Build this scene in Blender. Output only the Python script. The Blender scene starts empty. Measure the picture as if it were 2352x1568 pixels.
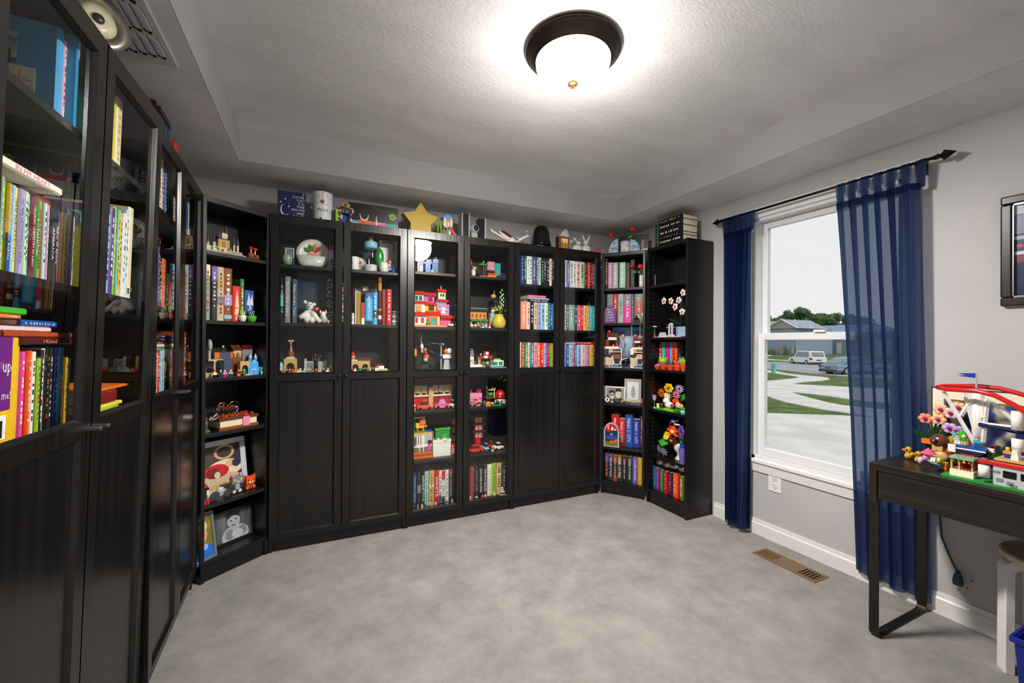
import bpy, math, random
from mathutils import Vector, Matrix
random.seed(7)
SC = bpy.context.scene
COL = SC.collection
# ------------------------------------------------------------------ camera (solved from the bookcases' known size)
IW, IH, FPX = 2352.0, 1568.0, 951.89
YAW, PIT, ROL = .4398, .0027, .0061
CAM = Vector((.2536, -2.8438, 1.2614))
_f = Vector((math.sin(YAW)*math.cos(PIT), math.cos(YAW)*math.cos(PIT), math.sin(PIT)))
_r = Vector((math.cos(YAW), -math.sin(YAW), 0)); _u = _r.cross(_f)
CR = _r*math.cos(ROL)+_u*math.sin(ROL); CU = _u*math.cos(ROL)-_r*math.sin(ROL); CF = _f
cd = bpy.data.cameras.new('camera'); cam = bpy.data.objects.new('camera', cd); COL.objects.link(cam)
cd.sensor_width = 36; cd.lens = FPX*36/IW; cd.clip_start = .02; cd.clip_end = 500
m = Matrix((CR, CU, -CF)).transposed().to_4x4(); m.translation = CAM; cam.matrix_world = m
SC.camera = cam
# ------------------------------------------------------------------ exposure, world, lights
vs = SC.view_settings
vs.view_transform = 'Standard'; vs.look = 'None'; vs.exposure = 0.0; vs.gamma = 1; vs.use_curve_mapping = False
W = bpy.data.worlds.new('overcast_sky'); SC.world = W; W.use_nodes = True
nt = W.node_tree; bg = nt.nodes['Background']
tc = nt.nodes.new('ShaderNodeTexCoord'); sep = nt.nodes.new('ShaderNodeSeparateXYZ'); rp = nt.nodes.new('ShaderNodeValToRGB')
nt.links.new(tc.outputs['Generated'], sep.inputs[0]); nt.links.new(sep.outputs['Z'], rp.inputs[0]); nt.links.new(rp.outputs[0], bg.inputs[0])
rp.color_ramp.elements[0].position = .0; rp.color_ramp.elements[0].color = (.86, .84, .85, 1)
rp.color_ramp.elements[1].position = .6; rp.color_ramp.elements[1].color = (.74, .76, .78, 1)
bg.inputs[1].default_value = 1.1
def light(name, typ, loc, energy, color=(1, 1, 1), size=.1, rot=None, size_y=None):
    l = bpy.data.lights.new(name, typ); l.energy = energy; l.color = color
    if typ == 'AREA':
        l.size = size
        l.shape = 'DISK'
    elif typ == 'SUN': l.angle = size
    else: l.shadow_soft_size = size
    o = bpy.data.objects.new(name, l); COL.objects.link(o); o.location = loc
    if rot is not None: o.rotation_euler = rot
    return o
# the open sky outside the window: the world above and a soft hazy sun
light('sun_offscreen', 'SUN', (9, -6, 8), 1.3, (1, .97, .92), .6, (math.radians(38), math.radians(24), 0))
# ------------------------------------------------------------------ colour and materials
HEX = dict(black='0c0c0e', charcoal='26272b', darkgrey='3c3e42', grey='7d8085', slate='4a5468', lightgrey='a9adb1', silver='b9bcc0',
 white='e6e4e0', cream='e3d8b8', ivory='ece4cf', beige='cdb894', tan='c9a56a', gold='b98a2c', mustard='c99a1c', yellow='e8b91e', lemon='e9da4e',
 orange='e0701a', brightorange='f0561a', rust='a8431f', salmon='ee8a66', peach='f0b98a', pink='e88aa8', palepink='edc0c4', rose='d9567a', hotpink='e0489c', magenta='a8247c',
 red='c41a1c', scarlet='e0241a', darkred='7c1418', maroon='4f1218', brown='5d3220', darkbrown='33201a', chestnut='8a4a22', terracotta='c8491e',
 purple='5a3a86', violet='6a57ab', lavender='a79bcb', lilac='c2a8d6', mauve='bf8fae', plum='42203f', navy='1b2450', blue='1f4fa0', brightblue='1f6fd0', cobalt='2238a0',
 cyan='2ea7d8', lightblue='8fc3e0', paleblue='c6dbe6', sky='4aa6e2', turquoise='2aa9a0', teal='1f7f80', darkteal='15454a', aqua='7fd2d4', mint='93cdb8', palegreen='c2d6b2',
 green='2c8c3a', brightgreen='3fae2a', lime='8fc52c', olive='6a6f2c', darkgreen='14442a', forest='0f3320', sage='8ba58c', skin='e3a878')
def lin(h):
    if isinstance(h, tuple): return h
    h = HEX.get(h, h); v = [int(h[i:i+2], 16)/255 for i in (0, 2, 4)]
    return tuple(c/12.92 if c <= .04045 else ((c+.055)/1.055)**2.4 for c in v)
_mats = {}
def node_mat(name):
    m = bpy.data.materials.new(name); m.use_nodes = True
    return m, m.node_tree, m.node_tree.nodes['Principled BSDF']
def pm(color, rough=.45, metal=0., vary=.12, scale=30., alpha=1., trans=0., emit=0.):
    """plain painted / plastic / paper material with a faint procedural variation"""
    k = (color, rough, metal, vary, scale, alpha, trans, emit)
    if k in _mats: return _mats[k]
    m, t, b = node_mat('mat_%s' % (color if isinstance(color, str) else 'mix'))
    c = lin(color)
    n = t.nodes.new('ShaderNodeTexNoise'); n.inputs['Scale'].default_value = scale; n.inputs['Detail'].default_value = 3
    tcn = t.nodes.new('ShaderNodeTexCoord'); t.links.new(tcn.outputs['Object'], n.inputs['Vector'])
    r = t.nodes.new('ShaderNodeValToRGB')
    r.color_ramp.elements[0].position = .3; r.color_ramp.elements[1].position = .7
    r.color_ramp.elements[0].color = tuple(x*(1-vary) for x in c)+(1,)
    r.color_ramp.elements[1].color = tuple(min(1, x*(1+vary)) for x in c)+(1,)
    t.links.new(n.outputs[0], r.inputs[0]); t.links.new(r.outputs[0], b.inputs['Base Color'])
    b.inputs['Roughness'].default_value = rough; b.inputs['Metallic'].default_value = metal
    if trans: b.inputs['Transmission Weight'].default_value = trans
    if emit: b.inputs['Emission Color'].default_value = c+(1,); b.inputs['Emission Strength'].default_value = emit
    _mats[k] = m; return m
def noise_mat(name, c1, c2, scale, rough, bump=0., bscale=None, stretch=(1, 1, 1), detail=5, bdist=.002, lo=.35, hi=.65, spec=None):
    m, t, b = node_mat(name)
    tcn = t.nodes.new('ShaderNodeTexCoord'); mp = t.nodes.new('ShaderNodeMapping'); mp.inputs['Scale'].default_value = stretch
    t.links.new(tcn.outputs['Object'], mp.inputs[0])
    n = t.nodes.new('ShaderNodeTexNoise'); n.inputs['Scale'].default_value = scale; n.inputs['Detail'].default_value = detail
    t.links.new(mp.outputs[0], n.inputs['Vector'])
    r = t.nodes.new('ShaderNodeValToRGB'); r.color_ramp.elements[0].position = lo; r.color_ramp.elements[1].position = hi
    r.color_ramp.elements[0].color = lin(c1)+(1,); r.color_ramp.elements[1].color = lin(c2)+(1,)
    t.links.new(n.outputs[0], r.inputs[0]); t.links.new(r.outputs[0], b.inputs['Base Color'])
    b.inputs['Roughness'].default_value = rough
    if spec is not None: b.inputs['Specular IOR Level'].default_value = spec
    if bump:
        n2 = t.nodes.new('ShaderNodeTexNoise'); n2.inputs['Scale'].default_value = bscale or scale; n2.inputs['Detail'].default_value = detail
        t.links.new(mp.outputs[0], n2.inputs['Vector'])
        bp = t.nodes.new('ShaderNodeBump'); bp.inputs['Strength'].default_value = bump; bp.inputs['Distance'].default_value = bdist
        t.links.new(n2.outputs[0], bp.inputs['Height']); t.links.new(bp.outputs[0], b.inputs['Normal'])
    return m
def glass_mat(name, tint=(.96, .98, .97), boost=1.):
    m, t, b = node_mat(name); t.nodes.remove(b)
    out = t.nodes['Material Output']; tr = t.nodes.new('ShaderNodeBsdfTransparent'); gl = t.nodes.new('ShaderNodeBsdfGlossy')
    lw = t.nodes.new('ShaderNodeLayerWeight'); pw = t.nodes.new('ShaderNodeMath'); ma = t.nodes.new('ShaderNodeMath'); mx = t.nodes.new('ShaderNodeMixShader')
    lw.inputs[0].default_value = .5; pw.operation = 'POWER'; pw.inputs[1].default_value = 5; ma.operation = 'MULTIPLY_ADD'; ma.inputs[1].default_value = .7*boost; ma.inputs[2].default_value = .05*boost
    tr.inputs[0].default_value = tint+(1,); gl.inputs['Roughness'].default_value = .005
    t.links.new(lw.outputs['Facing'], pw.inputs[0]); t.links.new(pw.outputs[0], ma.inputs[0])
    t.links.new(ma.outputs[0], mx.inputs[0]); t.links.new(tr.outputs[0], mx.inputs[1]); t.links.new(gl.outputs[0], mx.inputs[2])
    t.links.new(mx.outputs[0], out.inputs[0]); return m
M_WOOD = noise_mat('black_brown_veneer', '0a0a0b', '121112', 5, .36, .25, 7, (14, 14, .7), 6, .0012)
M_DOOR = noise_mat('black_stained_ash', '0a0a0b', '141312', 5, .3, .45, 6, (12, 12, .5), 7, .0015)
M_PANEL = noise_mat('black_grained_panel', '080809', '131212', 4, .24, .3, 5, (9, 9, .35), 7, .0015)
M_INNER = noise_mat('black_carcass_inside', '0a0a0b', '121112', 8, .5, .1, 9, (6, 6, 1), 4, .001)
M_GLASS = glass_mat('cabinet_glass')
M_WGLASS = glass_mat('window_glass', (.97, .98, .98))
M_STEEL = pm('silver', .25, 1., .05)
M_WALL = noise_mat('grey_wall_paint', 'b4b2b4', 'bab8ba', 3, .62, .12, 140, (1, 1, 1), 4, .001)
M_CEIL = noise_mat('textured_white_ceiling', 'd6d5d6', 'dfdedf', 2, .75, .6, 48, (1, 2.4, 1), 3, .005, .4, .6)
M_TRIM = pm('e4e2e1', .4, 0, .02)
M_PAGE = noise_mat('page_edges', 'd8cfb6', 'efe8d4', 12, .8, .2, 300, (1, 1, 1), 2, .0005)
M_CARPET = noise_mat('grey_carpet', 'a6a19e', 'd0cbc7', 5, .95, 1., 330, (1, 1, 1), 14, .012, .3, .66)
for _n in M_CARPET.node_tree.nodes:
    if _n.type == 'TEX_NOISE': _n.inputs['Roughness'].default_value = .72
# ------------------------------------------------------------------ mesh helpers
class MB:
    def __init__(s): s.v = []; s.f = []
    def add(s, vs, fs):
        o = len(s.v); s.v += [tuple(v) for v in vs]; s.f += [tuple(i+o for i in f) for f in fs]; return s
    def box(s, x0, x1, y0, y1, z0, z1):
        return s.add([(x0, y0, z0), (x1, y0, z0), (x1, y1, z0), (x0, y1, z0), (x0, y0, z1), (x1, y0, z1), (x1, y1, z1), (x0, y1, z1)],
                     [(0, 3, 2, 1), (4, 5, 6, 7), (0, 1, 5, 4), (1, 2, 6, 5), (2, 3, 7, 6), (3, 0, 4, 7)])
    def prism(s, poly, a, b, ax='y'):
        """poly in the plane across axis ax, pushed from a to b.  ax y: (x,z)  ax z: (x,y)  ax x: (y,z)"""
        g = {'y': lambda p, t: (p[0], t, p[1]), 'z': lambda p, t: (p[0], p[1], t), 'x': lambda p, t: (t, p[0], p[1])}[ax]
        n = len(poly); vs = [g(p, a) for p in poly]+[g(p, b) for p in poly]
        fs = [tuple(range(n)), tuple(range(2*n-1, n-1, -1))]+[(i, n+i, n+(i+1) % n, (i+1) % n) for i in range(n)]
        return s.add(vs, fs)
    def lathe(s, prof, n=16, c=(0, 0, 0), ax='z'):
        g = {'z': lambda r, h, ca, sa: (c[0]+r*ca, c[1]+r*sa, c[2]+h), 'y': lambda r, h, ca, sa: (c[0]+r*ca, c[1]+h, c[2]+r*sa),
             'x': lambda r, h, ca, sa: (c[0]+h, c[1]+r*ca, c[2]+r*sa)}[ax]
        vs = [g(r, h, math.cos(2*math.pi*i/n), math.sin(2*math.pi*i/n)) for r, h in prof for i in range(n)]
        fs = [(k*n+i, k*n+(i+1) % n, (k+1)*n+(i+1) % n, (k+1)*n+i) for k in range(len(prof)-1) for i in range(n)]
        if prof[0][0] > 1e-6: fs.append(tuple(range(n))[::-1])
        if prof[-1][0] > 1e-6: fs.append(tuple((len(prof)-1)*n+i for i in range(n)))
        return s.add(vs, fs)
    def cyl(s, x, y, z0, z1, r, n=10, r2=None): return s.lathe([(r, z0), (r if r2 is None else max(r2, 1e-5), z1)], n, (x, y, 0))
    def disc(s, x, z, r, y0, y1, n=14): return s.lathe([(r, y0), (r, y1)], n, (x, 0, z), 'y')
    def ball(s, x, y, z, rx, ry=None, rz=None, n=12, k=8):
        ry = rx if ry is None else ry; rz = rx if rz is None else rz
        vs = []; fs = []
        for j in range(k+1):
            a = math.pi*j/k-math.pi/2
            for i in range(n):
                b = 2*math.pi*i/n; vs.append((x+rx*math.cos(a)*math.cos(b), y+ry*math.cos(a)*math.sin(b), z+rz*math.sin(a)))
        for j in range(k):
            for i in range(n): fs.append((j*n+i, j*n+(i+1) % n, (j+1)*n+(i+1) % n, (j+1)*n+i))
        return s.add(vs, fs)
    def tube(s, pts, r, n=6, r2=None):
        pts = [Vector(p) for p in pts]; rings = []
        for i, p in enumerate(pts):
            d = (pts[min(i+1, len(pts)-1)]-pts[max(i-1, 0)]).normalized()
            a = d.cross(Vector((0, 0, 1)));
            if a.length < .1: a = d.cross(Vector((1, 0, 0)))
            a.normalize(); b = d.cross(a)
            rr = r if r2 is None else r+(r2-r)*i/(len(pts)-1)
            rings.append([p+a*rr*math.cos(2*math.pi*k/n)+b*rr*math.sin(2*math.pi*k/n) for k in range(n)])
        vs = [v for q in rings for v in q]
        fs = [(i*n+k, i*n+(k+1) % n, (i+1)*n+(k+1) % n, (i+1)*n+k) for i in range(len(pts)-1) for k in range(n)]
        fs += [tuple(range(n))[::-1], tuple((len(pts)-1)*n+k for k in range(n))]
        return s.add(vs, fs)
    def xf(s, M):
        s.v = [tuple(M @ Vector(v)) for v in s.v]; return s
    def build(s, name, mat, parent=None, loc=None, rz=0., smooth=False, bevel=0.):
        me = bpy.data.meshes.new(name); me.from_pydata(s.v, [], s.f); me.update()
        if smooth: me.polygons.foreach_set('use_smooth', [True]*len(me.polygons))
        me.materials.append(mat if not isinstance(mat, str) else pm(mat))
        return put(name, me, parent, loc, rz, bevel)
def put(name, me, parent=None, loc=None, rz=0., bevel=0.):
    o = bpy.data.objects.new(name, me); COL.objects.link(o)
    if parent is not None: o.parent = parent
    if loc is not None: o.location = loc
    o.rotation_euler = (getattr(rz, 'lean', 0.), 0, rz)
    if bevel:
        b = o.modifiers.new('edge', 'BEVEL'); b.width = bevel; b.segments = 2; b.limit_method = 'ANGLE'
    return o
def tag(o, label=None, cat=None, group=None, kind=None):
    if label: o['label'] = label
    if cat: o['category'] = cat
    if group: o['group'] = group
    if kind: o['kind'] = kind
    return o
def empty(name, loc, rz=0.):
    o = bpy.data.objects.new(name, None); o.empty_display_size = .05; COL.objects.link(o); o.location = loc; o.rotation_euler = (getattr(rz, 'lean', 0.), 0, rz); return o
def struct(mb, name, mat, parent=None, smooth=False, bevel=0.):
    o = mb.build(name, mat, parent, smooth=smooth, bevel=bevel)
    if parent is None: o['kind'] = 'structure'
    return o
_fonts = {}
def text_mesh(s, size=1.):
    """flat lettering as a mesh in the x-z plane facing -y, baseline at z=0, width returned"""
    k = s
    if k not in _fonts:
        c = bpy.data.curves.new('lettering', 'FONT'); c.body = s; c.resolution_u = 1; c.size = 1
        o = bpy.data.objects.new('lettering', c); COL.objects.link(o)
        me = bpy.data.meshes.new_from_object(o.evaluated_get(bpy.context.evaluated_depsgraph_get()))
        bpy.data.objects.remove(o); bpy.data.curves.remove(c)
        vs = [tuple(v.co) for v in me.vertices]; fs = [tuple(p.vertices) for p in me.polygons]; bpy.data.meshes.remove(me)
        _fonts[k] = (vs, fs, min(v[0] for v in vs), max(v[0] for v in vs), min(v[1] for v in vs), max(v[1] for v in vs))
    return _fonts[k]
def letters(s, parent, color, cx, cz, w, h, y=-.0006, vert=False, name='lettering'):
    """lettering fitted into w x h centred at (cx,cz) on the plane y; vert: reads from top to bottom"""
    vs, fs, x0, x1, y0, y1 = text_mesh(s)
    mb = MB(); mx, my = (x0+x1)/2, (y0+y1)/2
    if vert: k1 = min(h/(x1-x0), w/(y1-y0)*1.6); k2 = min(k1*1.15, w/(y1-y0)); pts = [(cx+(b-my)*k2, y, cz-(a-mx)*k1) for a, b, _ in vs]
    else: k1 = min(w/(x1-x0), h/(y1-y0)*1.3); k2 = min(h/(y1-y0), k1*1.3); pts = [(cx+(a-mx)*k1, y, cz+(b-my)*k2) for a, b, _ in vs]
    mb.add(pts, fs); return mb.build(name, pm(color, .5, 0, .03), parent)
def scribble(parent, color, cx, cz, w, h, y=-.0006, vert=True, n=9, name='lettering'):
    """lettering too small to read in the photograph: a run of small marks"""
    mb = MB(); t = -h/2 if vert else -w/2; L = h/2 if vert else w/2; st = (2*L)/n
    while t < L-st*.3:
        a = st*random.uniform(.3, .85)
        q = random.uniform(.14, .3)*(w if vert else h)
        if vert: x0, x1, z0, z1 = cx-q, cx+q, cz-t-a, cz-t
        else: x0, x1, z0, z1 = cx+t, cx+t+a, cz-q, cz+q
        mb.add([(x0, y, z0), (x1, y, z0), (x1, y, z1), (x0, y, z1)], [(0, 1, 2, 3)]); t += st*random.choice((1, 1, 1.6))
    return tag(mb.build(name, pm(color, .5, 0, .03), parent), kind='stuff')
# ------------------------------------------------------------------ frames: u along a unit's front, d into it, z up
class Ang(float):
    lean = 0.
class Fr:
    def __init__(s, x, y, ang, lean=0., w=None):
        s.o = Vector((x, y, 0)); s.a = Ang(ang); s.a.lean = lean; s.w = w; v = Vector((-math.sin(ang), math.cos(ang), 0)); up = Vector((0, 0, 1))
        s.U = Vector((math.cos(ang), math.sin(ang), 0)); s.V = v*math.cos(lean)+up*math.sin(lean); s.Wv = up*math.cos(lean)-v*math.sin(lean)
    def P(s, u, d, z): return s.o+s.U*u+s.V*d+s.Wv*z
    def u(s, px, d, z):
        k = (px-IW/2)/FPX; e = s.P(0, d, z)-CAM
        return (k*e.dot(CF)-e.dot(CR))/(s.U.dot(CR)-k*s.U.dot(CF))
    def z(s, py, u, d):
        k = (IH/2-py)/FPX; e = s.P(u, d, 0)-CAM
        return (k*e.dot(CF)-e.dot(CU))/(s.Wv.dot(CU)-k*s.Wv.dot(CF))
def ray(px, py): return CF+CR*((px-IW/2)/FPX)-CU*((py-IH/2)/FPX)
def on(px, py, ax, val):
    d = ray(px, py); t = (val-CAM[ax])/d[ax]; return CAM+d*t
# ================================================================== the room
WR, WB, WL, WF = 2.9156, .316, -.60, -3.45          # right, back, left, front wall faces
ZS, ZT = 2.274, 2.459                               # soffit and raised ceiling
TX0, TX1, TY1, TY0 = -.154, 2.51, -.091, -3.0       # raised tray
struct(MB().box(WL-.2, WR+.15, WF-.2, WB+.2, -.12, 0), 'floor', M_CARPET)
struct(MB().box(WL-.15, WR+.15, WB, WB+.12, 0, 2.75), 'wall_back', M_WALL)
struct(MB().box(WL-.12, WL, WF-.1, WB, 0, 2.75), 'wall_left', M_WALL)
struct(MB().box(WL, WR, WF-.12, WF, 0, 2.75), 'wall_front', M_WALL)
WY0, WY1, WZ0, WZ1 = -1.80, -1.0, .50, 2.10       # window opening
b = MB(); X0, X1 = WR, WR+.14
b.box(X0, X1, WF, WY0, 0, 2.75).box(X0, X1, WY1, WB, 0, 2.75).box(X0, X1, WY0, WY1, 0, WZ0).box(X0, X1, WY0, WY1, WZ1, 2.75)
struct(b, 'wall_right', M_WALL)
b = MB().box(TX0-.02, TX1+.02, TY0-.02, TY1+.02, ZT, ZT+.05)
struct(b, 'ceiling', M_CEIL)
b = MB().box(WL, TX0, WF, WB, ZS, ZT+.02).box(TX1, WR, WF, WB, ZS, ZT+.02).box(TX0, TX1, TY1, WB, ZS, ZT+.02).box(TX0, TX1, WF, TY0, ZS, ZT+.02)
struct(b, 'ceiling', M_CEIL)
b = MB(); e = .004
b.box(TX0, TX0+e, TY0, TY1, ZS, ZT).box(TX1-e, TX1, TY0, TY1, ZS, ZT).box(TX0, TX1, TY1-e, TY1, ZS, ZT).box(TX0, TX1, TY0, TY0+e, ZS, ZT)
struct(b, 'trim_1', M_WALL)
def base_prof(t=.014, h=.10): return [(0, 0), (t, 0), (t, h*.72), (t*.6, h*.8), (t*.5, h), (0, h)]
struct(MB().prism([(WR-x, z) for x, z in base_prof()], WF, -.716, 'y').add([], []), 'baseboard_right', M_TRIM)
b = MB(); b.prism([(WL+x, z) for x, z in base_prof()], WF, WB, 'y'); struct(b, 'baseboard_left', M_TRIM)
struct(MB().prism([(WF+x, z) for x, z in base_prof()], WL+.02, WR-.02, 'x'), 'baseboard_front', M_TRIM)
# a white panelled door in the wall behind the camera
b = MB().box(1.3, 2.12, WF, WF+.03, 0, 2.03); dr = struct(b, 'door_1', M_TRIM)
for x in (1.38, 1.76):
    for z0, z1 in ((.15, .95), (1.1, 1.9)): MB().box(x, x+.28, WF+.028, WF+.038, z0, z1).build('door_panel', M_TRIM, dr, bevel=.005)
MB().lathe([(.012, 0), (.012, .04), (.028, .05), (.028, .07), (.01, .08)], 14, (1.36, WF+.03, .95), 'y').build('door_knob', M_STEEL, dr, smooth=True)
b = MB().box(1.21, 1.3, WF, WF+.02, 0, 2.12).box(2.12, 2.21, WF, WF+.02, 0, 2.12).box(1.3, 2.12, WF, WF+.02, 2.03, 2.12); struct(b, 'trim_2', M_TRIM)
# ---- window: casing, frame, two sashes
wroot = empty('window_1', (WR, 0, 0)); wroot['kind'] = 'structure'
FRM = pm('d9dbde', .35, 0, .02)
c = .068
b = MB().box(-.018, 0, WY0-c, WY0, WZ0-.01, WZ1+c).box(-.018, 0, WY1, WY1+c, WZ0-.01, WZ1+c).box(-.018, 0, WY0, WY1, WZ1, WZ1+c)
b.build('window_casing', M_TRIM, wroot, bevel=.004)
b = MB().box(-.03, .05, WY0-c, WY1+c, WZ0-.022, WZ0).prism([(-.02, WZ0-.022), (0, WZ0-.022), (0, WZ0-.085), (-.01, WZ0-.085)], WY0-c+.01, WY1+c-.01, 'y')
b.build('window_sill', M_TRIM, wroot, bevel=.003)
b = MB()                                              # jamb liner
b.box(0, .13, WY0, WY0+.02, WZ0, WZ1).box(0, .13, WY1-.02, WY1, WZ0, WZ1).box(0, .13, WY0, WY1, WZ1-.02, WZ1).box(0, .13, WY0, WY1, WZ0, WZ0+.02)
b.build('window_frame', FRM, wroot)
def sash(z0, z1, x, bot, top, st):
    y0, y1 = WY0+.02, WY1-.02
    b = MB().box(x, x+.035, y0, y0+st, z0, z1).box(x, x+.035, y1-st, y1, z0, z1).box(x, x+.035, y0+st, y1-st, z0, z0+bot).box(x, x+.035, y0+st, y1-st, z1-top, z1)
    s = b.build('sash', FRM, wroot, bevel=.003)
    MB().add([(x+.016, y0+st-.004, z0+bot-.004), (x+.016, y1-st+.004, z0+bot-.004), (x+.016, y1-st+.004, z1-top+.004), (x+.016, y0+st-.004, z1-top+.004)], [(0, 1, 2, 3)]).build('pane', M_WGLASS, s); return s
sash(1.30, WZ1-.02, .075, .035, .04, .034)
s = sash(WZ0+.02, 1.335, .035, .05, .045, .042)
MB().box(.02, .04, -1.43, -1.37, 1.335, 1.35).build('sash_lock', FRM, s)
MB().box(.033, .036, -1.62, -1.54, 1.297, 1.31).build('warning_sticker', 'mustard', s)
# ---- outlet, floor register, ceiling register
o = empty('wall_outlet', (WR, -1.159, .378)); tag(o, 'white double wall outlet below the window sill', 'outlet')
MB().box(-.006, 0, -.042, .042, -.062, .062).build('cover_plate', M_TRIM, o, bevel=.003)
for z in (-.024, .024):
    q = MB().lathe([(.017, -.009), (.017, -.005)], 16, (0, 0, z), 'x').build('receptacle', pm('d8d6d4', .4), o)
    MB().box(-.0095, -.0085, -.008, -.006, z+.001, z+.010).box(-.0095, -.0085, .006, .008, z+.001, z+.010).lathe([(.0025, -.0095), (.0025, -.0085)], 8, (0, 0, z-.008), 'x').build('slot_fill', 'charcoal', q)  # solid charcoal pieces, the dark of the plug openings put into their colour
o = empty('floor_register', (2.707, -1.37, 0)); tag(o, 'brown metal floor register set in the carpet under the window', 'register')
BRN = pm('7d6242', .45, .3, .06)
b = MB().box(-.066, .066, -.175, .175, 0, .004)
b.build('plate', BRN, o, bevel=.002)
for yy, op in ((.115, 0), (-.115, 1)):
    MB().box(-.04, .04, yy-.042, yy+.042, .0035, .0046).build('vent_backing', 'black' if op else pm('6b5436', .5, .3), o)  # backing plates, no real opening; the black one paints the duct's shade
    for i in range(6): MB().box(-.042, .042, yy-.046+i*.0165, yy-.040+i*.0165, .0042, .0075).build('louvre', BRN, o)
o = empty('ceiling_register', (-.345, -1.17, ZS)); tag(o, 'white louvred ceiling register above the bookcases by the left wall', 'register')
RW = pm('c9c9cf', .5, .1, .03)
MB().box(-.15, .13, -.24, .24, -.008, 0).build('plate', RW, o, bevel=.003)
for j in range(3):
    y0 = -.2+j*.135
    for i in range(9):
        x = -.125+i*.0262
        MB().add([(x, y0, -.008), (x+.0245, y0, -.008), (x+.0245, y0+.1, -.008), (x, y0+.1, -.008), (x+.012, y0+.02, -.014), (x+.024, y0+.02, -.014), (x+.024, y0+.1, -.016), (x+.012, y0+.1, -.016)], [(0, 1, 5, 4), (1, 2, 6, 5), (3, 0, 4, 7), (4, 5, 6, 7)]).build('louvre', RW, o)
        MB().prism([(x+.003, y0+.099), (x+.0245, y0+.099), (x+.02, y0+.117)], -.0162, -.0075, 'z').build('slot_fill', 'black', o)  # solid black wedge painted as the shade inside the vent gap
        MB().box(x+.0245, x+.0258, y0, y0+.1, -.0095, -.0078).build('slot_fill', 'black', o)  # black strip standing in for shade between the louvres
# ---- flush ceiling lamp
LX, LY = 1.19, -1.42
o = empty('ceiling_lamp', (LX, LY, ZT)); tag(o, 'flush ceiling lamp with dark bronze rim and frosted glass bowl', 'ceiling lamp')
BRZ = pm('3a302a', .35, .75, .08)
MB().lathe([(.192, 0), (.196, -.012), (.19, -.02), (.182, -.022), (.178, -.034), (.168, -.038), (.16, -.05), (.150, -.052), (.146, -.06), (.138, -.06)], 48).build('rim', BRZ, o, smooth=True)
bm_, bt, bb = node_mat('frosted_lamp_glass')
bb.inputs['Emission Color'].default_value = (1, .9, .7, 1); bb.inputs['Emission Strength'].default_value = 1.6
bb.inputs['Base Color'].default_value = (.9, .85, .7, 1); bb.inputs['Roughness'].default_value = .25
MB().lathe([(.152, -.05)]+[(.152*math.cos(a), -.056-.085*math.sin(a)) for a in [i*math.pi/2/9 for i in range(1, 10)]], 40).build('glass_bowl', bm_, o, smooth=True)
MB().lathe([(.006, -.138), (.022, -.141), (.020, -.146), (.009, -.149), (.007, -.156), (.009, -.16), (.006, -.166), (.001, -.168)], 20).build('finial', pm('6b3f24', .35, .7), o, smooth=True)
light('lamp_bulb', 'AREA', (LX, LY, ZT-.18), 84, (1, .95, .88), .26, (0, 0, 0))
light('lamp_bulb_glow', 'POINT', (LX, LY, ZT-.24), 19, (1, .95, .88), .13)
# ================================================================== bookcases
UT = .018
L_A = math.radians(92.3)
FL1 = Fr(-.3134, -1.8463, math.radians(89.37), .0277, .8); FL2 = Fr(-.2832, -1.034, L_A, .006, .8)
FB1, FB2, FB3 = Fr(0, 0, 0, 0, .8), Fr(.801, 0, 0, 0, .8), Fr(1.602, 0, 0, 0, .8)
FLC = Fr(-.283, -.225, math.atan2(.222, .28)); WLC = math.hypot(.28, .222)
FRC = Fr(2.430, .004, math.atan2(-.28, .216)); WRC = math.hypot(.216, .28)
FRE = Fr(2.645, -.302, -math.pi/2); WRE = .398
FLC.w = WLC; FRC.w = WRC; FRE.w = WRE
SH_L = [1.765, 1.392, 1.05]; SH_B1 = [1.727, 1.374, 1.055]; SH_B2 = [1.748, 1.368, 1.04, .786, .447]; SH_B3 = [1.715, 1.365, 1.048]
SH_LC = [1.735, 1.370, 1.064, .772, .397]; SH_RC = [1.722, 1.431, 1.057, .759, .393]; SH_RE = [1.719, 1.310, 1.06, .747, .386]
ZB = .105                                            # top of the bottom board
def bookcase(fr, w, label, shelves, dep=.28, doors=None, knob=None, H=2.02, zb=ZB, pins=False, back=True):
    o = empty('bookcase', fr.o, fr.a); tag(o, label, 'bookcase', 'black wooden bookcases around the room')
    for x in (0, w-UT): MB().box(x, x+UT, 0, dep, 0, H).build('side_panel', M_WOOD, o, bevel=.001)
    MB().box(UT, w-UT, .002, dep-.006, H-.03, H-.002).build('top_panel', M_WOOD, o, bevel=.001)
    MB().box(UT, w-UT, .002, dep-.006, zb-UT, zb).build('bottom_panel', M_WOOD, o)
    MB().box(UT, w-UT, .012, .028, 0, zb-UT).build('plinth', M_WOOD, o)
    MB().box(UT, w-UT, dep-.006, dep, 0, H-.01).build('back_panel', M_INNER, o)
    for z in shelves: MB().box(UT, w-UT, .006, dep-.006, z-.02, z).build('shelf', M_WOOD, o, bevel=.0015)
    if pins:
        p = MB()
        for z in [zb+.08+i*.032 for i in range(56)]:
            if min(abs(z-s+.01) for s in shelves) < .03: continue
            for d in (.045, .235):
                for x, s in ((UT, 1), (w-UT, -1)): p.lathe([(.0021, -.0004), (.0021, s*.0006)], 6, (x, d, z), 'x')
        tag(p.build('shelf_pin_holes', pm('c8c8c8', .4), o), kind='stuff')
    if doors:
        hw = w/2
        for k in range(2): door(o, k*hw+.003, (k+1)*hw-.003, .083, H, doors, knob, k)
    return o
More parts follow.
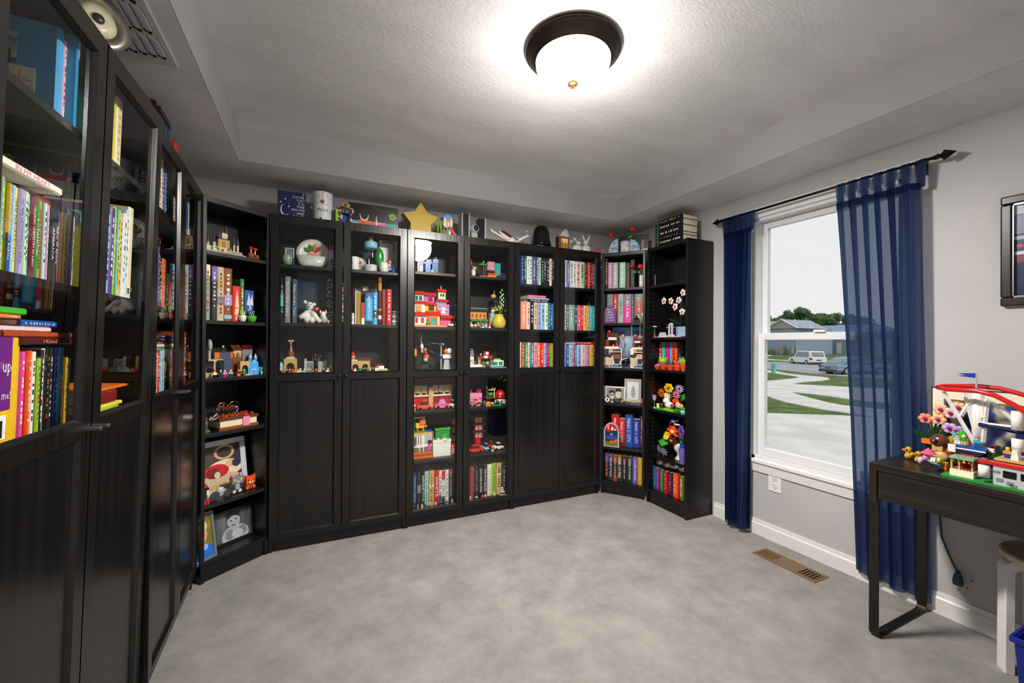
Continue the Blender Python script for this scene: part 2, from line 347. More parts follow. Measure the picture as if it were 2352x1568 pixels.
def door(root, x0, x1, z0, z1, kind, knob, side):
    st = .042; rt = .05; zm0, zm1 = 1.022, 1.062; ya, yb = -.02, -.002
    b = MB().box(x0, x0+st, ya, yb, z0, z1).box(x1-st, x1, ya, yb, z0, z1)
    for a, c in ((z0, z0+.03), (zm0, zm1), (z1-rt, z1)): b.box(x0+st, x1-st, ya, yb, a, c)
    ops = [(z0+.03, zm0), (zm1, z1-rt)]; c = .009; yr = -.009
    for a, e in ops:
        X0, X1 = x0+st, x1-st
        o4 = [(X0, ya, a), (X1, ya, a), (X1, ya, e), (X0, ya, e)]; i4 = [(X0+c, yr, a+c), (X1-c, yr, a+c), (X1-c, yr, e-c), (X0+c, yr, e-c)]
        b.add(o4+i4, [(k, (k+1) % 4, 4+(k+1) % 4, 4+k) for k in range(4)])
    d = b.build('door', M_DOOR, root)
    for i, (a, e) in enumerate(ops):
        q = MB().box(x0+st+c-.003, x1-st-c+.003, -.010, -.007, a+c-.003, e-c+.003)
        if i == 0 and kind == 'panel': q.build('door_panel', M_PANEL, d)
        else: MB().add([(x0+st+c-.003, -.0085, a+c-.003), (x1-st-c+.003, -.0085, a+c-.003), (x1-st-c+.003, -.0085, e-c+.003), (x0+st+c-.003, -.0085, e-c+.003)], [(0, 1, 2, 3)]).build('glass_pane', M_GLASS, d)
    kx = x1-.018 if side == 0 else x0+.018
    if knob == 'bar': MB().lathe([(.0055, -.02), (.0055, -.048), (.005, -.049)], 14, (kx, 0, 1.043), 'y').build('handle', M_STEEL, d, smooth=False)
    else: MB().lathe([(.005, -.02), (.006, -.026), (.0105, -.031), (.0105, -.036), (.006, -.040), (.001, -.041)], 14, (kx, 0, 1.043), 'y').build('knob', pm('black', .25, 0), d, smooth=True)
bookcase(FL1, .8, 'bookcase holding the baby board books, with bar handles, by the left wall', SH_L, doors='panel', knob='bar')
bookcase(FL2, .8, 'bar-handled bookcase between the baby-book bookcase and the open left corner bookcase', SH_L, doors='panel', knob='bar')
bookcase(FLC, WLC, 'open doorless corner bookcase holding the tan toy castle and photo frames', SH_LC, pins=True)
bookcase(FB1, .8, 'round-knobbed bookcase under the white wish lantern and moon sign', SH_B1, doors='panel', knob='dot')
bookcase(FB2, .8, 'bookcase with full-height glass doors under the yellow star', SH_B2, doors='glass', knob='dot')
bookcase(FB3, .8, 'round-knobbed bookcase of rainbow paperbacks under the white rabbits', SH_B3, doors='panel', knob='dot')
bookcase(FRC, WRC, 'open doorless corner bookcase under the pot of red roses', SH_RC, pins=True)
bookcase(FRE, WRE, 'open narrow bookcase with bare side panel beside the blue curtain', SH_RE, dep=.262, pins=True)
# ================================================================== curtains and rod
RX = 2.845
ZR = 2.133
BLK = pm('black', .35, .6)
o = empty('curtain_rod', (RX, -1.377, ZR)); tag(o, 'thin black curtain rod with cone finials above the window', 'curtain rod')
MB().tube([(0, -.56, 0), (0, .56, 0)], .0075, 10).build('rod', BLK, o, smooth=True)
for s in (-1, 1):
    b = MB().lathe([(.0075, .55*s), (.012, .565*s), (.012, .575*s), (.008, .58*s), (.024, .592*s), (.018, .605*s), (.001, .635*s)], 4, (0, 0, 0), 'y')
    b.build('finial', BLK, o)
    MB().box(-.01, WR-RX, .5*s-.008, .5*s+.008, -.014, .004).box(WR-RX-.006, WR-RX, .5*s-.013, .5*s+.013, -.05, .03).build('bracket', BLK, o)
cm, ct, cb = node_mat('navy_sheer_cotton'); ct.nodes.remove(cb)
dif = ct.nodes.new('ShaderNodeBsdfDiffuse'); trl = ct.nodes.new('ShaderNodeBsdfTranslucent'); trp = ct.nodes.new('ShaderNodeBsdfTransparent')
m1 = ct.nodes.new('ShaderNodeMixShader'); m2 = ct.nodes.new('ShaderNodeMixShader')
wv = ct.nodes.new('ShaderNodeTexNoise'); wv.inputs['Scale'].default_value = 260; cr = ct.nodes.new('ShaderNodeValToRGB')
cr.color_ramp.elements[0].color = lin('0a1230')+(1,); cr.color_ramp.elements[1].color = lin('172650')+(1,)
tcn = ct.nodes.new('ShaderNodeTexCoord'); ct.links.new(tcn.outputs['Object'], wv.inputs['Vector']); ct.links.new(wv.outputs[0], cr.inputs[0])
ct.links.new(cr.outputs[0], dif.inputs[0]); trl.inputs[0].default_value = lin('8098c2')+(1,); trp.inputs[0].default_value = (.8, .86, .95, 1)
m1.inputs[0].default_value = .5; ct.links.new(dif.outputs[0], m1.inputs[1]); ct.links.new(trl.outputs[0], m1.inputs[2])
m2.inputs[0].default_value = .16; ct.links.new(m1.outputs[0], m2.inputs[1]); ct.links.new(trp.outputs[0], m2.inputs[2])
ct.links.new(m2.outputs[0], ct.nodes['Material Output'].inputs[0])
def curtain(y0, y1, b0, b1, zb, folds, amp, label, seed, pull=0.):
    rnd = random.Random(seed); n = folds*10; m = 22; zt = ZR-.10
    ph = [rnd.uniform(-.5, .5) for _ in range(n+1)]
    o = empty('curtain', (RX, (y0+y1)/2, 0)); tag(o, label, 'curtain', 'navy curtains')
    def pt(i, j):
        t = i/n; k = j/m; z = zt+(zb-zt)*k
        y = (y0+(y1-y0)*t)*(1-k)+(b0+(b1-b0)*t)*k-(y0+y1)/2
        a = amp*(.55+.6*k if not pull else 1-.62*min(1, k*1.7)); w = 2*math.pi*folds*t
        x = a*math.sin(w+.5*math.sin(3*k+seed))+.25*a*math.sin(2.3*w+seed+2*k)
        y += .02*math.sin(2*w*.5+seed+1.5)
        return (x-.004+pull*min(1, k*1.7), y, z-.012*k*math.sin(w*.5+seed))
    mb = MB(); mb.add([pt(i, j) for j in range(m+1) for i in range(n+1)], [(j*(n+1)+i, j*(n+1)+i+1, (j+1)*(n+1)+i+1, (j+1)*(n+1)+i) for j in range(m) for i in range(n)])
    mb.build('cloth', cm, o, smooth=True)
    mb = MB(); mb.add([(p[0]-.002, p[1], p[2]+dz) for dz in (0, -.035) for p in [pt(i, 0) for i in range(n+1)]], [(i, i+1, n+2+i, n+1+i) for i in range(n)])
    mb.build('top_hem', cm, o, smooth=True)
    for q in range(folds+1):
        i = min(n, int(round(q*n/folds))); p = pt(i, 0); hw = .018
        ring = [(p[0], zt-.02), (-.010, ZR-.03), (-.0105, ZR), (0, ZR+.0105), (.0105, ZR), (.010, ZR-.03), (p[0]+.004, zt-.02)]
        mb = MB(); mb.add([(x, p[1]+s*hw*(.8 if k in (0, 6) else 1), z) for s in (-1, 1) for k, (x, z) in enumerate(ring)], [(k, k+1, 8+k, 7+k) for k in range(6)])
        mb.build('tab', cm, o, smooth=True)
curtain(-1.535, -1.868, -1.612, -1.90, .045, 6, .03, 'wide see-through navy tab curtain hanging behind the desk end', 3, .042)
curtain(-.842, -1.040, -.872, -1.022, .04, 5, .028, 'narrow bunched navy tab curtain beside the narrow open bookcase', 8)
# ================================================================== desk, stool, bin, cord, wall picture
DX0, DX1, DY1, DY0 = 2.436, 2.872, -1.872, -2.60
M_DESK = noise_mat('black_brown_foil', '17130f', '241d18', 5, .33, .2, 8, (10, .6, 10), 6, .0008)
o = empty('desk', (DX0, DY1, 0)); tag(o, 'black-brown writing desk with drawer and looped metal legs under the brick coaster', 'desk')
LD, DW = DX1-DX0, DY1-DY0
MB().box(0, LD, -DW, 0, .735, .752).build('desktop', M_DESK, o, bevel=.0015)
MB().box(0, LD, -.026, 0, .585, .735).build('side_panel', M_DESK, o)
MB().box(0, LD, -DW, -DW+.026, .0, .735).build('side_panel', M_DESK, o)
MB().box(0, .02, -DW+.026, -.026, .722, .735).build('top_rail', M_DESK, o)
d = MB().box(.004, .022, -DW+.028, -.03, .60, .7195).build('drawer', M_DESK, o)
MB().box(.022, LD-.08, -DW+.04, -.045, .605, .70).build('drawer_box', M_INNER, d)
MB().box(LD-.016, LD, -DW+.026, -.026, .585, .735).build('back_panel', M_DESK, o)
t = .004; w = .034; R_ = .03; z1 = .585
path = [(0.0, z1), (0.0, R_)]+[(R_-R_*math.cos(a), R_-R_*math.sin(a)) for a in (.4, .8, 1.2)]+[(R_, 0.0), (LD-R_, 0.0)]+[(LD-R_+R_*math.sin(a), R_-R_*math.cos(a)) for a in (.4, .8, 1.2)]+[(LD, R_), (LD, z1)]
cx, cz = LD/2, .3
mb = MB(); ring = []
for x, z in path:
    xi = x+(.007 if x < cx-.1 else -.007 if x > cx+.1 else 0); zi = z+(.007 if z < .01 else .003 if z < R_-.001 else 0)
    ring.append(((x, z), (xi, zi)))
vs = []
for (a, b2) in ring: vs += [(a[0], 0, a[1]), (a[0], -w, a[1]), (b2[0], -w, b2[1]), (b2[0], 0, b2[1])]
mb.add(vs, [(4*i+k, 4*i+(k+1) % 4, 4*i+4+(k+1) % 4, 4*i+4+k) for i in range(len(ring)-1) for k in range(4)])
mb.build('leg', pm('1c1a19', .4, .3), o, bevel=.001)
# stool: white bent legs, round seat
o = empty('stool', (2.80, -2.33, 0)); tag(o, 'white stool with bent wooden legs standing under the desk', 'stool')
WST = pm('e2dfdc', .4, 0, .02)
MB().lathe([(.165, .43), (.172, .436), (.172, .452), (.165, .458), (.001, .458)], 36).build('seat', pm('d9c6a6', .5), o)
for k in range(4):
    a = math.radians(133+90*k); prof = [(.06, .43), (.165, .43), (.178, .425), (.185, .41), (.186, 0), (.158, 0), (.158, .385), (.152, .398), (.14, .402), (.06, .402)]
    MB().prism(prof, -.024, .024, 'y').xf(Matrix.Rotation(a, 4, 'Z')).build('leg', WST, o, bevel=.002)
o = empty('waste_bin', (2.50, -2.412, 0)); tag(o, 'deep blue plastic bin beside the white stool', 'bin')
b = MB(); lo = [(-.085, -.13), (.085, -.13), (.085, .1), (-.085, .1)]; k = 1.16
vs = [(x, y, .002) for x, y in lo]+[(x*k, y*k, .27) for x, y in lo]+[(x*k*.96, y*k*.96, .27) for x, y in lo]+[(x*.95, y*.95, .01) for x, y in lo]
b.add(vs, [(3, 2, 1, 0)]+[(i, (i+1) % 4, 4+(i+1) % 4, 4+i) for i in range(4)]+[(4+i, 4+(i+1) % 4, 8+(i+1) % 4, 8+i) for i in range(4)]+[(8+i, 8+(i+1) % 4, 12+(i+1) % 4, 12+i) for i in range(4)]+[(12, 13, 14, 15)])
b.build('tub', pm('10207c', .4), o, bevel=.003)
b = MB()
for a, c in (((-.105, -.157), (.105, -.157)), ((-.105, .12), (.105, .12))): b.box(a[0], c[0], a[1]-.004, a[1]+.006, .255, .275)
b.box(-.105, -.095, -.157, .12, .255, .275).box(.095, .105, -.157, .12, .255, .275).build('rim', pm('10207c', .4), o, bevel=.003)
o = empty('power_cord', (2.895, -1.955, .2)); tag(o, 'teal power cord with plug dangling behind the desk', 'cord')
TL = pm('0f4a52', .45)
MB().tube([(.01, .01, .40), (.005, .012, .33), (0, .012, .25), (-.002, .006, .17), (-.006, -.02, .10), (-.01, -.045, .045), (-.01, -.05, .03)], .0045, 8).build('cable', TL, o, smooth=True)
MB().lathe([(.006, .055), (.009, .04), (.014, .03), (.018, .005), (.018, -.01), (.01, -.012)], 10, (-.01, -.051, -.01)).build('plug', TL, o, smooth=True)
MB().box(-.018, -.016, -.058, -.052, -.045, -.02).box(-.004, -.002, -.058, -.052, -.045, -.02).build('prong', M_STEEL, o)
o = empty('framed_picture', (WR, -2.13, 1.66)); tag(o, 'night scene picture in wide black frame hanging on the right wall', 'picture')
for a in ((-.6, 0, .196, .232), (-.6, 0, -.232, -.196), (-.034, 0, -.196, .196), (-.6, -.566, -.196, .196)):
    MB().box(-.028, 0, *a).build('frame_side', pm('16110f', .3), o, bevel=.006)
b = MB()
for a in ((-.571, -.029, .19, .198), (-.571, -.029, -.198, -.19), (-.037, -.029, -.198, .198), (-.571, -.563, -.198, .198)): b.box(-.022, -.006, *a)
b.build('silver_liner', M_STEEL, o)
MB().box(-.008, -.004, -.566, -.034, -.196, .196).build('print', noise_mat('night_print', '141c44', '2b3566', 4, .25, stretch=(1, 1, 3)), o)
q = o
for nm, c, y0, y1, z0, z1 in (('sky_band', '6b7093', -.56, -.037, .07, .15), ('cloud_band', 'a9adc4', -.56, -.037, .148, .19), ('river', 'a4aac6', -.56, -.037, .045, .06), ('tower', '6c2233', -.2, -.037, -.05, -.02), ('lantern', 'c02a30', -.06, -.042, .012, .026), ('house_lights', 'dfe0ea', -.08, -.038, -.018, -.004)):
    MB().box(-.0085, -.0081, y0, y1, z0, z1).build(nm, pm(c, .3), q)
MB().add([(-.012, -.566, -.196), (-.012, -.034, -.196), (-.012, -.034, .196), (-.012, -.566, .196)], [(0, 1, 2, 3)]).build('glass', M_GLASS, o)
# ================================================================== outside
def gz(X): return -.42-.021*(X-3) if X < 53 else -1.47+.032*(X-53) if X < 80 else -.606
def gnd(px, py):
    d = ray(px, py); t = 2.6
    while t < 190:
        p = CAM+d*t
        if p.z <= gz(p.x): break
        t *= 1.004
    return p
def patch(name, pts, mat, dz, kind='structure', label=None, cat=None, sub=None):
    P = [gnd(*q) for q in pts]; mb = MB(); n = len(P)
    vs = [(p.x, p.y, gz(p.x)+dz) for p in P]+[(p.x, p.y, gz(p.x)-.1) for p in P]
    mb.add(vs, [tuple(range(n))]+[(i, n+i, n+(i+1) % n, (i+1) % n) for i in range(n)])
    o = mb.build(name, mat); o['kind'] = kind; return o
M_GRASS = noise_mat('lawn_grass', '2f4a16', '6c8a38', 1.5, .95, .8, 9, (1, 1, 1), 9, .15, .3, .75)
M_CONC = noise_mat('pale_concrete', 'c9c7c2', 'dedcd8', 1.2, .9, .2, 20, (1, 1, 1), 6, .02)
M_ASPH = noise_mat('grey_asphalt', '93959a', 'a3a5a9', 2, .9, .3, 40, (1, 1, 1), 6, .02)
xs = [WR+.16, 20, 53, 80, 240]; b = MB()
for i in range(4): b.add([(xs[i], -160, gz(xs[i])), (xs[i+1], -160, gz(xs[i+1])), (xs[i+1], 260, gz(xs[i+1])), (xs[i], 260, gz(xs[i]))], [(0, 1, 2, 3)])
struct(b, 'floor_lawn', M_GRASS)
cr = lambda pts: [(1740+x/5.6, 680+y/5.6) for x, y in pts]
patch('floor_driveway', [(1420, 935), (1740, 950.5), (1934, 956), (2330, 985), (2330, 1420), (1420, 1420)], M_CONC, .03)
patch('floor_sidewalk', cr([(-500, 900), (60, 945), (220, 965), (400, 1000), (700, 1030), (900, 1050), (930, 1075), (800, 1095), (600, 1105), (440, 1135), (650, 1145), (1085, 1170), (1700, 1200), (1700, 1390), (1085, 1320), (900, 1290), (700, 1265), (425, 1240), (560, 1285), (700, 1325), (900, 1375), (1085, 1410), (1700, 1480), (1700, 1600), (1085, 1505), (850, 1470), (600, 1420), (350, 1370), (170, 1310), (60, 1275), (-500, 1230), (-500, 1130), (60, 1100), (400, 1070), (550, 1050), (400, 1020), (220, 995), (60, 975), (-500, 930)]), M_CONC, .03)
patch('floor_street', cr([(-700, 835), (60, 846), (700, 858), (2600, 900), (2600, 1140), (1085, 1032), (700, 1000), (380, 960), (60, 928), (-700, 885)]), M_ASPH, .02)
patch('floor_far_sidewalk', cr([(-700, 795), (60, 806), (300, 822), (420, 826), (420, 836), (60, 818), (-700, 805)]), M_CONC, .03)
patch('floor_far_path', cr([(-300, 765), (60, 758), (300, 742), (470, 736), (470, 744), (300, 756), (60, 778), (-300, 785)]), M_CONC, .03)
def house(label, X, wall, roofc, build):
    o = empty('house', (X, 0, 0)); tag(o, label, 'house'); build(o, X, wall, roofc)
def yz(px, py, X): p = on(px, py, 0, X); return p.y, p.z
def c2(x, y): return 1740+x/5.6, 680+y/5.6
def rel(pts, X): return [yz(*c2(*q), X) for q in pts]
M_SHG = noise_mat('grey_shingles', '8d98a6', 'a5b0bd', 1.5, .9, .3, 10); M_SHB = noise_mat('blue_grey_shingles', '6f86a3', '8fa3bd', 1.5, .9, .3, 10)
SID = pm('8fa0b4', .7, 0, .05, 2); SIDG = pm('a5a59f', .7, 0, .05, 2)
def h1(o, X, *_):
    z0 = gz(X)-.2; a = rel([(-420, 432), (470, 432)], X)
    MB().box(.6, 12, a[1][0], a[0][0], z0, a[0][1]).build('wall', SID, o)
    g = rel([(58, 430), (305, 300), (515, 408)], X); MB().prism(g, .3, .6, 'x').build('gable', SIDG, o)
    g2 = rel([(45, 437), (305, 294), (528, 408), (515, 412), (305, 303), (60, 437)], X); MB().prism(g2, -.2, .3, 'x').build('barge_board', M_TRIM, o)
    e = rel([(40, 435), (305, 296), (530, 410)], X); MB().prism(e, .6, 9, 'x').build('roof', M_SHG, o)
    r1 = rel([(-430, 434), (-430, 330), (305, 296), (300, 434)], X); (ya, za), (yb, zb), (yc, zc), (yd, zd) = r1
    b = MB(); b.add([(0.2, ya, za), (0.2, yd, za), (6, yd, zc), (6, ya, zc), (12, ya, za), (12, yd, za)], [(0, 1, 2, 3), (3, 2, 5, 4), (0, 3, 4), (1, 5, 2)]); b.build('roof', M_SHG, o)
    for x0, x1 in ((75, 110), (360, 412)):
        w = rel([(x0, 690), (x1, 640)], X); f = MB().box(.5, .62, min(w[0][0], w[1][0]), max(w[0][0], w[1][0]), w[0][1], w[1][1]).build('window', M_TRIM, o)
        MB().box(.46, .5, min(w[0][0], w[1][0])+.2, max(w[0][0], w[1][0])-.2, w[0][1]+.15, w[1][1]-.15).build('pane', pm('7f93a6', .1), f)
    for x0, x1 in ((318, 352), (430, 465)):
        w = rel([(x0, 720), (x1, 640)], X); MB().box(-.6, .2, min(w[0][0], w[1][0]), max(w[0][0], w[1][0]), w[0][1]-.3, w[1][1]).build('porch_post', pm('8f8a86', .8), o)
def h2(o, X, *_):
    z0 = gz(X)-.2; a = rel([(475, 490), (1500, 490)], X); ze = a[0][1]
    MB().box(.6, 12, a[1][0], a[0][0], z0, ze).build('wall', SID, o)
    p = rel([(420, 490), (1560, 490), (610, 372), (1350, 350)], X); zr = p[3][1]
    b = MB(); b.add([(0, p[0][0], ze), (0, p[1][0], ze), (13, p[1][0], ze), (13, p[0][0], ze), (6, p[2][0], p[2][1]), (6, p[3][0], p[2][1])], [(0, 1, 5, 4), (1, 2, 5), (2, 3, 4, 5), (3, 0, 4), (0, 3, 2, 1)]); b.build('roof', M_SHB, o)
    g = rel([(548, 488), (605, 425), (675, 488)], X); MB().prism(g, -.5, .6, 'x').build('gable', SIDG, o)
    g = rel([(525, 492), (605, 408), (695, 492), (675, 492), (605, 424), (548, 492)], X); MB().prism(g, -.9, 3, 'x').build('barge_board', M_TRIM, o)
    w = rel([(520, 735), (745, 600)], X); d = MB().box(.5, .62, w[1][0], w[0][0], w[0][1], w[1][1]).build('garage_door', pm('e6e6e4', .6), o)
    for i in range(1, 4): z = w[0][1]+(w[1][1]-w[0][1])*i/4; MB().box(.47, .5, w[1][0], w[0][0], z-.03, z+.03).build('door_joint', pm('b9bcc0', .6), d)
    w = rel([(1005, 740), (1060, 600)], X); MB().box(.3, .6, w[1][0], w[0][0], w[0][1], w[1][1]).build('column', M_TRIM, o)
house('grey gabled house across the street seen through the window', 78, None, None, h1)
house('blue-roofed house with white garage door across the street', 93, None, None, h2)
def tree(px, top, wpx, D, label, seed, tint):
    rnd = random.Random(seed); p = CAM+ray(px, 786)*D; g = gz(p.x); H = (CAM+ray(px, top)*D).z-g; Wd = wpx/FPX*D/2
    o = empty('tree', (p.x, p.y, g)); tag(o, label, 'tree', 'trees behind the far houses')
    MB().tube([(0, 0, 0), (.1, 0, H*.35), (0, .2, H*.7)], .28, 7, .1).build('trunk', pm('4a3a2a', .9), o)
    mb = MB(); blobs = [(rnd.uniform(-.62, .62)*Wd, rnd.uniform(-.62, .62)*Wd, H*rnd.uniform(.5, .92), Wd*rnd.uniform(.35, .6)) for _ in range(13)]
    for k in range(2600):
        bx, by, bz, br = rnd.choice(blobs); v = Vector((rnd.gauss(0, 1), rnd.gauss(0, 1), rnd.gauss(0, 1))).normalized()*br*rnd.uniform(.75, 1.05)
        c = Vector((bx+v.x, by+v.y, min(bz+v.z*.8, H))); a = Vector((rnd.gauss(0, 1), rnd.gauss(0, 1), rnd.gauss(0, 1))).normalized(); e = a.orthogonal().normalized(); s = rnd.uniform(.22, .5)
        mb.add([c+a*s, c+e*s*.6, c-a*s, c-e*s*.6], [(0, 1, 2, 3)])
    for bx, by, bz, br in blobs: mb.ball(bx, by, bz, br*.82, br*.82, br*.7, 8, 6)
    tag(mb.build('foliage', tint, o), kind='stuff')
LG = [noise_mat('tree_leaves', '38562c', '66864f', .8, .9), noise_mat('tree_leaves_pale', '42654a', '75967a', .8, .9)]
tree(1755, 717, 40, 112, 'rounded green tree rising behind the left end of the gabled house', 1, LG[1])
tree(1782, 722, 36, 128, 'low green tree rising behind the gable peak', 2, LG[0])
tree(1806, 712, 36, 146, 'green tree between the gable peak and the tallest tree', 3, LG[1])
tree(1842, 704, 44, 122, 'tallest green tree rising between the two far houses', 4, LG[0])
tree(1872, 726, 38, 160, 'low green tree rising behind the blue roof ridge', 5, LG[1])
tree(1903, 718, 54, 140, 'broad green tree behind the right end of the blue roof', 6, LG[0])
tree(1960, 722, 70, 112, 'broad green tree seen through the navy curtain', 9, LG[1])
def car(px, py, az, L, Wd, Hh, body, label, suv):
    p = gnd(px, py); o = empty('car', (p.x, p.y, gz(p.x)+.02), math.pi/2-az); tag(o, label, 'car')
    r = .36 if suv else .33; h1_ = .56*Hh if suv else .58*Hh
    prof = [(-L/2, .32), (-L/2, h1_*.98), (-L/2+.08, h1_), (L/2-1.0, h1_), (L/2-.15, h1_*.82), (L/2, .62), (L/2, .3)]
    MB().prism(prof, -Wd/2, Wd/2, 'y').build('body', body, o, bevel=.06)
    rp_ = [(-L/2+.05, h1_-.02), (-L/2+.42 if suv else -L/2+.9, Hh), (L*.12, Hh), (L*.30, h1_-.02)] if suv else [(-L/2+.1, h1_-.02), (-L/2+1.25, Hh-.02), (L*.02, Hh), (L*.24, h1_-.02)]
    MB().prism(rp_, -Wd/2+.14, Wd/2-.14, 'y').build('roof', body, o, bevel=.05)
    wm = pm('2b3138' if suv else '70808c', .08)
    wn = [(rp_[0][0]+.5, h1_+.02), (rp_[1][0]+.25, Hh-.1), (rp_[2][0]-.1, Hh-.1), (rp_[3][0]-.35, h1_+.02)]
    for s in (-1, 1): MB().prism(wn, s*(Wd/2-.145), s*(Wd/2-.125), 'y').build('side_window', pm('8fa0a8', .1) if suv else wm, o)
    (xa, za), (xb, zb_) = rp_[0], rp_[1]; dx, dz = xb-xa, zb_-za; q = lambda t, e: (xa+dx*t-e, za+dz*t+e*.3)
    MB().prism([q(.15, .015), q(.85, .015), q(.85, .04), q(.15, .04)], -Wd/2+.28, Wd/2-.28, 'y').build('rear_window', wm, o)
    for sx in (-L/2+.85, L/2-.9):
        for s in (-1, 1):
            wh = MB().lathe([(r, s*(Wd/2-.22)), (r, s*(Wd/2+.005)), (r*.7, s*(Wd/2+.01))], 20, (sx, 0, r), 'y').build('wheel', pm('191a1c', .7), o)
            MB().lathe([(r*.62, s*(Wd/2+.008)), (r*.5, s*(Wd/2+.02)), (.02, s*(Wd/2+.02))], 12, (sx, 0, r), 'y').build('hub', M_STEEL, wh)
    for s in (-1, 1): MB().box(-L/2-.02, -L/2+.25, s*(Wd/2-.2) if s < 0 else Wd/2-.2, s*Wd/2+s*.01 if s > 0 else -Wd/2+.2, h1_*.72, h1_*.96).build('tail_light', pm('9a1a1e', .2), o)
    MB().box(-L/2-.02, -L/2+.02, -.28, .28, h1_*.6, h1_*.75).build('licence_plate', pm('5b6470', .5), o)
    MB().box(-L/2-.03, L/2+.02, -Wd/2+.03, Wd/2-.03, .22, .42).build('bumper', pm('3a3d40', .6), o)
car(1853, 838, math.radians(30), 4.75, 1.93, 1.75, pm('e8e8e6', .25), 'white station car parked on the street with red tail lights', True)
car(1962, 861, math.radians(112), 4.5, 1.8, 1.42, pm('7f9fb8', .25), 'pale blue compact car parked on the near side of the street', False)
p = gnd(1777, 857); o = MB().box(-.13, .13, -.13, .13, 0, .72).build('utility_post', pm('5fc9b4', .5), None, (p.x, p.y, gz(p.x)), bevel=.03); tag(o, 'small teal utility post standing in the lawn by the street', 'post')
MB().box(-.15, .15, -.15, .15, .72, .78).build('cap', pm('5fc9b4', .5), o, bevel=.02)
o = MB().ball(0, 0, .5, .8, .8, .7, 10, 7).build('shrub', LG[0], None, tuple(Vector((77, yz(*c2(165, 690), 77)[0], gz(77)-.1)))); tag(o, 'dark rounded shrub by the porch of the gabled house', 'shrub')
# ================================================================== books
import re
def word(c):
    if len(c) == 6 and all(x in '0123456789abcdef' for x in c): return 'patterned'
    return re.sub('^(dark|light|pale|bright|hot)(?=.)', r'\1 ', c)
def art(s): return s
def book_mesh(w, h, dep, t, flat=False):
    e = min(.004, w*.25)
    poly = [(0, dep), (0, e), (w*.18, 0), (w*.82, 0), (w, e), (w, dep), (w-t, dep), (w-t, e+.003), (t, e+.003), (t, dep)]
    c = MB(); p = MB()
    if not flat:
        c.prism(poly, 0, h, 'z'); p.box(t, w-t, e+.002, dep-.003, .002, h-.003)
    else:
        c.prism([(y, x) for x, y in poly], 0, h, 'x'); p.box(.003, h-.003, e+.002, dep-.003, t, w-t)
    return c, p
def book(fr, u0, u1, z, h, d0, dep, color, label, group, title=None, tcol='white', flat=False, name='book', band=None):
    """upright: u0..u1 is the spine's width; flat: u0..u1 is the length and h the thickness"""
    w = h if flat else u1-u0; L = u1-u0 if flat else h; t = min(.0022, w*.12)
    c, p = book_mesh(w, L, dep, t, flat)
    o = c.build(name, pm(color, .42, 0, .06, 60), None, fr.P(u0, d0, z), fr.a); tag(o, label, 'book', group)
    p.build('pages', M_PAGE, o)
    y = -.0005
    if band:
        for (bc, a, b) in band:
            mb = MB()
            if flat: mb.box(L*a, L*b, y, y+.001, w*.06, w*.94)
            else: mb.box(w*.05, w*.95, y, y+.001, L*a, L*b)
            mb.build('spine_band', pm(bc, .42, 0, .06), o)
        y = -.0011
    if title and w > .006:
        if flat: A = (L*.5, w*.5, L*.8, w*.55); 
        else: A = (w*.5, L*.52, w*.62, L*.74)
        if title == '~': scribble(o, tcol, *A, y=y, vert=not flat, n=10)
        else: letters(title, o, tcol, *A, y=y, vert=not flat, name='title')
    return o
def row(fr, z, crop, desc, group, items, d0=.03, dep=.17, lim=None):
    cx, cy, s = crop; last = -9; n = len(items); ring = []
    for i, it in enumerate(items):
        x0, x1, yt, col = it[:4]; title = it[4] if len(it) > 4 else '~'; tc_ = it[5] if len(it) > 5 else ('white' if sum(lin(col)) < 1.3 else 'charcoal')
        band = it[6] if len(it) > 6 else None
        zz = z+.1
        u0 = max(fr.u(cx+x0/s, d0, zz), last+.0006); u1 = max(fr.u(cx+x1/s, d0, zz), u0+.005)
        u0 = max(u0, UT+.0006); u1 = min(max(u1, u0+.005), fr.w-UT-.0006)
        if u1-u0 < .0045: continue
        h = fr.z(cy+yt/s, (u0+u1)/2, d0)-z
        if lim: h = min(h, lim)
        last = u1
        nb = [word(items[j][3]) for j in (i-1, i+1) if 0 <= j < n]
        th = ''
        if len(nb) == 2: where = 'between %s and %s ones' % (nb[0], nb[1]) if nb[0] != nb[1] else 'between two %s ones' % nb[0]
        elif nb: where = '%s in row by %s one' % ('first' if i == 0 else 'last', nb[0])
        else: where = 'standing alone'
        book(fr, u0, u1, z, h, d0+(0 if i % 3 else .004), dep, col, '%s book %s, %s' % (word(col), where, desc), group, title, tc_, band=band)
def flats(fr, z, crop, items, group, d0=.03, dep=.15):
    """a stack lying flat, bottom first: (x0, x1, thickness in metres, colour, label, title, title colour)"""
    cx, cy, s = crop
    for it in items:
        x0, x1, t, col, lab = it[:5]; u0, u1 = max(UT+.001, fr.u(cx+x0/s, d0, z)), min(fr.w-UT-.001, fr.u(cx+x1/s, d0, z))
        book(fr, u0, u1, z, t, d0, dep, col, lab, group, it[5] if len(it) > 5 else '~', it[6] if len(it) > 6 else 'white', flat=True); z += t+.0004
    return z
cA = (0, 380, 2.305); c0 = (0, 0, 2.8); c3 = (200, 180, 2.063); c5 = (400, 560, 4.354)
SB = [ZB]
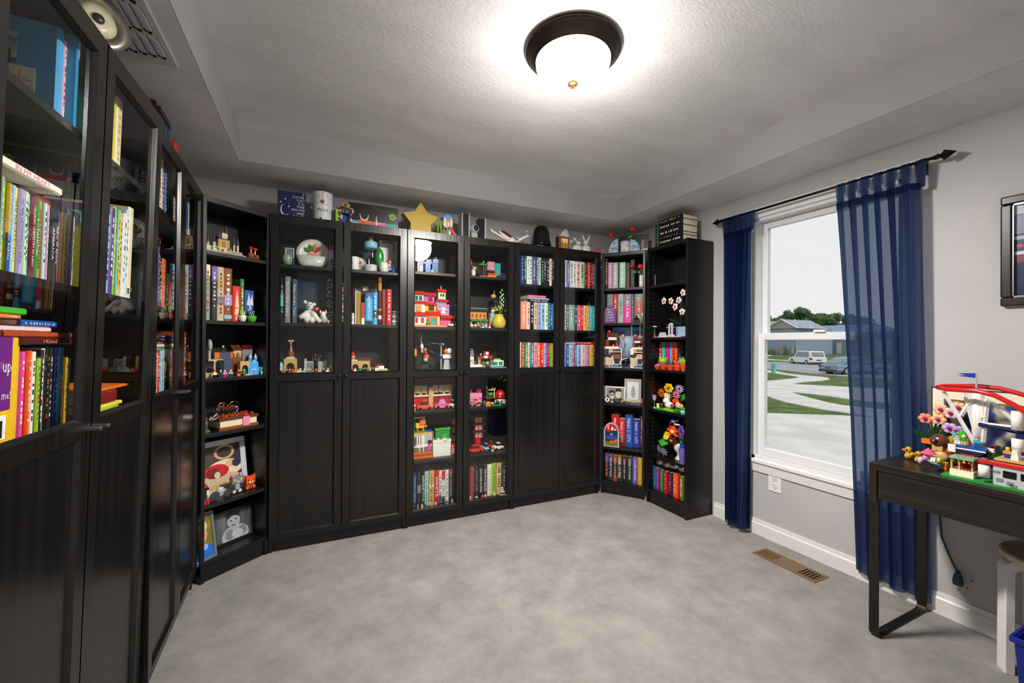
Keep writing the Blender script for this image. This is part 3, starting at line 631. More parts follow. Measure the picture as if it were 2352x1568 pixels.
# --- left wall, baby-book bookcase
G1 = 'books behind the glass of the baby-book bookcase'
row(FL1, SH_L[1], cA, "baby-book case middle shelf", G1, [
 (-60, -30, 30, 'teal'), (-28, 0, 45, 'lavender'), (0, 18, 60, 'sage'), (18, 38, 80, 'lime', 'QUANTUM', 'navy'), (38, 58, 95, 'mustard', 'EVOLUTION for babies', 'white', [('blue', .0, .45)]),
 (58, 80, 105, 'lightblue', 'GENERAL RELATIVITY for babies', 'white'), (80, 103, 118, 'lemon', 'GERM THEORY for babies', 'charcoal'), (103, 128, 128, 'lavender', 'NEURAL NETWORKS for babies', 'violet'),
 (128, 146, 140, 'palegreen'), (146, 168, 152, 'aqua'), (168, 190, 165, 'darkred', 'ORGANIC CHEMISTRY for babies', 'white'), (190, 207, 175, 'green', 'BOTANICAL', 'white'),
 (207, 232, 187, 'gold', 'PYTHAGOREAN THEOREM', 'darkbrown'), (232, 245, 200, 'paleblue'), (245, 258, 208, 'mauve'), (258, 272, 216, 'lightgrey'), (272, 290, 224, 'charcoal', 'AMERICA', 'white'),
 (290, 310, 232, 'navy', 'ABC of Space', 'white'), (310, 325, 242, 'orange', 'ABC of Economics', 'white'), (325, 340, 250, 'tan', 'ABC', 'brown'), (340, 352, 255, 'lemon'), (352, 365, 262, 'lightblue'),
 (365, 378, 268, 'mauve'), (378, 392, 274, 'palegreen', 'ABC of Engineering', 'charcoal'), (392, 404, 280, 'mint', 'ABC', 'charcoal')], d0=.028, dep=.17)
row(FL1, SH_L[1], c3, "baby-book case middle shelf right door", G1, [
 (78, 90, 655, 'lemon'), (92, 104, 645, 'lightblue'), (106, 126, 615, 'purple'), (127, 141, 612, 'lime'), (143, 150, 625, 'mint'), (151, 160, 640, 'yellow'), (161, 168, 640, 'sky'), (169, 180, 640, 'white'),
 (181, 190, 625, 'paleblue')], d0=.03, dep=.2)
u0 = FL1.u(200+191/2.063, .03, 1.5); u1 = u0+.035
o = book(FL1, u0, u1, SH_L[1], .295, .03, .2, 'cream', "tall cream picture book with barcode on baby-book bookcase's middle shelf", G1)
MB().box(.004, .02, -.0008, 0, .015, .04).build('barcode_label', pm('f2f0ea', .5), o)
b = MB(); [b.box(.006+i*.0018, .0068+i*.0018, -.0013, -.0006, .018, .036) for i in range(7)]; b.build('barcode', 'black', o)
row(FL1, SH_L[0], c3, "baby-book case top shelf", G1, [(96, 128, 95, 'turquoise', None), (128, 137, 95, 'lemon', None), (138, 166, 100, 'cream', '~', 'tan')], d0=.03, dep=.2)
# big blue folder set on the top shelf
u0 = FL1.u(134, .03, 1.9); u1 = FL1.u(147, .03, 1.9)
o = book(FL1, u0, u1, SH_L[0], .215, .03, .235, 'sky', 'wide bright blue scrapbook with photo and postcard on its cover', G1, None)
MB().box(-.0012, 0, .068, .15, .1, .185).build('seaside_photo', noise_mat('sea_photo', '2a5a9a', 'c6d6dc', 9, .3, stretch=(1, 1, 5)), o)
for y, h in ((.082, .03), (.098, .042), (.12, .035)):
    b = MB().box(-.0018, -.0011, y-.006, y+.006, .1, .1+h); b.lathe([(.006, -.0018), (.006, -.0011)], 10, (0, y, .105+h), 'x'); b.build('silhouette', 'charcoal', o)
MB().box(-.0024, -.0014, .036, .094, .03, .105).build('postcard', pm('e9e6df', .6), o)
b = MB().box(-.003, -.0024, .06, .0612, .04, .095); [b.box(-.003, -.0024, .04, .056, .05+i*.012, .0512+i*.012) for i in range(3)]; b.box(-.003, -.0024, .078, .09, .085, .1); b.build('postcard_print', 'grey', o)
u2 = FL1.u(153, .03, 1.9); book(FL1, u1+.0006, u2, SH_L[0], .2, .03, .2, 'palepink', "thin patterned book between the two blue folders on the top shelf", G1, '~', 'red')
u3 = u2+.012; o = book(FL1, u2+.001, u3, SH_L[0], .222, .012, .24, 'cyan', 'pale blue folder with white label leaning out beside the blue scrapbook', G1, None)
MB().box(.0025, .0095, -.0008, .0003, .17, .212).build('label_sticker', pm('e8eaee', .5), o)
uB = FL1.u(85/2.8, .05, 2.0); book(FL1, uB-.14, uB-.10, SH_L[0], .2, .05, .16, 'mustard', "yellow ochre book behind the blue scrapbook on the top shelf", G1)
# lying on the baby books
o = book(FL1, max(.02, FL1.u(-20, .02, 1.58)), FL1.u(128, .02, 1.58), SH_L[1]+.197, .018, .01, .17, 'ivory', 'white picture book lying slanted across the baby books', G1, 'IN MY HEART', 'pink', flat=True)
o = book(FL1, FL1.u(40, .05, 1.55), FL1.u(140, .05, 1.55), SH_L[1]+.180, .016, .05, .15, 'darkred', 'dark red book lying under the white picture book', G1, '~', 'rust', flat=True)
o = book(FL1, FL1.u(140, .05, 1.55)+.004, FL1.u(180, .05, 1.55), SH_L[1]+.168, .028, .04, .15, 'teal', 'teal boxed book lying at the far end of the baby books', G1, 'INSIDE OUT BODY', 'white', flat=True)
# lower row of the same case
row(FL1, SH_L[2], cA, "baby-book case lowest glazed shelf", G1, [
 (118, 143, 985, 'hotpink'), (143, 163, 980, 'brightorange'), (164, 185, 985, 'ivory'), (185, 196, 1000, 'blue'), (196, 213, 1020, 'lime', '~', 'red'), (213, 228, 975, 'charcoal'), (229, 243, 968, 'ivory'), (243, 259, 965, 'black', '~', 'orange'),
 (260, 275, 966, 'charcoal'), (276, 289, 965, 'navy'), (290, 303, 963, 'cobalt'), (304, 334, 962, 'sky', 'ABC', 'white'), (336, 346, 1010, 'mustard'), (347, 356, 1015, 'yellow'), (357, 369, 1020, 'paleblue', '~', 'blue'), (370, 381, 1025, 'lavender')], d0=.03, dep=.16)
o = book(FL1, max(.02, FL1.u(-18, .03, 1.2)), FL1.u(48, .0305, 1.2), SH_L[2], .235, .03, .19, 'yellow', "large yellow and purple picture book with barcode on the lowest glazed shelf", G1, None)
w = FL1.u(48, .0305, 1.2)-max(.02, FL1.u(-18, .03, 1.2))
MB().box(0.002, w*.62, -.0012, 0, .07, .222).build('purple_panel', pm('6a1f7c', .45), o); letters('up', o, 'white', w*.45, .15, w*.3, .04, -.0018); letters('me!', o, 'white', w*.45, .10, w*.3, .03, -.0018)
MB().box(w*.1, w*.5, -.0012, 0, .012, .06).build('barcode_label', pm('f2f0ea', .5), o); b = MB(); [b.box(w*.14+i*.003, w*.14+i*.003+.0014, -.002, -.001, .016, .05) for i in range(7)]; b.build('barcode', 'black', o)
flats(FL1, SH_L[2]+.2, cA, [(122, 386, .016, 'maroon', 'dark maroon book lying on the lowest row of the baby-book bookcase', 'I Kissed', 'salmon'),
 (20, 386, .012, 'rust', 'rusty red book lying on the dark maroon book', 'Colors', 'orange'), (-20, 270, .010, 'palepink', 'pale pink book lying on the rusty red book'), (110, 300, .014, 'blue', 'blue book lying slantwise in the flat pile', '~', 'lightblue'),
 (-20, 110, .008, 'orange', 'thin orange booklet lying on the blue book'), (-20, 140, .014, 'brightgreen', 'bright green case lying on top of the flat pile', None)], G1, d0=.025)
flats(FL1, SH_L[2], c3, [(58, 150, .01, 'lime', 'lime green pad lying under the orange folder behind the glass'), (58, 165, .012, 'lemon', 'yellow notebook lying under the orange folder behind the glass', None), (58, 140, .04, 'darkred', 'dark red box lying under the orange folder behind the glass', None), (55, 220, .008, 'orange', 'wide orange folder lying on top of the dark red box', None)], G1)
# --- second bar-handled bookcase
G2 = 'books behind the glass of the second bar-handled bookcase'; D2 = "second bar-handled case %s"
row(FL2, SH_L[0], c3, D2 % 'top left door', G2, [(334, 342, 355, 'aqua'), (343, 352, 370, 'white', '~', 'red'), (353, 362, 385, 'ivory'), (363, 371, 402, 'red'), (372, 379, 420, 'blue'), (380, 388, 440, 'navy'), (389, 395, 445, 'turquoise'), (396, 402, 432, 'teal'), (403, 411, 560, 'chestnut'), (412, 424, 565, 'cream')], d0=.03)
row(FL2, SH_L[1], c3, D2 % 'middle left door', G2, [(330, 336, 785, 'plum'), (337, 344, 800, 'purple'), (345, 351, 840, 'black'), (352, 359, 850, 'charcoal'), (360, 370, 855, 'orange'), (371, 377, 860, 'scarlet'), (378, 385, 870, 'darkteal'), (386, 396, 880, 'teal'), (397, 416, 885, 'lightblue')], d0=.03)
row(FL2, SH_L[2], c3, D2 % 'lowest left door', G2, [(308, 322, 1320, 'red', '~', 'white'), (323, 335, 1300, 'white', '~', 'red'), (336, 345, 1290, 'scarlet'), (346, 354, 1285, 'paleblue'), (355, 363, 1282, 'lightblue'), (364, 372, 1280, 'white', '~', 'teal'), (373, 381, 1278, 'aqua'), (382, 390, 1275, 'navy'), (391, 398, 1272, 'ivory'), (399, 406, 1270, 'green'), (407, 413, 1268, 'darkred')], d0=.03)
flats(FL2, SH_L[2]+.17, c3, [(315, 412, .013, 'green', 'green book lying on the lowest glazed row of the second bar-handled bookcase'), (318, 413, .013, 'ivory', 'ivory book lying on the green flat book'), (318, 413, .011, 'navy', 'navy book lying on the ivory flat book'), (345, 413, .013, 'darkred', 'dark red book lying on the navy flat book'), (350, 413, .012, 'blue', 'blue book lying topmost on the flat pile of five')], G2)
row(FL2, SH_L[0], c3, D2 % 'top right door', G2, [(470, 474, 572, 'mint'), (475, 480, 570, 'blue'), (481, 486, 568, 'white'), (487, 491, 566, 'lightgrey'), (492, 497, 564, 'ivory'), (498, 503, 562, 'white'), (504, 509, 560, 'paleblue'), (510, 516, 560, 'cream')], d0=.03)
row(FL2, SH_L[1], c3, D2 % 'middle right door', G2, [(466, 478, 920, 'red'), (479, 492, 885, 'lightblue', '~', 'rust'), (493, 506, 880, 'beige'), (507, 518, 878, 'sage'), (519, 529, 885, 'cream', '~', 'brown')], d0=.03)
row(FL2, SH_L[2], c3, D2 % 'lowest right door', G2, [(462, 474, 1200, 'rust'), (475, 495, 1170, 'lightblue'), (496, 503, 1165, 'brown'), (504, 510, 1160, 'tan'), (511, 518, 1158, 'green'), (519, 524, 1155, 'forest')], d0=.03)
# --- left corner bookcase
G3 = 'tall picture books in the left corner bookcase'
row(FLC, SH_LC[1], c5, "left corner bookcase second shelf", G3, [
 (313, 366, 205, 'sage', '~', 'red', [('ivory', .8, 1)]), (372, 432, 218, 'charcoal', '~', 'white', [('violet', .72, .98)]), (433, 500, 232, 'beige', '~', 'darkred', [('grey', .3, .45), ('tan', .6, .8)]), (502, 586, 245, 'chestnut', '~', 'white', [('lavender', .3, .5), ('lightblue', .05, .12)])], d0=.05, dep=.2)
u0 = FLC.u(400+588/4.354, .045, 1.45); u1 = FLC.u(400+668/4.354, .045, 1.45)
o = book(FLC, u0, u1, SH_LC[1], .20, .045, .15, 'scarlet', 'red book with a pale tower on its spine in left corner bookcase', G3, None)
w = u1-u0; b = MB(); y = (-.0012, -.0003)
b.prism([(w*.3, .12), (w*.5, .185), (w*.7, .12)], *y, 'y').prism([(w*.25, .08), (w*.75, .08), (w*.68, .12), (w*.32, .12)], *y, 'y').prism([(w*.2, .04), (w*.8, .04), (w*.72, .075), (w*.28, .075)], *y, 'y').box(w*.35, w*.65, *y, .01, .036)
b.build('tower_print', pm('e8c9a0', .5), o)
row(FLC, SH_LC[1], c5, "left corner bookcase second shelf", G3, [(668, 706, 350, 'green')], d0=.06, dep=.14)
u0 = FLC.u(400+710/4.354, .06, 1.45); u1 = FLC.u(400+800/4.354, .06, 1.45)
o = book(FLC, u0, u1, SH_LC[1], .186, .06, .14, 'blue', 'blue book numbered 3 behind the potted succulents', G3, None); letters('3', o, 'ivory', (u1-u0)*.5, .085, .022, .03)
MB().prism([(.008, .1), (.02, .17), (.03, .13), (.04, .165), (.046, .1)], -.0011, -.0003, 'y').build('castle_print', pm('c9d2da', .5), o)
# --- bookcase under the wish lantern
G4 = 'books in the wish-lantern bookcase'; cB = (610, 600, 5.6); D4 = "wish-lantern bookcase second shelf"
row(FB1, SH_B1[1], cB, D4, G4, [(188, 232, 205, 'black', 'A HISTORY OF', 'paleblue', [('turquoise', .36, .62)]), (245, 315, 195, 'grey', 'ENCYCLOPEDIA of SPACE', 'white'), (343, 400, 228, 'slate', 'Atlas of the Stars', 'paleblue')], d0=.03, dep=.2)
row(FB1, SH_B1[1], cB, D4+' middle', G4, [(1092, 1140, 665, 'white', '~', 'charcoal')], d0=.03, dep=.1)
row(FB1, SH_B1[1], cB, D4+' right', G4, [(1232, 1275, 530, 'white', None, 'red', [('red', .3, 1)]), (1283, 1380, 400, 'cyan', 'NEONATOLOGY', 'white', [('blue', .82, 1), ('navy', 0, .12)]), (1386, 1440, 400, 'sky', '~', 'white', [('charcoal', .2, .45)]),
 (1497, 1550, 360, 'darkred', '~', 'rust'), (1556, 1622, 358, 'red', '~', 'white')], d0=.03, dep=.16)
for i in range(6):
    u0 = FB1.u(610+1632/5.6, .03, 1.45); u1 = FB1.u(610+1712/5.6, .03, 1.45)
    book(FB1, u0, u1, SH_B1[1]+i*.0165, .016, .03, .14, ('slate', 'white', 'charcoal', 'lightgrey', 'black', 'darkgrey')[i], '%s notebook, number %d up in the flat pile beside the red books' % (('slate', 'white', 'charcoal', 'light grey', 'black', 'dark grey')[i], i+1), G4, '~', 'grey' if i in (1, 3) else 'white', flat=True)
u0, u1 = FB1.u(610+402/5.6, .15, 1.5), FB1.u(610+900/5.6, .15, 1.5)+.09
o = MB().box(0, u1-u0, 0, .03, 0, .335).build('atlas', noise_mat('star_cover', '1a2230', '39485a', 6, .3), None, FB1.P(u0, .16, SH_B1[1]), 0); tag(o, 'big dark atlas standing face out behind the white bear', 'book', G4)
MB().box(.004, u1-u0-.004, .002, .028, .3345, .3365).build('pages', M_PAGE, o)
letters('ATLAS OF THE', o, 'ivory', (u1-u0)*.60, .16, .045, .30, -.001, True, 'title'); letters('UNIVERSE', o, 'ivory', (u1-u0)*.80, .145, .045, .27, -.001, True, 'title')
b = MB(); [b.disc(random.uniform(.02, u1-u0-.02), random.uniform(.08, .33), random.uniform(.0006, .0016), -.0012, -.0004, 5) for _ in range(60)]; tag(b.build('stars', 'white', o), kind='stuff')
# --- star-topped bookcase, bottom shelf
G5 = 'novels at the bottom of the star-topped bookcase'; cF = (930, 930, 6.03)
row(FB2, ZB, cF, "star-topped bookcase bottom left", G5, [(115, 162, 935, 'navy', 'VANISHING TEARLESS', 'lightblue'), (168, 226, 925, 'charcoal', None, 'lightgrey', [('grey', .4, .62)]), (230, 274, 925, 'black', 'REDEMPTION', 'white'), (276, 330, 915, 'mint', '~', 'teal'),
 (334, 406, 905, 'tan', '~', 'brown', [('ivory', .52, .6)]), (410, 472, 900, 'red', 'WHITE', 'white'), (476, 510, 910, 'white', '~', 'navy', [('blue', 0, .25)]), (512, 556, 905, 'ivory', '~', 'grey', [('red', .72, .99), ('charcoal', 0, .2)]), (560, 608, 895, 'white', 'TURTLES ALL', 'charcoal'), (612, 672, 875, 'charcoal', 'RED TEDDEKKER', 'lightgrey', [('red', .84, .97)])], d0=.06, dep=.16)
row(FB2, ZB, cF, "star-topped bookcase bottom right", G5, [(872, 906, 868, 'blue', None), (909, 960, 860, 'rust', '~', 'darkred'), (965, 1021, 842, 'charcoal', 'HOUSE', 'grey'), (1028, 1084, 835, 'black', 'SHOWDOWN', 'white'), (1087, 1140, 832, 'charcoal', 'THE MOST BLESSED', 'white'), (1144, 1203, 822, 'ivory', 'TEDDEKKER', 'sage'), (1208, 1266, 805, 'lime', 'BLACK TEDDEKKER', 'forest'), (1270, 1336, 800, 'tan', '~', 'brown', [('ivory', .6, .66)]), (1340, 1420, 800, 'charcoal', '~', 'lightgrey')], d0=.06, dep=.16)
# --- rainbow bookcase
G6 = 'paperbacks in the rainbow bookcase'; c7 = (1170, 470, 7.465); c8 = (1170, 640, 6.817)
def mk(edges, cols, yt0, yt1, titles=None):
    out = []
    for i, c in enumerate(cols):
        a, b = edges[i]; yt = yt0+(yt1-yt0)*i/max(1, len(cols)-1); t = titles.get(i) if titles else None
        out.append((a, b, yt, c)+((t if isinstance(t, tuple) else (t,)) if t else ()))
    return out
pairs = lambda e, g=2: [(e[i]+g/2, e[i+1]-g/2) for i in range(len(e)-1)]
row(FB3, SH_B3[0], c7, "rainbow bookcase top left", G6, mk(pairs([210, 250, 300, 350, 398, 458, 490, 517, 545, 593, 640, 690, 730, 785]), ['blue', 'darkteal', 'white', 'paleblue', 'slate', 'purple', 'lightblue', 'palegreen', 'black', 'charcoal', 'black', 'ivory', 'maroon'], 872, 930, {8: ('~', 'mint'), 9: ('~', 'white'), 10: ('~', 'white'), 11: ('~', 'black'), 12: ('~', 'ivory')}), d0=.035, dep=.15)
row(FB3, SH_B3[0], c7, "rainbow bookcase top right", G6, mk([(962, 988), (990, 1040), (1045, 1093), (1095, 1145), (1147, 1210), (1215, 1286), (1295, 1345), (1350, 1394), (1397, 1420), (1422, 1450), (1452, 1490)], ['white', 'violet', 'paleblue', 'ivory', 'palepink', 'palegreen', 'darkbrown', 'scarlet', 'charcoal', 'red', 'teal'], 945, 1015, {6: ('~', 'salmon'), 7: ('~', 'ivory')}), d0=.035, dep=.15)
row(FB3, SH_B3[1], c8, "rainbow bookcase middle left", G6, mk([(190, 270), (272, 326), (330, 385), (388, 445), (447, 495), (497, 557), (560, 610), (612, 634), (636, 680), (682, 712)], ['salmon', 'palepink', 'black', 'beige', 'lavender', 'lightblue', 'ivory', 'teal', 'blue', 'mint'], 340, 390), d0=.035, dep=.14, lim=.215)
zt = SH_B3[1]+.217
flats(FB3, zt, c8, [(288, 640, .022, 'black', 'black novel lying first on the middle row of rainbow bookcase', 'MURDER GAME', 'white'), (282, 622, .012, 'lightblue', 'light blue book lying on the black novel'), (290, 576, .02, 'rose', 'rose and grey book lying topmost above the black novel')], G6, d0=.035)
row(FB3, SH_B3[1], c8, "rainbow bookcase middle right", G6, mk([(872, 890), (892, 940), (942, 1000), (1002, 1018), (1020, 1065), (1068, 1120), (1122, 1165), (1167, 1207), (1209, 1261), (1265, 1305), (1308, 1356)], ['ivory', 'slate', 'sage', 'mint', 'darkteal', 'rose', 'scarlet', 'peach', 'mustard', 'sky', 'turquoise'], 405, 425), d0=.035, dep=.14)
row(FB3, SH_B3[2], c8, "rainbow bookcase lower left", G6, mk([(170, 187), (188, 240), (244, 293), (295, 331), (335, 386), (388, 438), (440, 488), (490, 540), (542, 575), (577, 602), (603, 635), (636, 665), (666, 706)], ['ivory', 'rust', 'green', 'palepink', 'teal', 'pink', 'orange', 'scarlet', 'lilac', 'violet', 'red', 'brightgreen', 'mustard'], 992, 1010), d0=.035, dep=.14)
row(FB3, SH_B3[2], c8, "rainbow bookcase lower right", G6, mk([(870, 891), (893, 938), (940, 978), (980, 1020), (1022, 1060), (1062, 1126), (1129, 1200), (1203, 1265), (1268, 1320), (1322, 1350)], ['lavender', 'blue', 'aqua', 'pink', 'violet', 'lightblue', 'palepink', 'mauve', 'yellow', 'purple'], 1020, 1022, {5: ('~', 'navy'), 6: ('~', 'rose'), 7: ('~', 'purple')}), d0=.035, dep=.14, lim=.2)
zt = SH_B3[2]+.2025
flats(FB3, zt, c8, [(1040, 1350, .021, 'red', 'red book lying on the lower row of the rainbow bookcase')], G6, d0=.035); flats(FB3, zt, c8, [(890, 1036, .014, 'lightgrey', 'grey book lying beside the flat red book', None)], G6, d0=.035)
# --- right corner bookcase
G7 = 'hardbacks in the right corner bookcase'; c9 = (1360, 470, 7.127); c10 = (1370, 640, 6.819); c11 = (1370, 840, 7.841); c12 = (1370, 1000, 7.468)
row(FRC, SH_RC[0], c9, "right corner bookcase top shelf", G7, [(190, 252, 880, 'black', 'A CURSE SO DARK', 'cream'), (258, 330, 945, 'mauve', '~', 'white'), (335, 420, 945, 'lightgrey', '~', 'white'), (443, 542, 940, 'mint', '~', 'white'), (550, 616, 950, 'brown', '~', 'black'), (620, 700, 900, 'black', None)], d0=.045, dep=.15)
row(FRC, SH_RC[1], c10, "right corner bookcase second shelf", G7, [(160, 256, 238, 'grey', None), (260, 332, 238, 'red', '~', 'white', [('darkred', 0, .5)]), (335, 422, 238, 'lightgrey', '~', 'teal', [('sage', .35, .75)]), (428, 540, 238, 'hotpink', '~', 'white', [('grey', .6, .97)]), (545, 582, 238, 'slate', '~', 'lightblue'), (590, 735, 235, 'grey', 'A COURT OF', 'ivory', [('rust', .3, .75)])], d0=.07, dep=.14)
row(FRC, SH_RC[4], c11, "right corner bookcase fifth shelf", G7, [(265, 398, 880, 'red', '~', 'white'), (402, 506, 955, 'scarlet', 'MAAS C CITY', 'white', [('darkred', 0, .35)]), (514, 646, 885, 'blue', 'MAAS C CITY', 'white'), (650, 778, 965, 'cobalt', 'MAAS C CITY', 'white'), (788, 868, 905, 'brown', 'MAAS C CITY', 'white')], d0=.08, dep=.14)
row(FRC, ZB, c12, "right corner bookcase bottom shelf", G7, [(140, 212, 305, 'purple', "ASSASSIN'S BLADE", 'salmon', [('black', 0, .7)]), (215, 277, 315, 'slate', 'THRONE OF GLASS', 'white', [('charcoal', 0, .7)]), (283, 351, 330, 'rust', 'CROWN OF MIDNIGHT', 'white', [('black', .18, .7)]), (355, 428, 340, 'olive', 'HEIR OF FIRE', 'white', [('forest', 0, .7)]), (431, 521, 352, 'maroon', 'QUEEN OF SHADOWS', 'white', [('black', 0, .75)]), (525, 612, 360, 'darkgrey', 'EMPIRE OF STORMS', 'white', [('forest', 0, .7)]), (616, 700, 368, 'violet', 'TOWER OF DAWN', 'ivory'), (705, 826, 365, 'mustard', 'KINGDOM OF ASH', 'tan')], d0=.03, dep=.15, lim=.222)
# --- narrow end bookcase
G8 = 'paperbacks in the narrow end bookcase'
row(FRE, SH_RE[2], c10, "narrow end bookcase third shelf", G8, [(968, 1016, 990, 'red', '~', 'white'), (1018, 1070, 992, 'turquoise', '~', 'mint'), (1074, 1140, 990, 'magenta', '~', 'pink'), (1142, 1170, 990, 'sky', '~', 'white'), (1173, 1252, 988, 'brightorange', '~', 'maroon'), (1256, 1344, 988, 'darkgrey', None)], d0=.1, dep=.13)
row(FRE, ZB, c12, "narrow end bookcase bottom shelf", G8, [(928, 976, 525, 'teal', '~', 'aqua'), (984, 1022, 545, 'blue', '~', 'lightblue'), (1028, 1062, 562, 'magenta', '~', 'pink'), (1084, 1122, 585, 'green', '~', 'mint'), (1153, 1202, 615, 'red', '~', 'salmon'), (1234, 1283, 635, 'plum', '~', 'lilac'), (1298, 1375, 655, 'brightorange', '~', 'peach'), (1377, 1402, 670, 'scarlet', '~', 'peach'), (1420, 1482, 700, 'olive', '~', 'ivory')], d0=.05, dep=.13, lim=.198)
# stack of five on the narrow end bookcase
G9 = 'dark novels stacked on top of the narrow end bookcase'
zs = [FRE.z(470+y/7.127, FRE.u(1360+1475/7.127, .012, 2.1), .012) for y in (530, 432, 385, 272, 172, 100)]
u0, u1 = FRE.u(1360+1085/7.127, .012, 2.1), FRE.u(1360+1478/7.127, .012, 2.1)
z = 2.02
for i, (c_, tcx, nm) in enumerate((('maroon', 'ivory', 'maroon-edged black novel lowest in the stack'), ('charcoal', 'silver', 'thin charcoal novel second in the stack'), ('plum', 'ivory', 'plum-edged black novel in the middle of the stack'), ('darkteal', 'ivory', 'teal-edged black novel fourth in the stack'), ('darkred', 'palepink', 'dark red-edged black novel topmost on the stack'))):
    t = zs[i+1]-zs[i]; o = book(FRE, u0, u1, z, t-.0005, .012, .155, 'black', nm+' by the curtain', G9, '~', tcx, flat=True)
    MB().box(.006, .022, -.0016, -.0004, t*.2, t*.8).build('end_ornament', c_, o); z += t
o = book(FRE, u0-.045, u0-.012, 2.02, .175, .02, .14, 'forest', 'dark green book standing beside the stacked dark novels', G9, '~', 'green')
# ================================================================== toys, ornaments and frames
PL = lambda c: pm(c, .28, 0, .05, 80)
def shp(mb, k, x0, x1, y0, y1, z0, z1):
    cx, cy, cz = (x0+x1)/2, (y0+y1)/2, (z0+z1)/2; rx, ry, rz = (x1-x0)/2, (y1-y0)/2, (z1-z0)/2
    if k == 'b': mb.box(x0, x1, y0, y1, z0, z1)
    elif k == 'B':
        mb.box(x0, x1, y0, y1, z0, z1); n = max(1, min(9, int((x1-x0)/.0085))); m_ = max(1, min(3, int((y1-y0)/.0085)))
        for i in range(n):
            for j in range(m_): mb.cyl(x0+(x1-x0)*(i+.5)/n, y0+(y1-y0)*(j+.5)/m_, z1, z1+.0018, .0024, 6)
    elif k == 'g': mb.prism([(y0, z0), (y1, z0), (cy, z1)], x0, x1, 'x')
    elif k == 'G': mb.prism([(x0, z0), (x1, z0), (cx, z1)], y0, y1, 'y')
    elif k == 'h': mb.add([(x0, y0, z0), (x1, y0, z0), (x1, y1, z0), (x0, y1, z0), (cx, cy, z1)], [(3, 2, 1, 0), (0, 1, 4), (1, 2, 4), (2, 3, 4), (3, 0, 4)])
    elif k == 'T': mb.prism([(x0, z0), (x1, z0), (cx+rx*.6, z1), (cx-rx*.6, z1)], y0, y1, 'y')
    elif k == 'V': mb.prism([(cx-rx*.6, z0), (cx+rx*.6, z0), (x1, z1), (x0, z1)], y0, y1, 'y')
    elif k == 'c': mb.lathe([(rx, z0), (rx, z1)], 14, (cx, cy, 0))
    elif k == 'k': mb.lathe([(rx, z0), (1e-5, z1)], 12, (cx, cy, 0))
    elif k == 'v': mb.lathe([(rx*.7, z0), (rx, z1)], 16, (cx, cy, 0))
    elif k == 's': mb.ball(cx, cy, cz, rx, ry, rz, 14, 9)
    elif k == 'w': mb.lathe([(rz, y0), (rz, y1)], 14, (cx, 0, cz), 'y')
    elif k == 'R':
        n = max(2, int((x1-x0)/.006))
        for i in range(n): a = x0+(x1-x0)*i/n; mb.prism([(y0, z0), (y1, z0), (y1, z1), (y0+(y1-y0)*.2, z1)], a, a+(x1-x0)/n*.82, 'x')
    elif k == 'A':
        n = 8; r = rx*.62; hs = z0+(z1-z0)*.5
        arc = [(cx+r*math.cos(math.pi*i/n), hs+min(r, (z1-hs)*.8)*math.sin(math.pi*i/n)) for i in range(n+1)]
        mb.prism([(x0, z0), (x0, z1), (x1, z1), (x1, z0), (cx+r, z0)]+arc+[(cx-r, z0)], y0, y1, 'y')
    elif k in ('q', 'Q'):
        pts = []
        for i in range(10 if k == 'q' else 16):
            n = 10 if k == 'q' else 16; a = math.pi/2+2*math.pi*i/n; f_ = 1 if i % 2 == 0 else .45
            pts.append((cx+rx*f_*math.cos(a), cz+rz*f_*math.sin(a)))
        mb.prism(pts, y0, y1, 'y')
    elif k == 'f':                                    # flower seen from the front
        for i in range(6): a = math.pi*i/3; mb.ball(cx+rx*.55*math.cos(a), cy, cz+rz*.55*math.sin(a), rx*.42, ry, rz*.42, 8, 6)
    elif k == 'd':                                    # daisy: thin petals
        for i in range(10):
            a = math.pi*i/5; c_, s_ = math.cos(a), math.sin(a); e = .13
            mb.prism([(cx+rx*(.2*c_-e*s_), cz+rz*(.2*s_+e*c_)), (cx+rx*(.2*c_+e*s_), cz+rz*(.2*s_-e*c_)), (cx+rx*(c_+.09*s_), cz+rz*(s_-.09*c_)), (cx+rx*(c_-.09*s_), cz+rz*(s_+.09*c_))], y0, y1, 'y')
    elif k == 'e':                                    # leaf, pointing up
        mb.add([(cx, y0, z0), (x1, cy, z0+rz*.9), (cx, y1, z1), (x0, cy, z0+rz*.9), (cx, cy-ry*.4, cz)], [(0, 1, 4), (1, 2, 4), (2, 3, 4), (3, 0, 4)])
    return mb
SMOOTH = set('cksvwf')
def toy(name, label, cat, fr, crop, x0, x1, yt, z, d0, dep, spec, group=None, mat=PL, rot=0.):
    cx, cy, s = crop; u0, u1 = fr.u(cx+x0/s, d0, z+.04), fr.u(cx+x1/s, d0, z+.04)
    if fr.w and z < 2: u0, u1 = max(u0, UT+.001), min(u1, fr.w-UT-.001)
    w = u1-u0
    h = fr.z(cy+yt/s, (u0+u1)/2, d0)-z
    o = empty(name, fr.P(u0, d0, z), fr.a); tag(o, label, cat, group); o['_whd'] = (w, h, dep); pieces(o, spec, w, dep, h, mat)
    return o
def pieces(o, spec, w, dep, h, mat=PL):
    for ln in spec.split(';'):
        t = ln.split()
        if not t: continue
        k, nm, c = t[:3]; v = [float(a) for a in t[3:9]]
        mb = shp(MB(), k, v[0]*w, v[1]*w, v[2]*dep, v[3]*dep, v[4]*h, v[5]*h)
        mb.build(nm, mat(c), o, smooth=k in 'sf')
def Z(o): return o['_whd']
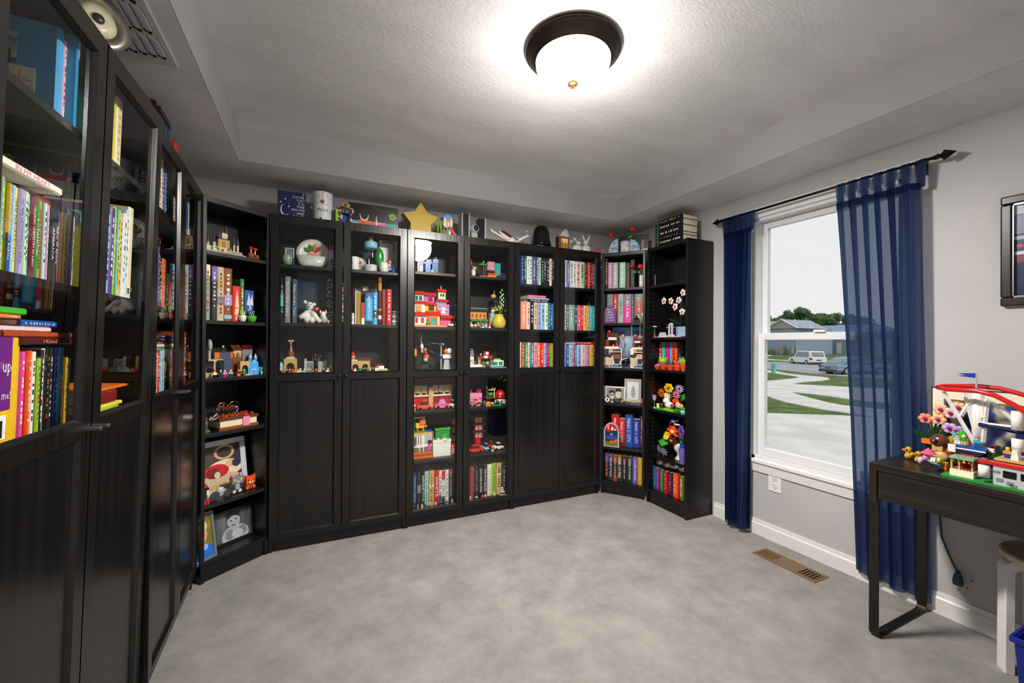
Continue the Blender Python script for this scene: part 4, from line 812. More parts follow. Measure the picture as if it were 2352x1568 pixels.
# -- tiny toy figures
_fm = {}
def fig(fr, crop, px, z, d0, cols, where, k=1., hat=0):
    hair, torso, legs = cols; cx, cy, s = crop; u = fr.u(cx+px/s, d0, z+.02)
    if ('l', legs) not in _fm:
        b = MB().box(-.0078, -.0004, -.004, .004, 0, .0125).box(.0004, .0078, -.004, .004, 0, .0125).box(-.0078, .0078, -.004, .004, .0115, .0145)
        me = b.build('x', PL(legs)); _fm['l', legs] = me.data; bpy.data.objects.remove(me)
    if ('t', torso) not in _fm:
        b = MB().prism([(-.0076, .0145), (.0076, .0145), (.0058, .027), (-.0058, .027)], -.004, .004, 'y').box(-.0108, -.0068, -.004, .001, .015, .0255).box(.0068, .0108, -.004, .001, .015, .0255)
        me = b.build('x', PL(torso)); _fm['t', torso] = me.data; bpy.data.objects.remove(me)
    if 'h' not in _fm:
        me = MB().lathe([(.003, .027), (.0052, .0282), (.0052, .0352), (.004, .0362)], 12).build('x', PL('e8b768'), smooth=False); _fm['h'] = me.data; bpy.data.objects.remove(me)
    if ('r', hair, hat) not in _fm:
        b = MB()
        if hat: b.lathe([(.0085, .0345), (.0085, .0355), (.0055, .0358), (.001, .046)], 12)
        else: b.ball(0, .0012, .035, .0062, .0062, .0048, 10, 6)
        me = b.build('x', PL(hair)); _fm['r', hair, hat] = me.data; bpy.data.objects.remove(me)
    o = empty('toy_figure', fr.P(u, d0, z), fr.a+random.uniform(-.3, .3)); o.scale = (k, k, k)
    tag(o, 'toy figure, %s %s, %s top, %s legs, %s' % (word(hair), 'hat' if hat else 'hair', word(torso), word(legs), where), 'figure', 'tiny toy figures on the shelves')
    put('legs', _fm['l', legs], o); put('torso', _fm['t', torso], o); put('head', _fm['h'], o); put('hat' if hat else 'hair', _fm['r', hair, hat], o)
    return o
def figs(fr, crop, z, d0, where, lst, k=1.):
    for i, t in enumerate(lst): fig(fr, crop, t[0], z, d0+(t[4] if len(t) > 4 else 0), (t[1], t[2], t[3]), where, k, 1 if len(t) > 5 else 0)
# -- picture frames
def frame(fr, crop, x0, x1, yt, z, d0, fcol, label, bw, lean=0., mat='white', yaw=0., h=None):
    cx, cy, s = crop; u0, u1 = fr.u(cx+x0/s, d0, z+.05), fr.u(cx+x1/s, d0, z+.05); w = u1-u0; h = h or fr.z(cy+yt/s, (u0+u1)/2, d0)-z
    o = empty('picture_frame', fr.P(u0, d0, z), fr.a+yaw); o.rotation_euler[0] = -lean; tag(o, label, 'picture frame', 'framed pictures on the shelves')
    fm = pm(fcol, .35, 0, .05)
    for a in ((0, w, 0, bw), (0, w, h-bw, h), (0, bw, bw, h-bw), (w-bw, w, bw, h-bw)): MB().box(a[0], a[1], 0, .014, a[2], a[3]).build('frame_side', fm, o, bevel=.0015)
    MB().box(bw, w-bw, .006, .010, bw, h-bw).build('print', pm(mat, .4) if isinstance(mat, str) else mat, o)
    MB().box(w*.4, w*.6, .013, .015, 0, h*.9).build('easel_back', pm('black', .6), o)
    o['_whd'] = (w, h, bw); return o
def flatp(o, spec, w, h, y=.0055, t=.0006):
    """flat printed shapes on a picture: kinds as in shp, colours, x0 x1 z0 z1 as fractions"""
    for i, ln in enumerate(spec.split(';')):
        q = ln.split()
        if not q: continue
        k, nm, c = q[:3]; a = [float(v) for v in q[3:7]]; yy = y-i*.00012; mb = MB(); x0, x1, z0, z1 = a[0]*w, a[1]*w, a[2]*h, a[3]*h
        if k == 's': n = 20; mb.prism([((x0+x1)/2+(x1-x0)/2*math.cos(2*math.pi*j/n), (z0+z1)/2+(z1-z0)/2*math.sin(2*math.pi*j/n)) for j in range(n)], yy-t, yy, 'y')
        else: shp(mb, k, x0, x1, yy-t, yy, z0, z1)
        mb.build(nm, pm(c, .5, 0, .1, 60), o)
k4 = (340, 240, 4.126); k6 = (420, 880, 3.409); cB1 = (610, 420, 6.533); cS = (910, 440, 6.533); cH = (930, 560, 7.838); cM = (930, 740, 7.127); cD = (2040, 820, 4.9); cK = (320, 200, 9.8)
# ---------------------------------------------------------------- left corner bookcase
spec = 'B rock lightgrey 0 1 0 1 0 .09;B lower_wall cream .02 .6 .35 .9 .09 .25;B gatehouse tan .6 .98 .3 .85 .09 .2;A arcade cream .22 .42 .2 .35 .09 .24'
for i, (a, b_, z_, t_) in enumerate(((.0, .07, .28, .42), (.17, .23, .36, .66), (.31, .38, .4, .58), (.43, .5, .32, .6), (.53, .60, .55, .86), (.60, .68, .7, 1.), (.64, .69, .6, .78), (.82, .87, .42, .7), (.91, .97, .42, .72), (.74, .78, .28, .4), (.46, .49, .62, .9))):
    spec += ';c tower cream %.3f %.3f .45 .75 .09 %.3f;k spire slate %.3f %.3f .45 .75 %.3f %.3f' % (a, b_, z_, a-.012, b_+.012, z_, t_)
spec += ';B great_hall tan .4 .68 .4 .8 .25 .5;g hall_roof slate .4 .68 .38 .82 .5 .62;B keep cream .5 .62 .45 .75 .5 .7;A big_window gold .5 .56 .36 .4 .28 .44;b stair_block chestnut .42 .5 .25 .36 .09 .2;B courtyard sage .7 .95 .1 .3 .09 .12'
toy('toy_castle', 'tan brick toy castle with slate blue spires', 'toy castle', FLC, k4, 545, 930, 1110, SH_LC[0], .06, .1, spec)
toy('toy_cart', 'small red and brown toy mushrooms cart beside the tan castle', 'toy', FLC, k4, 960, 1060, 1345, SH_LC[0], .04, .03, 'B base brown 0 1 0 1 0 .2;B box rust .1 .5 .2 .8 .2 .5;c stem ivory .25 .35 .3 .7 .5 .8;s cap red .12 .48 .2 .8 .75 1;c stem ivory .65 .75 .3 .7 .2 .75;s cap red .5 .92 .2 .8 .7 .95;B crate chestnut .6 .95 .1 .5 .2 .4')
for lab, x0, x1, yt, pc, gc in (('cream bowl of yellow-green succulent beside the red tower book', 664, 735, 640, 'ivory', 'lime'), ('green bowl of dark cactus with white buds on the corner shelf', 745, 835, 648, 'brightgreen', 'forest')):
    o = toy('potted_succulent', lab, 'plant', FLC, c5, x0, x1, yt, SH_LC[1], .015, .032, '', 'small brick succulents in bowls'); w, h, d = Z(o)
    MB().lathe([(w*.28, 0), (w*.42, h*.12), (w*.5, h*.32), (w*.5, h*.46), (w*.44, h*.46), (w*.4, h*.4)], 18, (w/2, d/2, 0)).build('bowl', PL(pc), o, smooth=True)
    for i in range(9): a = i*2.4; r = w*.32*math.sqrt(i/9); shp(MB(), 'e', w/2+r*math.cos(a)-.006, w/2+r*math.cos(a)+.006, d/2+r*math.sin(a)-.004, d/2+r*math.sin(a)+.004, h*.4, h*(.7+.3*(1-i/9))).build('leaf', PL(gc), o)
    for i in range(3): MB().ball(w*(.3+.2*i), d*.3, h*(.66+.06*i), .003).build('bud', PL('white' if pc != 'ivory' else 'salmon'), o)
ZC = SH_LC[2]
toy('toy_house', 'grey-stone and timber toy tower pair behind the small toys', 'toy house', FLC, c5, 585, 780, 1010, ZC, .11, .06, 'B wall chestnut 0 .45 0 1 0 .72;B upper_wall tan .02 .45 0 1 .55 .82;A window_arch beige .08 .38 -.04 0 .6 .82;g roof brown 0 .47 -.1 1.1 .82 1;B wall lightgrey .5 1 0 1 0 .85;A doorway grey .55 .95 -.06 0 .3 .82;b door darkbrown .63 .87 -.02 0 .3 .72;R roof maroon .48 1.02 -.1 1.1 .85 1;B lintel tan .45 1 -.15 0 .24 .3')
toy('toy_wall', 'low grey-blue toy wall with tan step and statue on top', 'toy', FLC, c5, 320, 582, 1085, ZC, .10, .05, 'B wall slate .3 1 0 1 0 1;B coping orange .3 .48 -.05 .1 .75 1;B coping orange .92 1 -.05 .1 .75 1;B step tan 0 .55 -.4 0 0 .72;A niche beige .05 .25 -.45 -.4 .2 .7;c plinth silver .16 .26 .2 .8 .72 1.1;s statue silver .13 .29 .1 .9 1.05 1.55')
toy('toy_gate', 'tan toy doorway beside the pale blue ice castle', 'toy', FLC, c5, 660, 760, 1172, ZC, .055, .03, 'A arch tan 0 1 0 1 0 1;b door darkbrown .3 .7 .5 .7 0 .75;B step beige 0 1 -.3 0 0 .08')
toy('toy_castle', 'small pale blue toy ice castle on the corner shelf', 'toy castle', FLC, c5, 740, 868, 1095, ZC, .05, .04, 'B base sky 0 1 0 1 0 .35;A gate lightblue .2 .6 -.1 0 .02 .3;B wall sky .15 .85 .1 .9 .35 .6;c tower sky .2 .42 .3 .7 .6 .8;k spire lightblue .18 .44 .3 .7 .8 .98;c tower sky .62 .85 .3 .7 .55 .8;k spire lightblue .6 .87 .3 .7 .8 1;s ice aqua .4 .65 0 .5 .5 .7')
toy('tiny_bottle', 'tiny green bottle at the end of the corner shelf', 'bottle', FLC, c5, 868, 896, 1232, ZC, .03, .006, 'c body brightgreen 0 1 0 1 0 .6;c label palegreen -.03 1.03 -.03 1.03 .15 .4;c neck white .35 .65 .35 .65 .6 .85;c cap white .25 .75 .25 .75 .85 1')
toy('toy_hat', 'black toy top hat in front of the slate wall', 'toy', FLC, c5, 425, 525, 1160, ZC, .055, .02, 's brim black 0 1 0 1.4 0 .25;c crown charcoal .18 .82 .2 1.2 .15 .9;s top black .18 .82 .2 1.2 .8 1;b badge lightgrey .35 .65 .1 .2 .35 .55')
toy('toy_cottage', 'tiny tan and black toy cottage at the shelf front', 'toy', FLC, c5, 305, 398, 1175, ZC, .06, .03, 'B wall tan 0 1 0 1 0 .55;B upper darkbrown .02 .95 0 1 .55 .8;w wheel black .3 .5 -.1 0 .3 .6;w wheel black .6 .8 -.1 0 .3 .6;B roof black 0 1 0 1 .8 1')
figs(FLC, c5, ZC, .028, 'on the left corner shelf', [(405, 'red', 'white', 'black'), (465, 'cyan', 'darkteal', 'navy'), (505, 'hotpink', 'pink', 'magenta'), (565, 'yellow', 'lightgrey', 'charcoal'), (645, 'rust', 'brown', 'orange'), (700, 'brightgreen', 'green', 'rust')])
fig(FLC, c5, 490, ZC+.1315, .125, ('cream', 'black', 'charcoal'), 'standing on the slate wall', 1.)
# fourth shelf: silver ornament, brick storybook
ZC = SH_LC[3]
o = toy('toy_book', 'brown brick storybook with tan pages and pink clasp', 'toy', FLC, k6, 285, 592, 236, ZC, .03, .1, 'B lower_cover chestnut 0 1 0 1 0 .2;b pages cream .03 .96 .03 .97 .2 .62;B upper_cover brown 0 1 0 1 .62 .82;b clasp pink .58 .76 -.04 .05 .1 .75')
w, h, d = Z(o); b = MB()
for i in range(60): b.box((x := random.uniform(.02, .9)*w), x+.012, (y := random.uniform(.02, .85)*d), y+.006, h*.8, h*random.uniform(.86, 1.0))
tag(b.build('shaggy_plates', PL('rust'), o), kind='stuff')
o = toy('wire_ornament', 'silver wire heart ornament reading Mom on the corner shelf', 'ornament', FLC, k6, 270, 450, 115, ZC, .16, .02, ''); w, h, d = Z(o)
pts = [(w*(.5+.5*math.sin(t)**3), d/2, h*(.55+.40*(.8125*math.cos(t)-.3125*math.cos(2*t)-.125*math.cos(3*t)-.0625*math.cos(4*t)))) for t in [2*math.pi*i/28 for i in range(29)]]
MB().tube(pts, .0022, 6).build('heart_wire', M_STEEL, o, smooth=True)
letters('Mom', o, 'rust', w*.45, h*.68, w*.75, h*.25, d/2-.003); MB().box(w*.2, w*.7, 0, d, 0, .008).build('base', M_STEEL, o)
MB().tube([(w*.45, d/2, 0), (w*.5, d/2, h*.2)], .002, 6).build('stem', M_STEEL, o); MB().ball(w*.86, d/2-.004, h*.62, .008, .004, .008).build('bow', pm('lavender', .3, .4), o)
o = toy('skeleton_ornament', 'silver ribbed ornament leaning left of the wire heart', 'ornament', FLC, k6, 190, 280, 190, ZC, .06, .03, ''); w, h, d = Z(o)
for i in range(7): MB().tube([(w*(.2+.1*i), 0, h*.45), (w*(.25+.1*i), d*.3, h*.62+.01*math.sin(i)), (w*(.3+.1*i), d, h*.4)], .0035, 6).build('rib', M_STEEL, o, smooth=True)
MB().tube([(0, d/2, h*.35), (w*.5, d/2, h*.5), (w, d/2, h*.7)], .004, 6).build('spine', M_STEEL, o); MB().box(w*.02, w*.1, d*.3, d*.7, 0, h*.6).build('post', M_STEEL, o); MB().box(0, w*.3, 0, d, 0, .004).build('base', M_STEEL, o)
toy('toy_tower', 'narrow purple toy tower at the back of the corner shelf', 'toy', FLC, k6, 158, 185, 140, ZC, .06, .03, 'B base brown -.2 1.6 0 1 0 .12;b wall purple 0 1 .2 .8 .12 .5;b upper_wall violet .1 .9 .25 .75 .5 .85;k spire purple .05 .95 .2 .8 .85 1;b plant green .5 1.5 -.3 .2 .0 .08')
# fifth shelf: big white photo frame, brick animals
ZC = SH_LC[4]
o = frame(FLC, k6, 60, 515, 415, ZC, .12, 'c9ced4', 'large pale frame with baby photo leaning in the corner bookcase', .03, .16, noise_mat('dark_photo', '2a2420', '5a4a3e', 5, .4), h=.3); w, h, _ = Z(o)
flatp(o, 's ring tan .44 .8 .62 .9;s ring_middle 3a322a .49 .75 .66 .86;s pillow cream .3 .95 .3 .62;s blanket beige .1 .9 .12 .38;s swaddle red .24 .68 .3 .56;s swaddle_fold darkred .28 .5 .32 .5;s bib palegreen .42 .52 .3 .42;s face skin .62 .8 .46 .6;s denim navy .74 .9 .44 .6;s floor tan .1 .9 .1 .2', w, h)
toy('toy_raccoon', 'grey brick-built toy animal with pink ears before the frame', 'toy animal', FLC, k6, 388, 478, 712, ZC, .05, .03, 'b foot_plate black -.05 1.1 -.1 1.1 0 .05;b leg white .12 .35 .2 .7 .05 .2;b leg white .6 .85 .2 .7 .05 .2;B body darkgrey .12 .85 .15 .85 .2 .55;B belly lightgrey .3 .65 .08 .2 .22 .5;B head grey 0 1 .05 .95 .52 .9;b snout lightgrey .32 .68 -.1 .1 .56 .68;b eye lemon .15 .3 -.02 .06 .68 .78;b eye lemon .68 .83 -.02 .06 .68 .78;B ear pink .0 .28 .3 .6 .88 1.02;B ear lilac .72 1 .3 .6 .88 1.02')
toy('toy_bear', 'orange-red brick-built toy bear at the shelf end', 'toy animal', FLC, k6, 488, 578, 716, ZC, .05, .03, 'b foot_plate black -.05 1.05 -.1 1.1 0 .06;B body rust .15 .85 .2 .9 .06 .5;b leg brightorange .1 .35 0 .5 .06 .25;b leg brightorange .65 .9 0 .5 .06 .25;B head brightorange .12 .88 .05 .95 .42 .88;b snout cream .35 .65 -.08 .06 .45 .62;b nose black .44 .56 -.12 -.08 .55 .63;w ear rust -.06 .3 .4 .6 .72 1;w ear rust .7 1.06 .4 .6 .72 1;b eye black .25 .34 .0 .06 .62 .72;b eye black .66 .75 .0 .06 .62 .72')
toy('toy_scooter', 'grey brick toy vehicle lying before the big photo frame', 'toy', FLC, k6, 230, 372, 790, ZC, .045, .03, 'B frame lightgrey .2 .8 .2 .8 .2 .55;w wheel darkgrey 0 .35 .1 .3 0 .6;s body silver .3 .75 0 1 .25 .8;b bar darkgrey .5 1 .4 .6 .75 .9;w wheel darkgrey .7 1 .1 .3 0 .5')
toy('toy_creature', 'black brick toy with red bow lying at the frame corner', 'toy', FLC, k6, 130, 225, 795, ZC, .03, .03, 'B base black 0 1 0 1 0 .12;B sole red .1 .45 -.1 .4 .0 .25;B sole red .5 .8 -.1 .4 0 .25;s body charcoal .1 .75 .1 .9 .2 .8;s head black .35 .9 .1 .9 .4 .9;b cheek ivory .5 .75 -.02 .1 .45 .7;b bow red .1 .6 .2 .6 .82 1')
# bottom shelf frames
ZC = ZB
o = frame(FLC, k6, 40, 300, 1055, ZC, .0, '6d7478', 'grey frame with colour photo of a child in a blue shirt', .014, .15, noise_mat('garden_photo', '3f5a1e', 'a8923a', 7, .4), yaw=math.radians(10), h=.245); w, h, _ = Z(o)
flatp(o, 's sky_patch paleblue .2 .6 .85 .98;s shoulders brightblue .2 1.0 -.1 .34;s collar lightblue .42 .74 .22 .36;s neck skin .46 .62 .26 .42;s face skin .32 .74 .36 .74;s hair cream .3 .76 .58 .86;s forehead skin .36 .7 .5 .7;s eye darkbrown .42 .48 .56 .59;s eye darkbrown .58 .64 .58 .61;s mouth rose .48 .6 .44 .47', w, h)
o = frame(FLC, k6, 235, 568, 1010, ZC, .1, '111113', 'wide black frame with black and white photo of a child', .016, .12, noise_mat('fence_photo', '2c2e30', '6d7072', 4, .4, stretch=(6, 1, .4)), h=.19); w, h, _ = Z(o)
flatp(o, 's shirt lightgrey .22 .86 -.1 .5;s fold grey .3 .5 .1 .4;s fold grey .6 .8 .15 .42;s arm silver .45 .72 .1 .35;s face lightgrey .36 .66 .42 .82;s hair 2a2b2d .34 .66 .68 .92;s brow lightgrey .4 .62 .6 .78;s eye black .42 .47 .62 .66;s eye black .54 .59 .64 .68;s mouth darkgrey .45 .55 .48 .52', w, h)
# ---------------------------------------------------------------- wish-lantern bookcase
ZC = SH_B1[0]
o = frame(FB1, cB1, 288, 428, 965, ZC, .09, 'b9bcc0', 'small silver frame on the top shelf beside the handprint plate', .007, .1, pm('77797d', .4))
def plate(x0, x1, yt, d0, lab):
    u0, u1 = FB1.u(610+x0/6.533, d0, 1.8), FB1.u(610+x1/6.533, d0, 1.8); r = (u1-u0)/2
    o = empty('handprint_plate', FB1.P((u0+u1)/2, d0, ZC)); tag(o, lab, 'plate', 'handprint plates'); o.rotation_euler = (-.12, 0, 0)
    MB().lathe([(r*.62, .012), (r*.66, .004), (r, 0), (r, .004), (r*.68, .010), (r*.6, .016)], 36, (0, 0, r), 'y').build('plate', pm('e9e7e2', .2), o, smooth=True)
    y = .002
    b = MB(); b.prism([(-r*.3, r*.55), (r*.25, r*.5), (r*.32, r*1.0), (r*.1, r*1.1), (-r*.3, r*1.05)], y, y+.0015, 'y'); b.build('palm_print', 'salmon', o)
    for a, c, l in ((2.35, 'green', .8), (1.85, 'olive', .92), (1.45, 'gold', .95), (1.0, 'red', .88), (.1, 'rust', .72)):
        cx, cz = r*.02, r*(.95 if a > .5 else .75); p0 = (cx+r*.25*math.cos(a), cz+r*.25*math.sin(a)); p1 = (cx+r*l*math.cos(a), cz+r*l*.82*math.sin(a)); nx, nz = -math.sin(a)*r*.1, math.cos(a)*r*.1
        m_ = ((p0[0]+p1[0])/2, (p0[1]+p1[1])/2)
        MB().prism([(p0[0]+nx*.8, p0[1]+nz*.8), (m_[0]+nx*1.3, m_[1]+nz*1.3), p1, (m_[0]-nx*1.3, m_[1]-nz*1.3), (p0[0]-nx*.8, p0[1]-nz*.8)], y, y+.0015, 'y').build('finger_print', c, o)
plate(455, 960, 790, .10, 'white plate with turkey handprint behind the left upper glass door'); plate(1262, 1510, 840, .11, 'white plate with turkey handprint behind the right upper glass door')
def dish(x0, x1, yt, d0, prof, name, lab, cat, col, rough=.25, ys=1.):
    o = toy(name, lab, cat, FB1, cB1, x0, x1, yt, ZC, d0, 0, ''); w, h, _ = Z(o)
    MB().lathe([(a*w/2, b*h) for a, b in prof], 24, (w/2, w/2, 0)).xf(Matrix.Diagonal((1, ys, 1, 1))).build('body', pm(col, rough), o, smooth=True); return o, w, h
dish(460, 900, 1085, .02, [(.6, 0), (.85, .3), (1, 1), (.96, 1), (.8, .4), (.01, .3)], 'shallow_bowl', 'wide shallow pale bowl before the left handprint plate', 'bowl', 'c9ccc6', .25, .34)
o, w, h = dish(1262, 1410, 1100, .02, [(.8, 0), (.95, .08), (1, .5), (.97, 1), (.9, 1), (.9, .2), (.01, .15)], 'mug', 'white mug with a round crest before the right plate', 'mug', 'e9e7e4')
MB().tube([(w*.97, w/2, h*.82), (w*1.25, w/2, h*.8), (w*1.38, w/2, h*.5), (w*1.2, w/2, h*.2), (w*.95, w/2, h*.2)], .004, 8).build('handle', pm('e9e7e4', .25), o, smooth=True)
MB().lathe([(w*.34, -.001), (w*.34, .002)], 20, (w*.4, .004, h*.5), 'y').build('crest', 'lightgrey', o); MB().lathe([(w*.12, -.002), (w*.12, .002)], 8, (w*.4, .003, h*.5), 'y').build('crest_mark', 'rose', o)
o, w, h = dish(1718, 1850, 1185, .015, [(.7, 0), (.95, .1), (1, .6), (.95, 1), (.88, 1), (.88, .2), (.01, .15)], 'mug', 'small white mug before the gingerbread ornament', 'mug', 'e9e7e4')
MB().tube([(w*.97, w/2, h*.8), (w*1.3, w/2, h*.75), (w*1.35, w/2, h*.4), (w*.95, w/2, h*.2)], .003, 8).build('handle', pm('e9e7e4', .25), o, smooth=True)
o = toy('baby_bottle', 'clear baby bottle with light blue collar and tan teat', 'bottle', FB1, cB1, 1475, 1705, 780, ZC, .03, 0, ''); w, h, _ = Z(o); c_ = (w/2, w/2, 0)
CG = glass_mat('clear_plastic', (.9, .94, .94))
MB().lathe([(w*.46, 0), (w*.5, .01), (w*.5, h*.6), (w*.47, h*.66)], 24, c_).build('bottle', CG, o, smooth=True)
MB().lathe([(w*.42, h*.655), (w*.45, h*.66), (w*.45, h*.82), (w*.38, h*.85), (.001, h*.85)], 24, c_).build('collar', pm('lightblue', .3), o, smooth=True)
MB().lathe([(w*.2, h*.85), (w*.14, h*.9), (w*.15, h*.97), (w*.08, h), (.001, h)], 16, c_).build('teat', pm('tan', .4), o, smooth=True)
MB().lathe([(w*.42, .004), (w*.42, h*.2), (.001, h*.2)], 20, c_).build('filling', pm('ddd6e4', .5), o)
toy('leaf_ornament', 'green toy tree behind the baby bottle', 'ornament', FB1, cB1, 1640, 1780, 970, ZC, .13, .03, 'c stem brown .4 .6 .3 .7 0 .35;s crown green 0 1 0 1 .3 1;s crown brightgreen .3 1.1 -.2 .6 .15 .6')
o = toy('certificate', 'white card with red corner bracket standing behind the gingerbread', 'card', FB1, cB1, 1700, 1975, 870, ZC, .17, .003, 'b card white 0 1 0 1 0 1;b bracket rust .15 .82 -.4 0 .93 .985;b bracket rust .76 .82 -.4 0 .66 .93'); w, h, _ = Z(o)
for i in range(4): scribble(o, 'grey', w*.42, h*(.86-.05*i), w*.5, h*.025, -.0012, False, 8)
toy('gingerbread_ornament', 'brown gingerbread man ornament on the top shelf', 'ornament', FB1, cB1, 1808, 1915, 1140, ZC, .09, .012, 's head chestnut 0 1 0 1 .5 1;b body chestnut .3 .7 .2 .8 0 .55;s eye black .28 .38 -.1 .1 .74 .82;s eye black .6 .7 -.1 .1 .74 .82;b smile ivory .35 .65 -.05 .1 .6 .64')
o, w, h = dish(1865, 1985, 1205, .04, [(.7, 0), (1, .15), (.95, .4), (.3, .6), (.2, .8), (.26, 1), (.01, 1)], 'ink_bottle', 'squat blue glass bottle at the end of the top shelf', 'bottle', 'blue', .1)
o, w, h = dish(945, 1040, 930, .06, [(.8, 0), (.9, .1), (.9, .75), (.7, .82), (.7, .95), (.01, .95)], 'jar', 'pale jar with red lid beside the left handprint plate', 'jar', 'c3cadb', .15)
MB().lathe([(w*.4, h*.78), (w*.4, h), (.001, h)], 18, (w/2, w/2, 0)).build('lid', 'red', o); MB().box(w*.25, w*.75, -.001, .003, h*.15, h*.4).build('label', 'violet', o)
o, w, h = dish(235, 400, 1055, .03, [(.3, 0), (.9, .3), (1, .7), (.7, 1), (.01, 1)], 'trinket_dish', 'small green frog-shaped trinket before the silver frame', 'ornament', 'sage')
# bear and pencils on the second shelf
ZC = SH_B1[1]
o = toy('teddy_bear', 'white plush bear with red heart tag sitting before the atlas', 'teddy bear', FB1, cB, 425, 715, 500, ZC, .05, 0, ''); w, h, _ = Z(o); PLU = noise_mat('white_plush', 'd9d6cc', 'efede6', 60, .95, .8, 300, bdist=.004)
b = MB().ball(w*.48, .03, h*.34, w*.2, .03, h*.28, 16, 10).ball(w*.47, .025, h*.76, w*.19, .032, h*.19, 16, 10).ball(w*.27, .03, h*.93, w*.085, .01, h*.085).ball(w*.68, .03, h*.84, w*.085, .01, h*.085)
b.tube([(w*.4, .02, h*.45), (w*.2, .0, h*.3), (w*.04, -.005, h*.22)], .022, 10, .014).tube([(w*.58, .02, h*.48), (w*.75, .0, h*.26), (w*.97, -.01, h*.06)], .022, 10, .013).tube([(w*.4, .02, h*.2), (w*.36, -.02, h*.1)], .022, 10, .018).tube([(w*.56, .02, h*.2), (w*.58, -.022, h*.1)], .022, 10, .018)
b.build('body', PLU, o, smooth=True)
b = MB().ball(w*.42, -.006, h*.83, .0035).build('eye', 'black', o); MB().ball(w*.54, -.006, h*.81, .0035).build('eye', 'black', o); MB().ball(w*.45, -.009, h*.73, .005, .004, .004).build('nose', 'brown', o)
hx, hz, hr = w*.80, h*.63, w*.12
hp = [(hx+hr*.062*16*math.sin(t)**3, hz+hr*.062*(13*math.cos(t)-5*math.cos(2*t)-2*math.cos(3*t)-math.cos(4*t))) for t in [2*math.pi*i/24 for i in range(24)]]
tg = MB().prism(hp, -.012, -.010, 'y').build('heart_tag', 'red', o); letters('ty', tg, 'white', hx, hz, hr*.9, hr*.8, -.0126)
toy('plush_mouse', 'small patterned plush toy lying beside the white bear', 'plush toy', FB1, cB, 690, 830, 640, ZC, .03, .05, 's body lightgrey 0 .8 0 1 0 .7;s head ivory .1 .6 -.2 .6 .35 1;s ear palepink .0 .2 .1 .5 .75 1.1;s ear palepink .5 .7 .1 .5 .75 1.1;s foot palepink .7 1 .0 .5 0 .3')
toy('boxed_pencils', 'bundle of yellow pencils standing beside the red-white book', 'pencils', FB1, cB, 1150, 1226, 350, ZC, .04, .02, ';'.join('c pencil %s %.2f %.2f .3 .7 0 %.2f;k tip cream %.2f %.2f .3 .7 %.2f %.2f' % (c, i*.25, i*.25+.22, .9, i*.25, i*.25+.22, .9, 1.0-.02*i) for i, c in enumerate(('cream', 'gold', 'tan', 'mustard'))))
toy('giant_pencil', 'giant wooden pencil with brass band and red eraser', 'pencil', FB1, cB, 1445, 1492, 208, ZC, .035, .016, 'c shaft brown 0 1 0 1 0 .72;c band gold -.04 1.04 -.04 1.04 .72 .88;c eraser rust .04 .96 .04 .96 .88 1;c ring gold -.03 1.03 -.03 1.03 .3 .34;c foot darkbrown -.02 1.02 -.02 1.02 0 .05;c stripe ivory -.01 1.01 -.01 1.01 .12 .2')
toy('dark_plaque', 'dark framed plaque leaning behind the pencils', 'plaque', FB1, cB, 1120, 1425, 268, ZC, .2, .012, 'b board black 0 1 0 1 0 1;b edge lightgrey .97 1 -.05 1 0 1;b label cream .42 .66 -.1 0 .8 .9')
# third shelf: toy village
ZC = SH_B1[2]; WH = 'on the wish-lantern shelf'
toy('toy_chapel', 'tan arched toy chapel with tall brown spire', 'toy house', FB1, cB, 235, 402, 1010, ZC, .08, .06, 'A arch tan 0 1 0 1 0 .46;A inner_arch darkbrown .2 .8 .3 1 0 .36;B cornice cream .2 .8 0 1 .46 .5;c drum chestnut .25 .75 .1 .9 .5 .66;k roof brown .28 .72 .1 .9 .66 .98;c stalk silver .44 .56 .4 .6 .84 .95;b vane tan .3 .75 .45 .55 .95 1')
toy('toy_ruin', 'grey castle ruin toy with bare dark tree', 'toy castle', FB1, cB, 498, 782, 1160, ZC, .09, .06, 'B wall lightgrey 0 .42 0 1 0 .55;A gate grey .1 .42 -.1 0 0 .5;B tower silver 0 .1 -.1 1 0 .66;B wall lightgrey .62 1 0 1 0 .55;B tower silver .9 1 -.1 1 0 .62;c trunk brown .52 .72 .2 .8 .2 .75;k twig charcoal .3 .42 .3 .6 .55 .95;k twig charcoal .4 .55 .3 .6 .6 1;k twig charcoal .6 .75 .3 .6 .6 .98;k twig darkteal .72 .9 .3 .6 .5 .9;s leaves charcoal .34 .6 .2 .8 .7 .92;s leaves darkteal .6 .86 .2 .8 .68 .86')
toy('toy_tent', 'small white toy tent beside the grey ruin', 'toy', FB1, cB, 792, 876, 1290, ZC, .05, .04, 'G canvas white 0 1 0 1 0 .9;b pole tan .47 .53 -.1 0 0 1;b flap lightgrey .3 .7 -.06 0 0 .4')
toy('toy_tent', 'blue dome toy tent at the left end of the village shelf', 'toy', FB1, cB, 162, 225, 1295, ZC, .06, .03, 's dome lightblue 0 1 0 1.4 0 1;B stall tan .1 .9 -.4 .3 0 .4')
toy('toy_arcade', 'tan double-arched toy arcade with thatched roof', 'toy house', FB1, cB, 1095, 1352, 1238, ZC, .07, .05, 'A arch tan 0 .48 0 1 0 .8;A arch tan .48 .96 0 1 0 .8;B cornice cream 0 1 0 1 .8 .86;R roof brown .35 1.05 -.1 1.1 .82 1;b desk maroon .3 .75 -.5 -.1 0 .18;b bench green .4 .65 -.4 -.1 .18 .32')
toy('toy_nest', 'small red and gold banded toy dome at the middle stile', 'toy', FB1, cB, 1080, 1165, 1160, ZC, .10, .03, 'c stem maroon .3 .7 .2 .8 0 .5;s band red 0 1 -.2 1.2 .45 .75;s band gold .05 .95 -.15 1.15 .6 .85;s tip red .2 .8 0 1 .75 1')
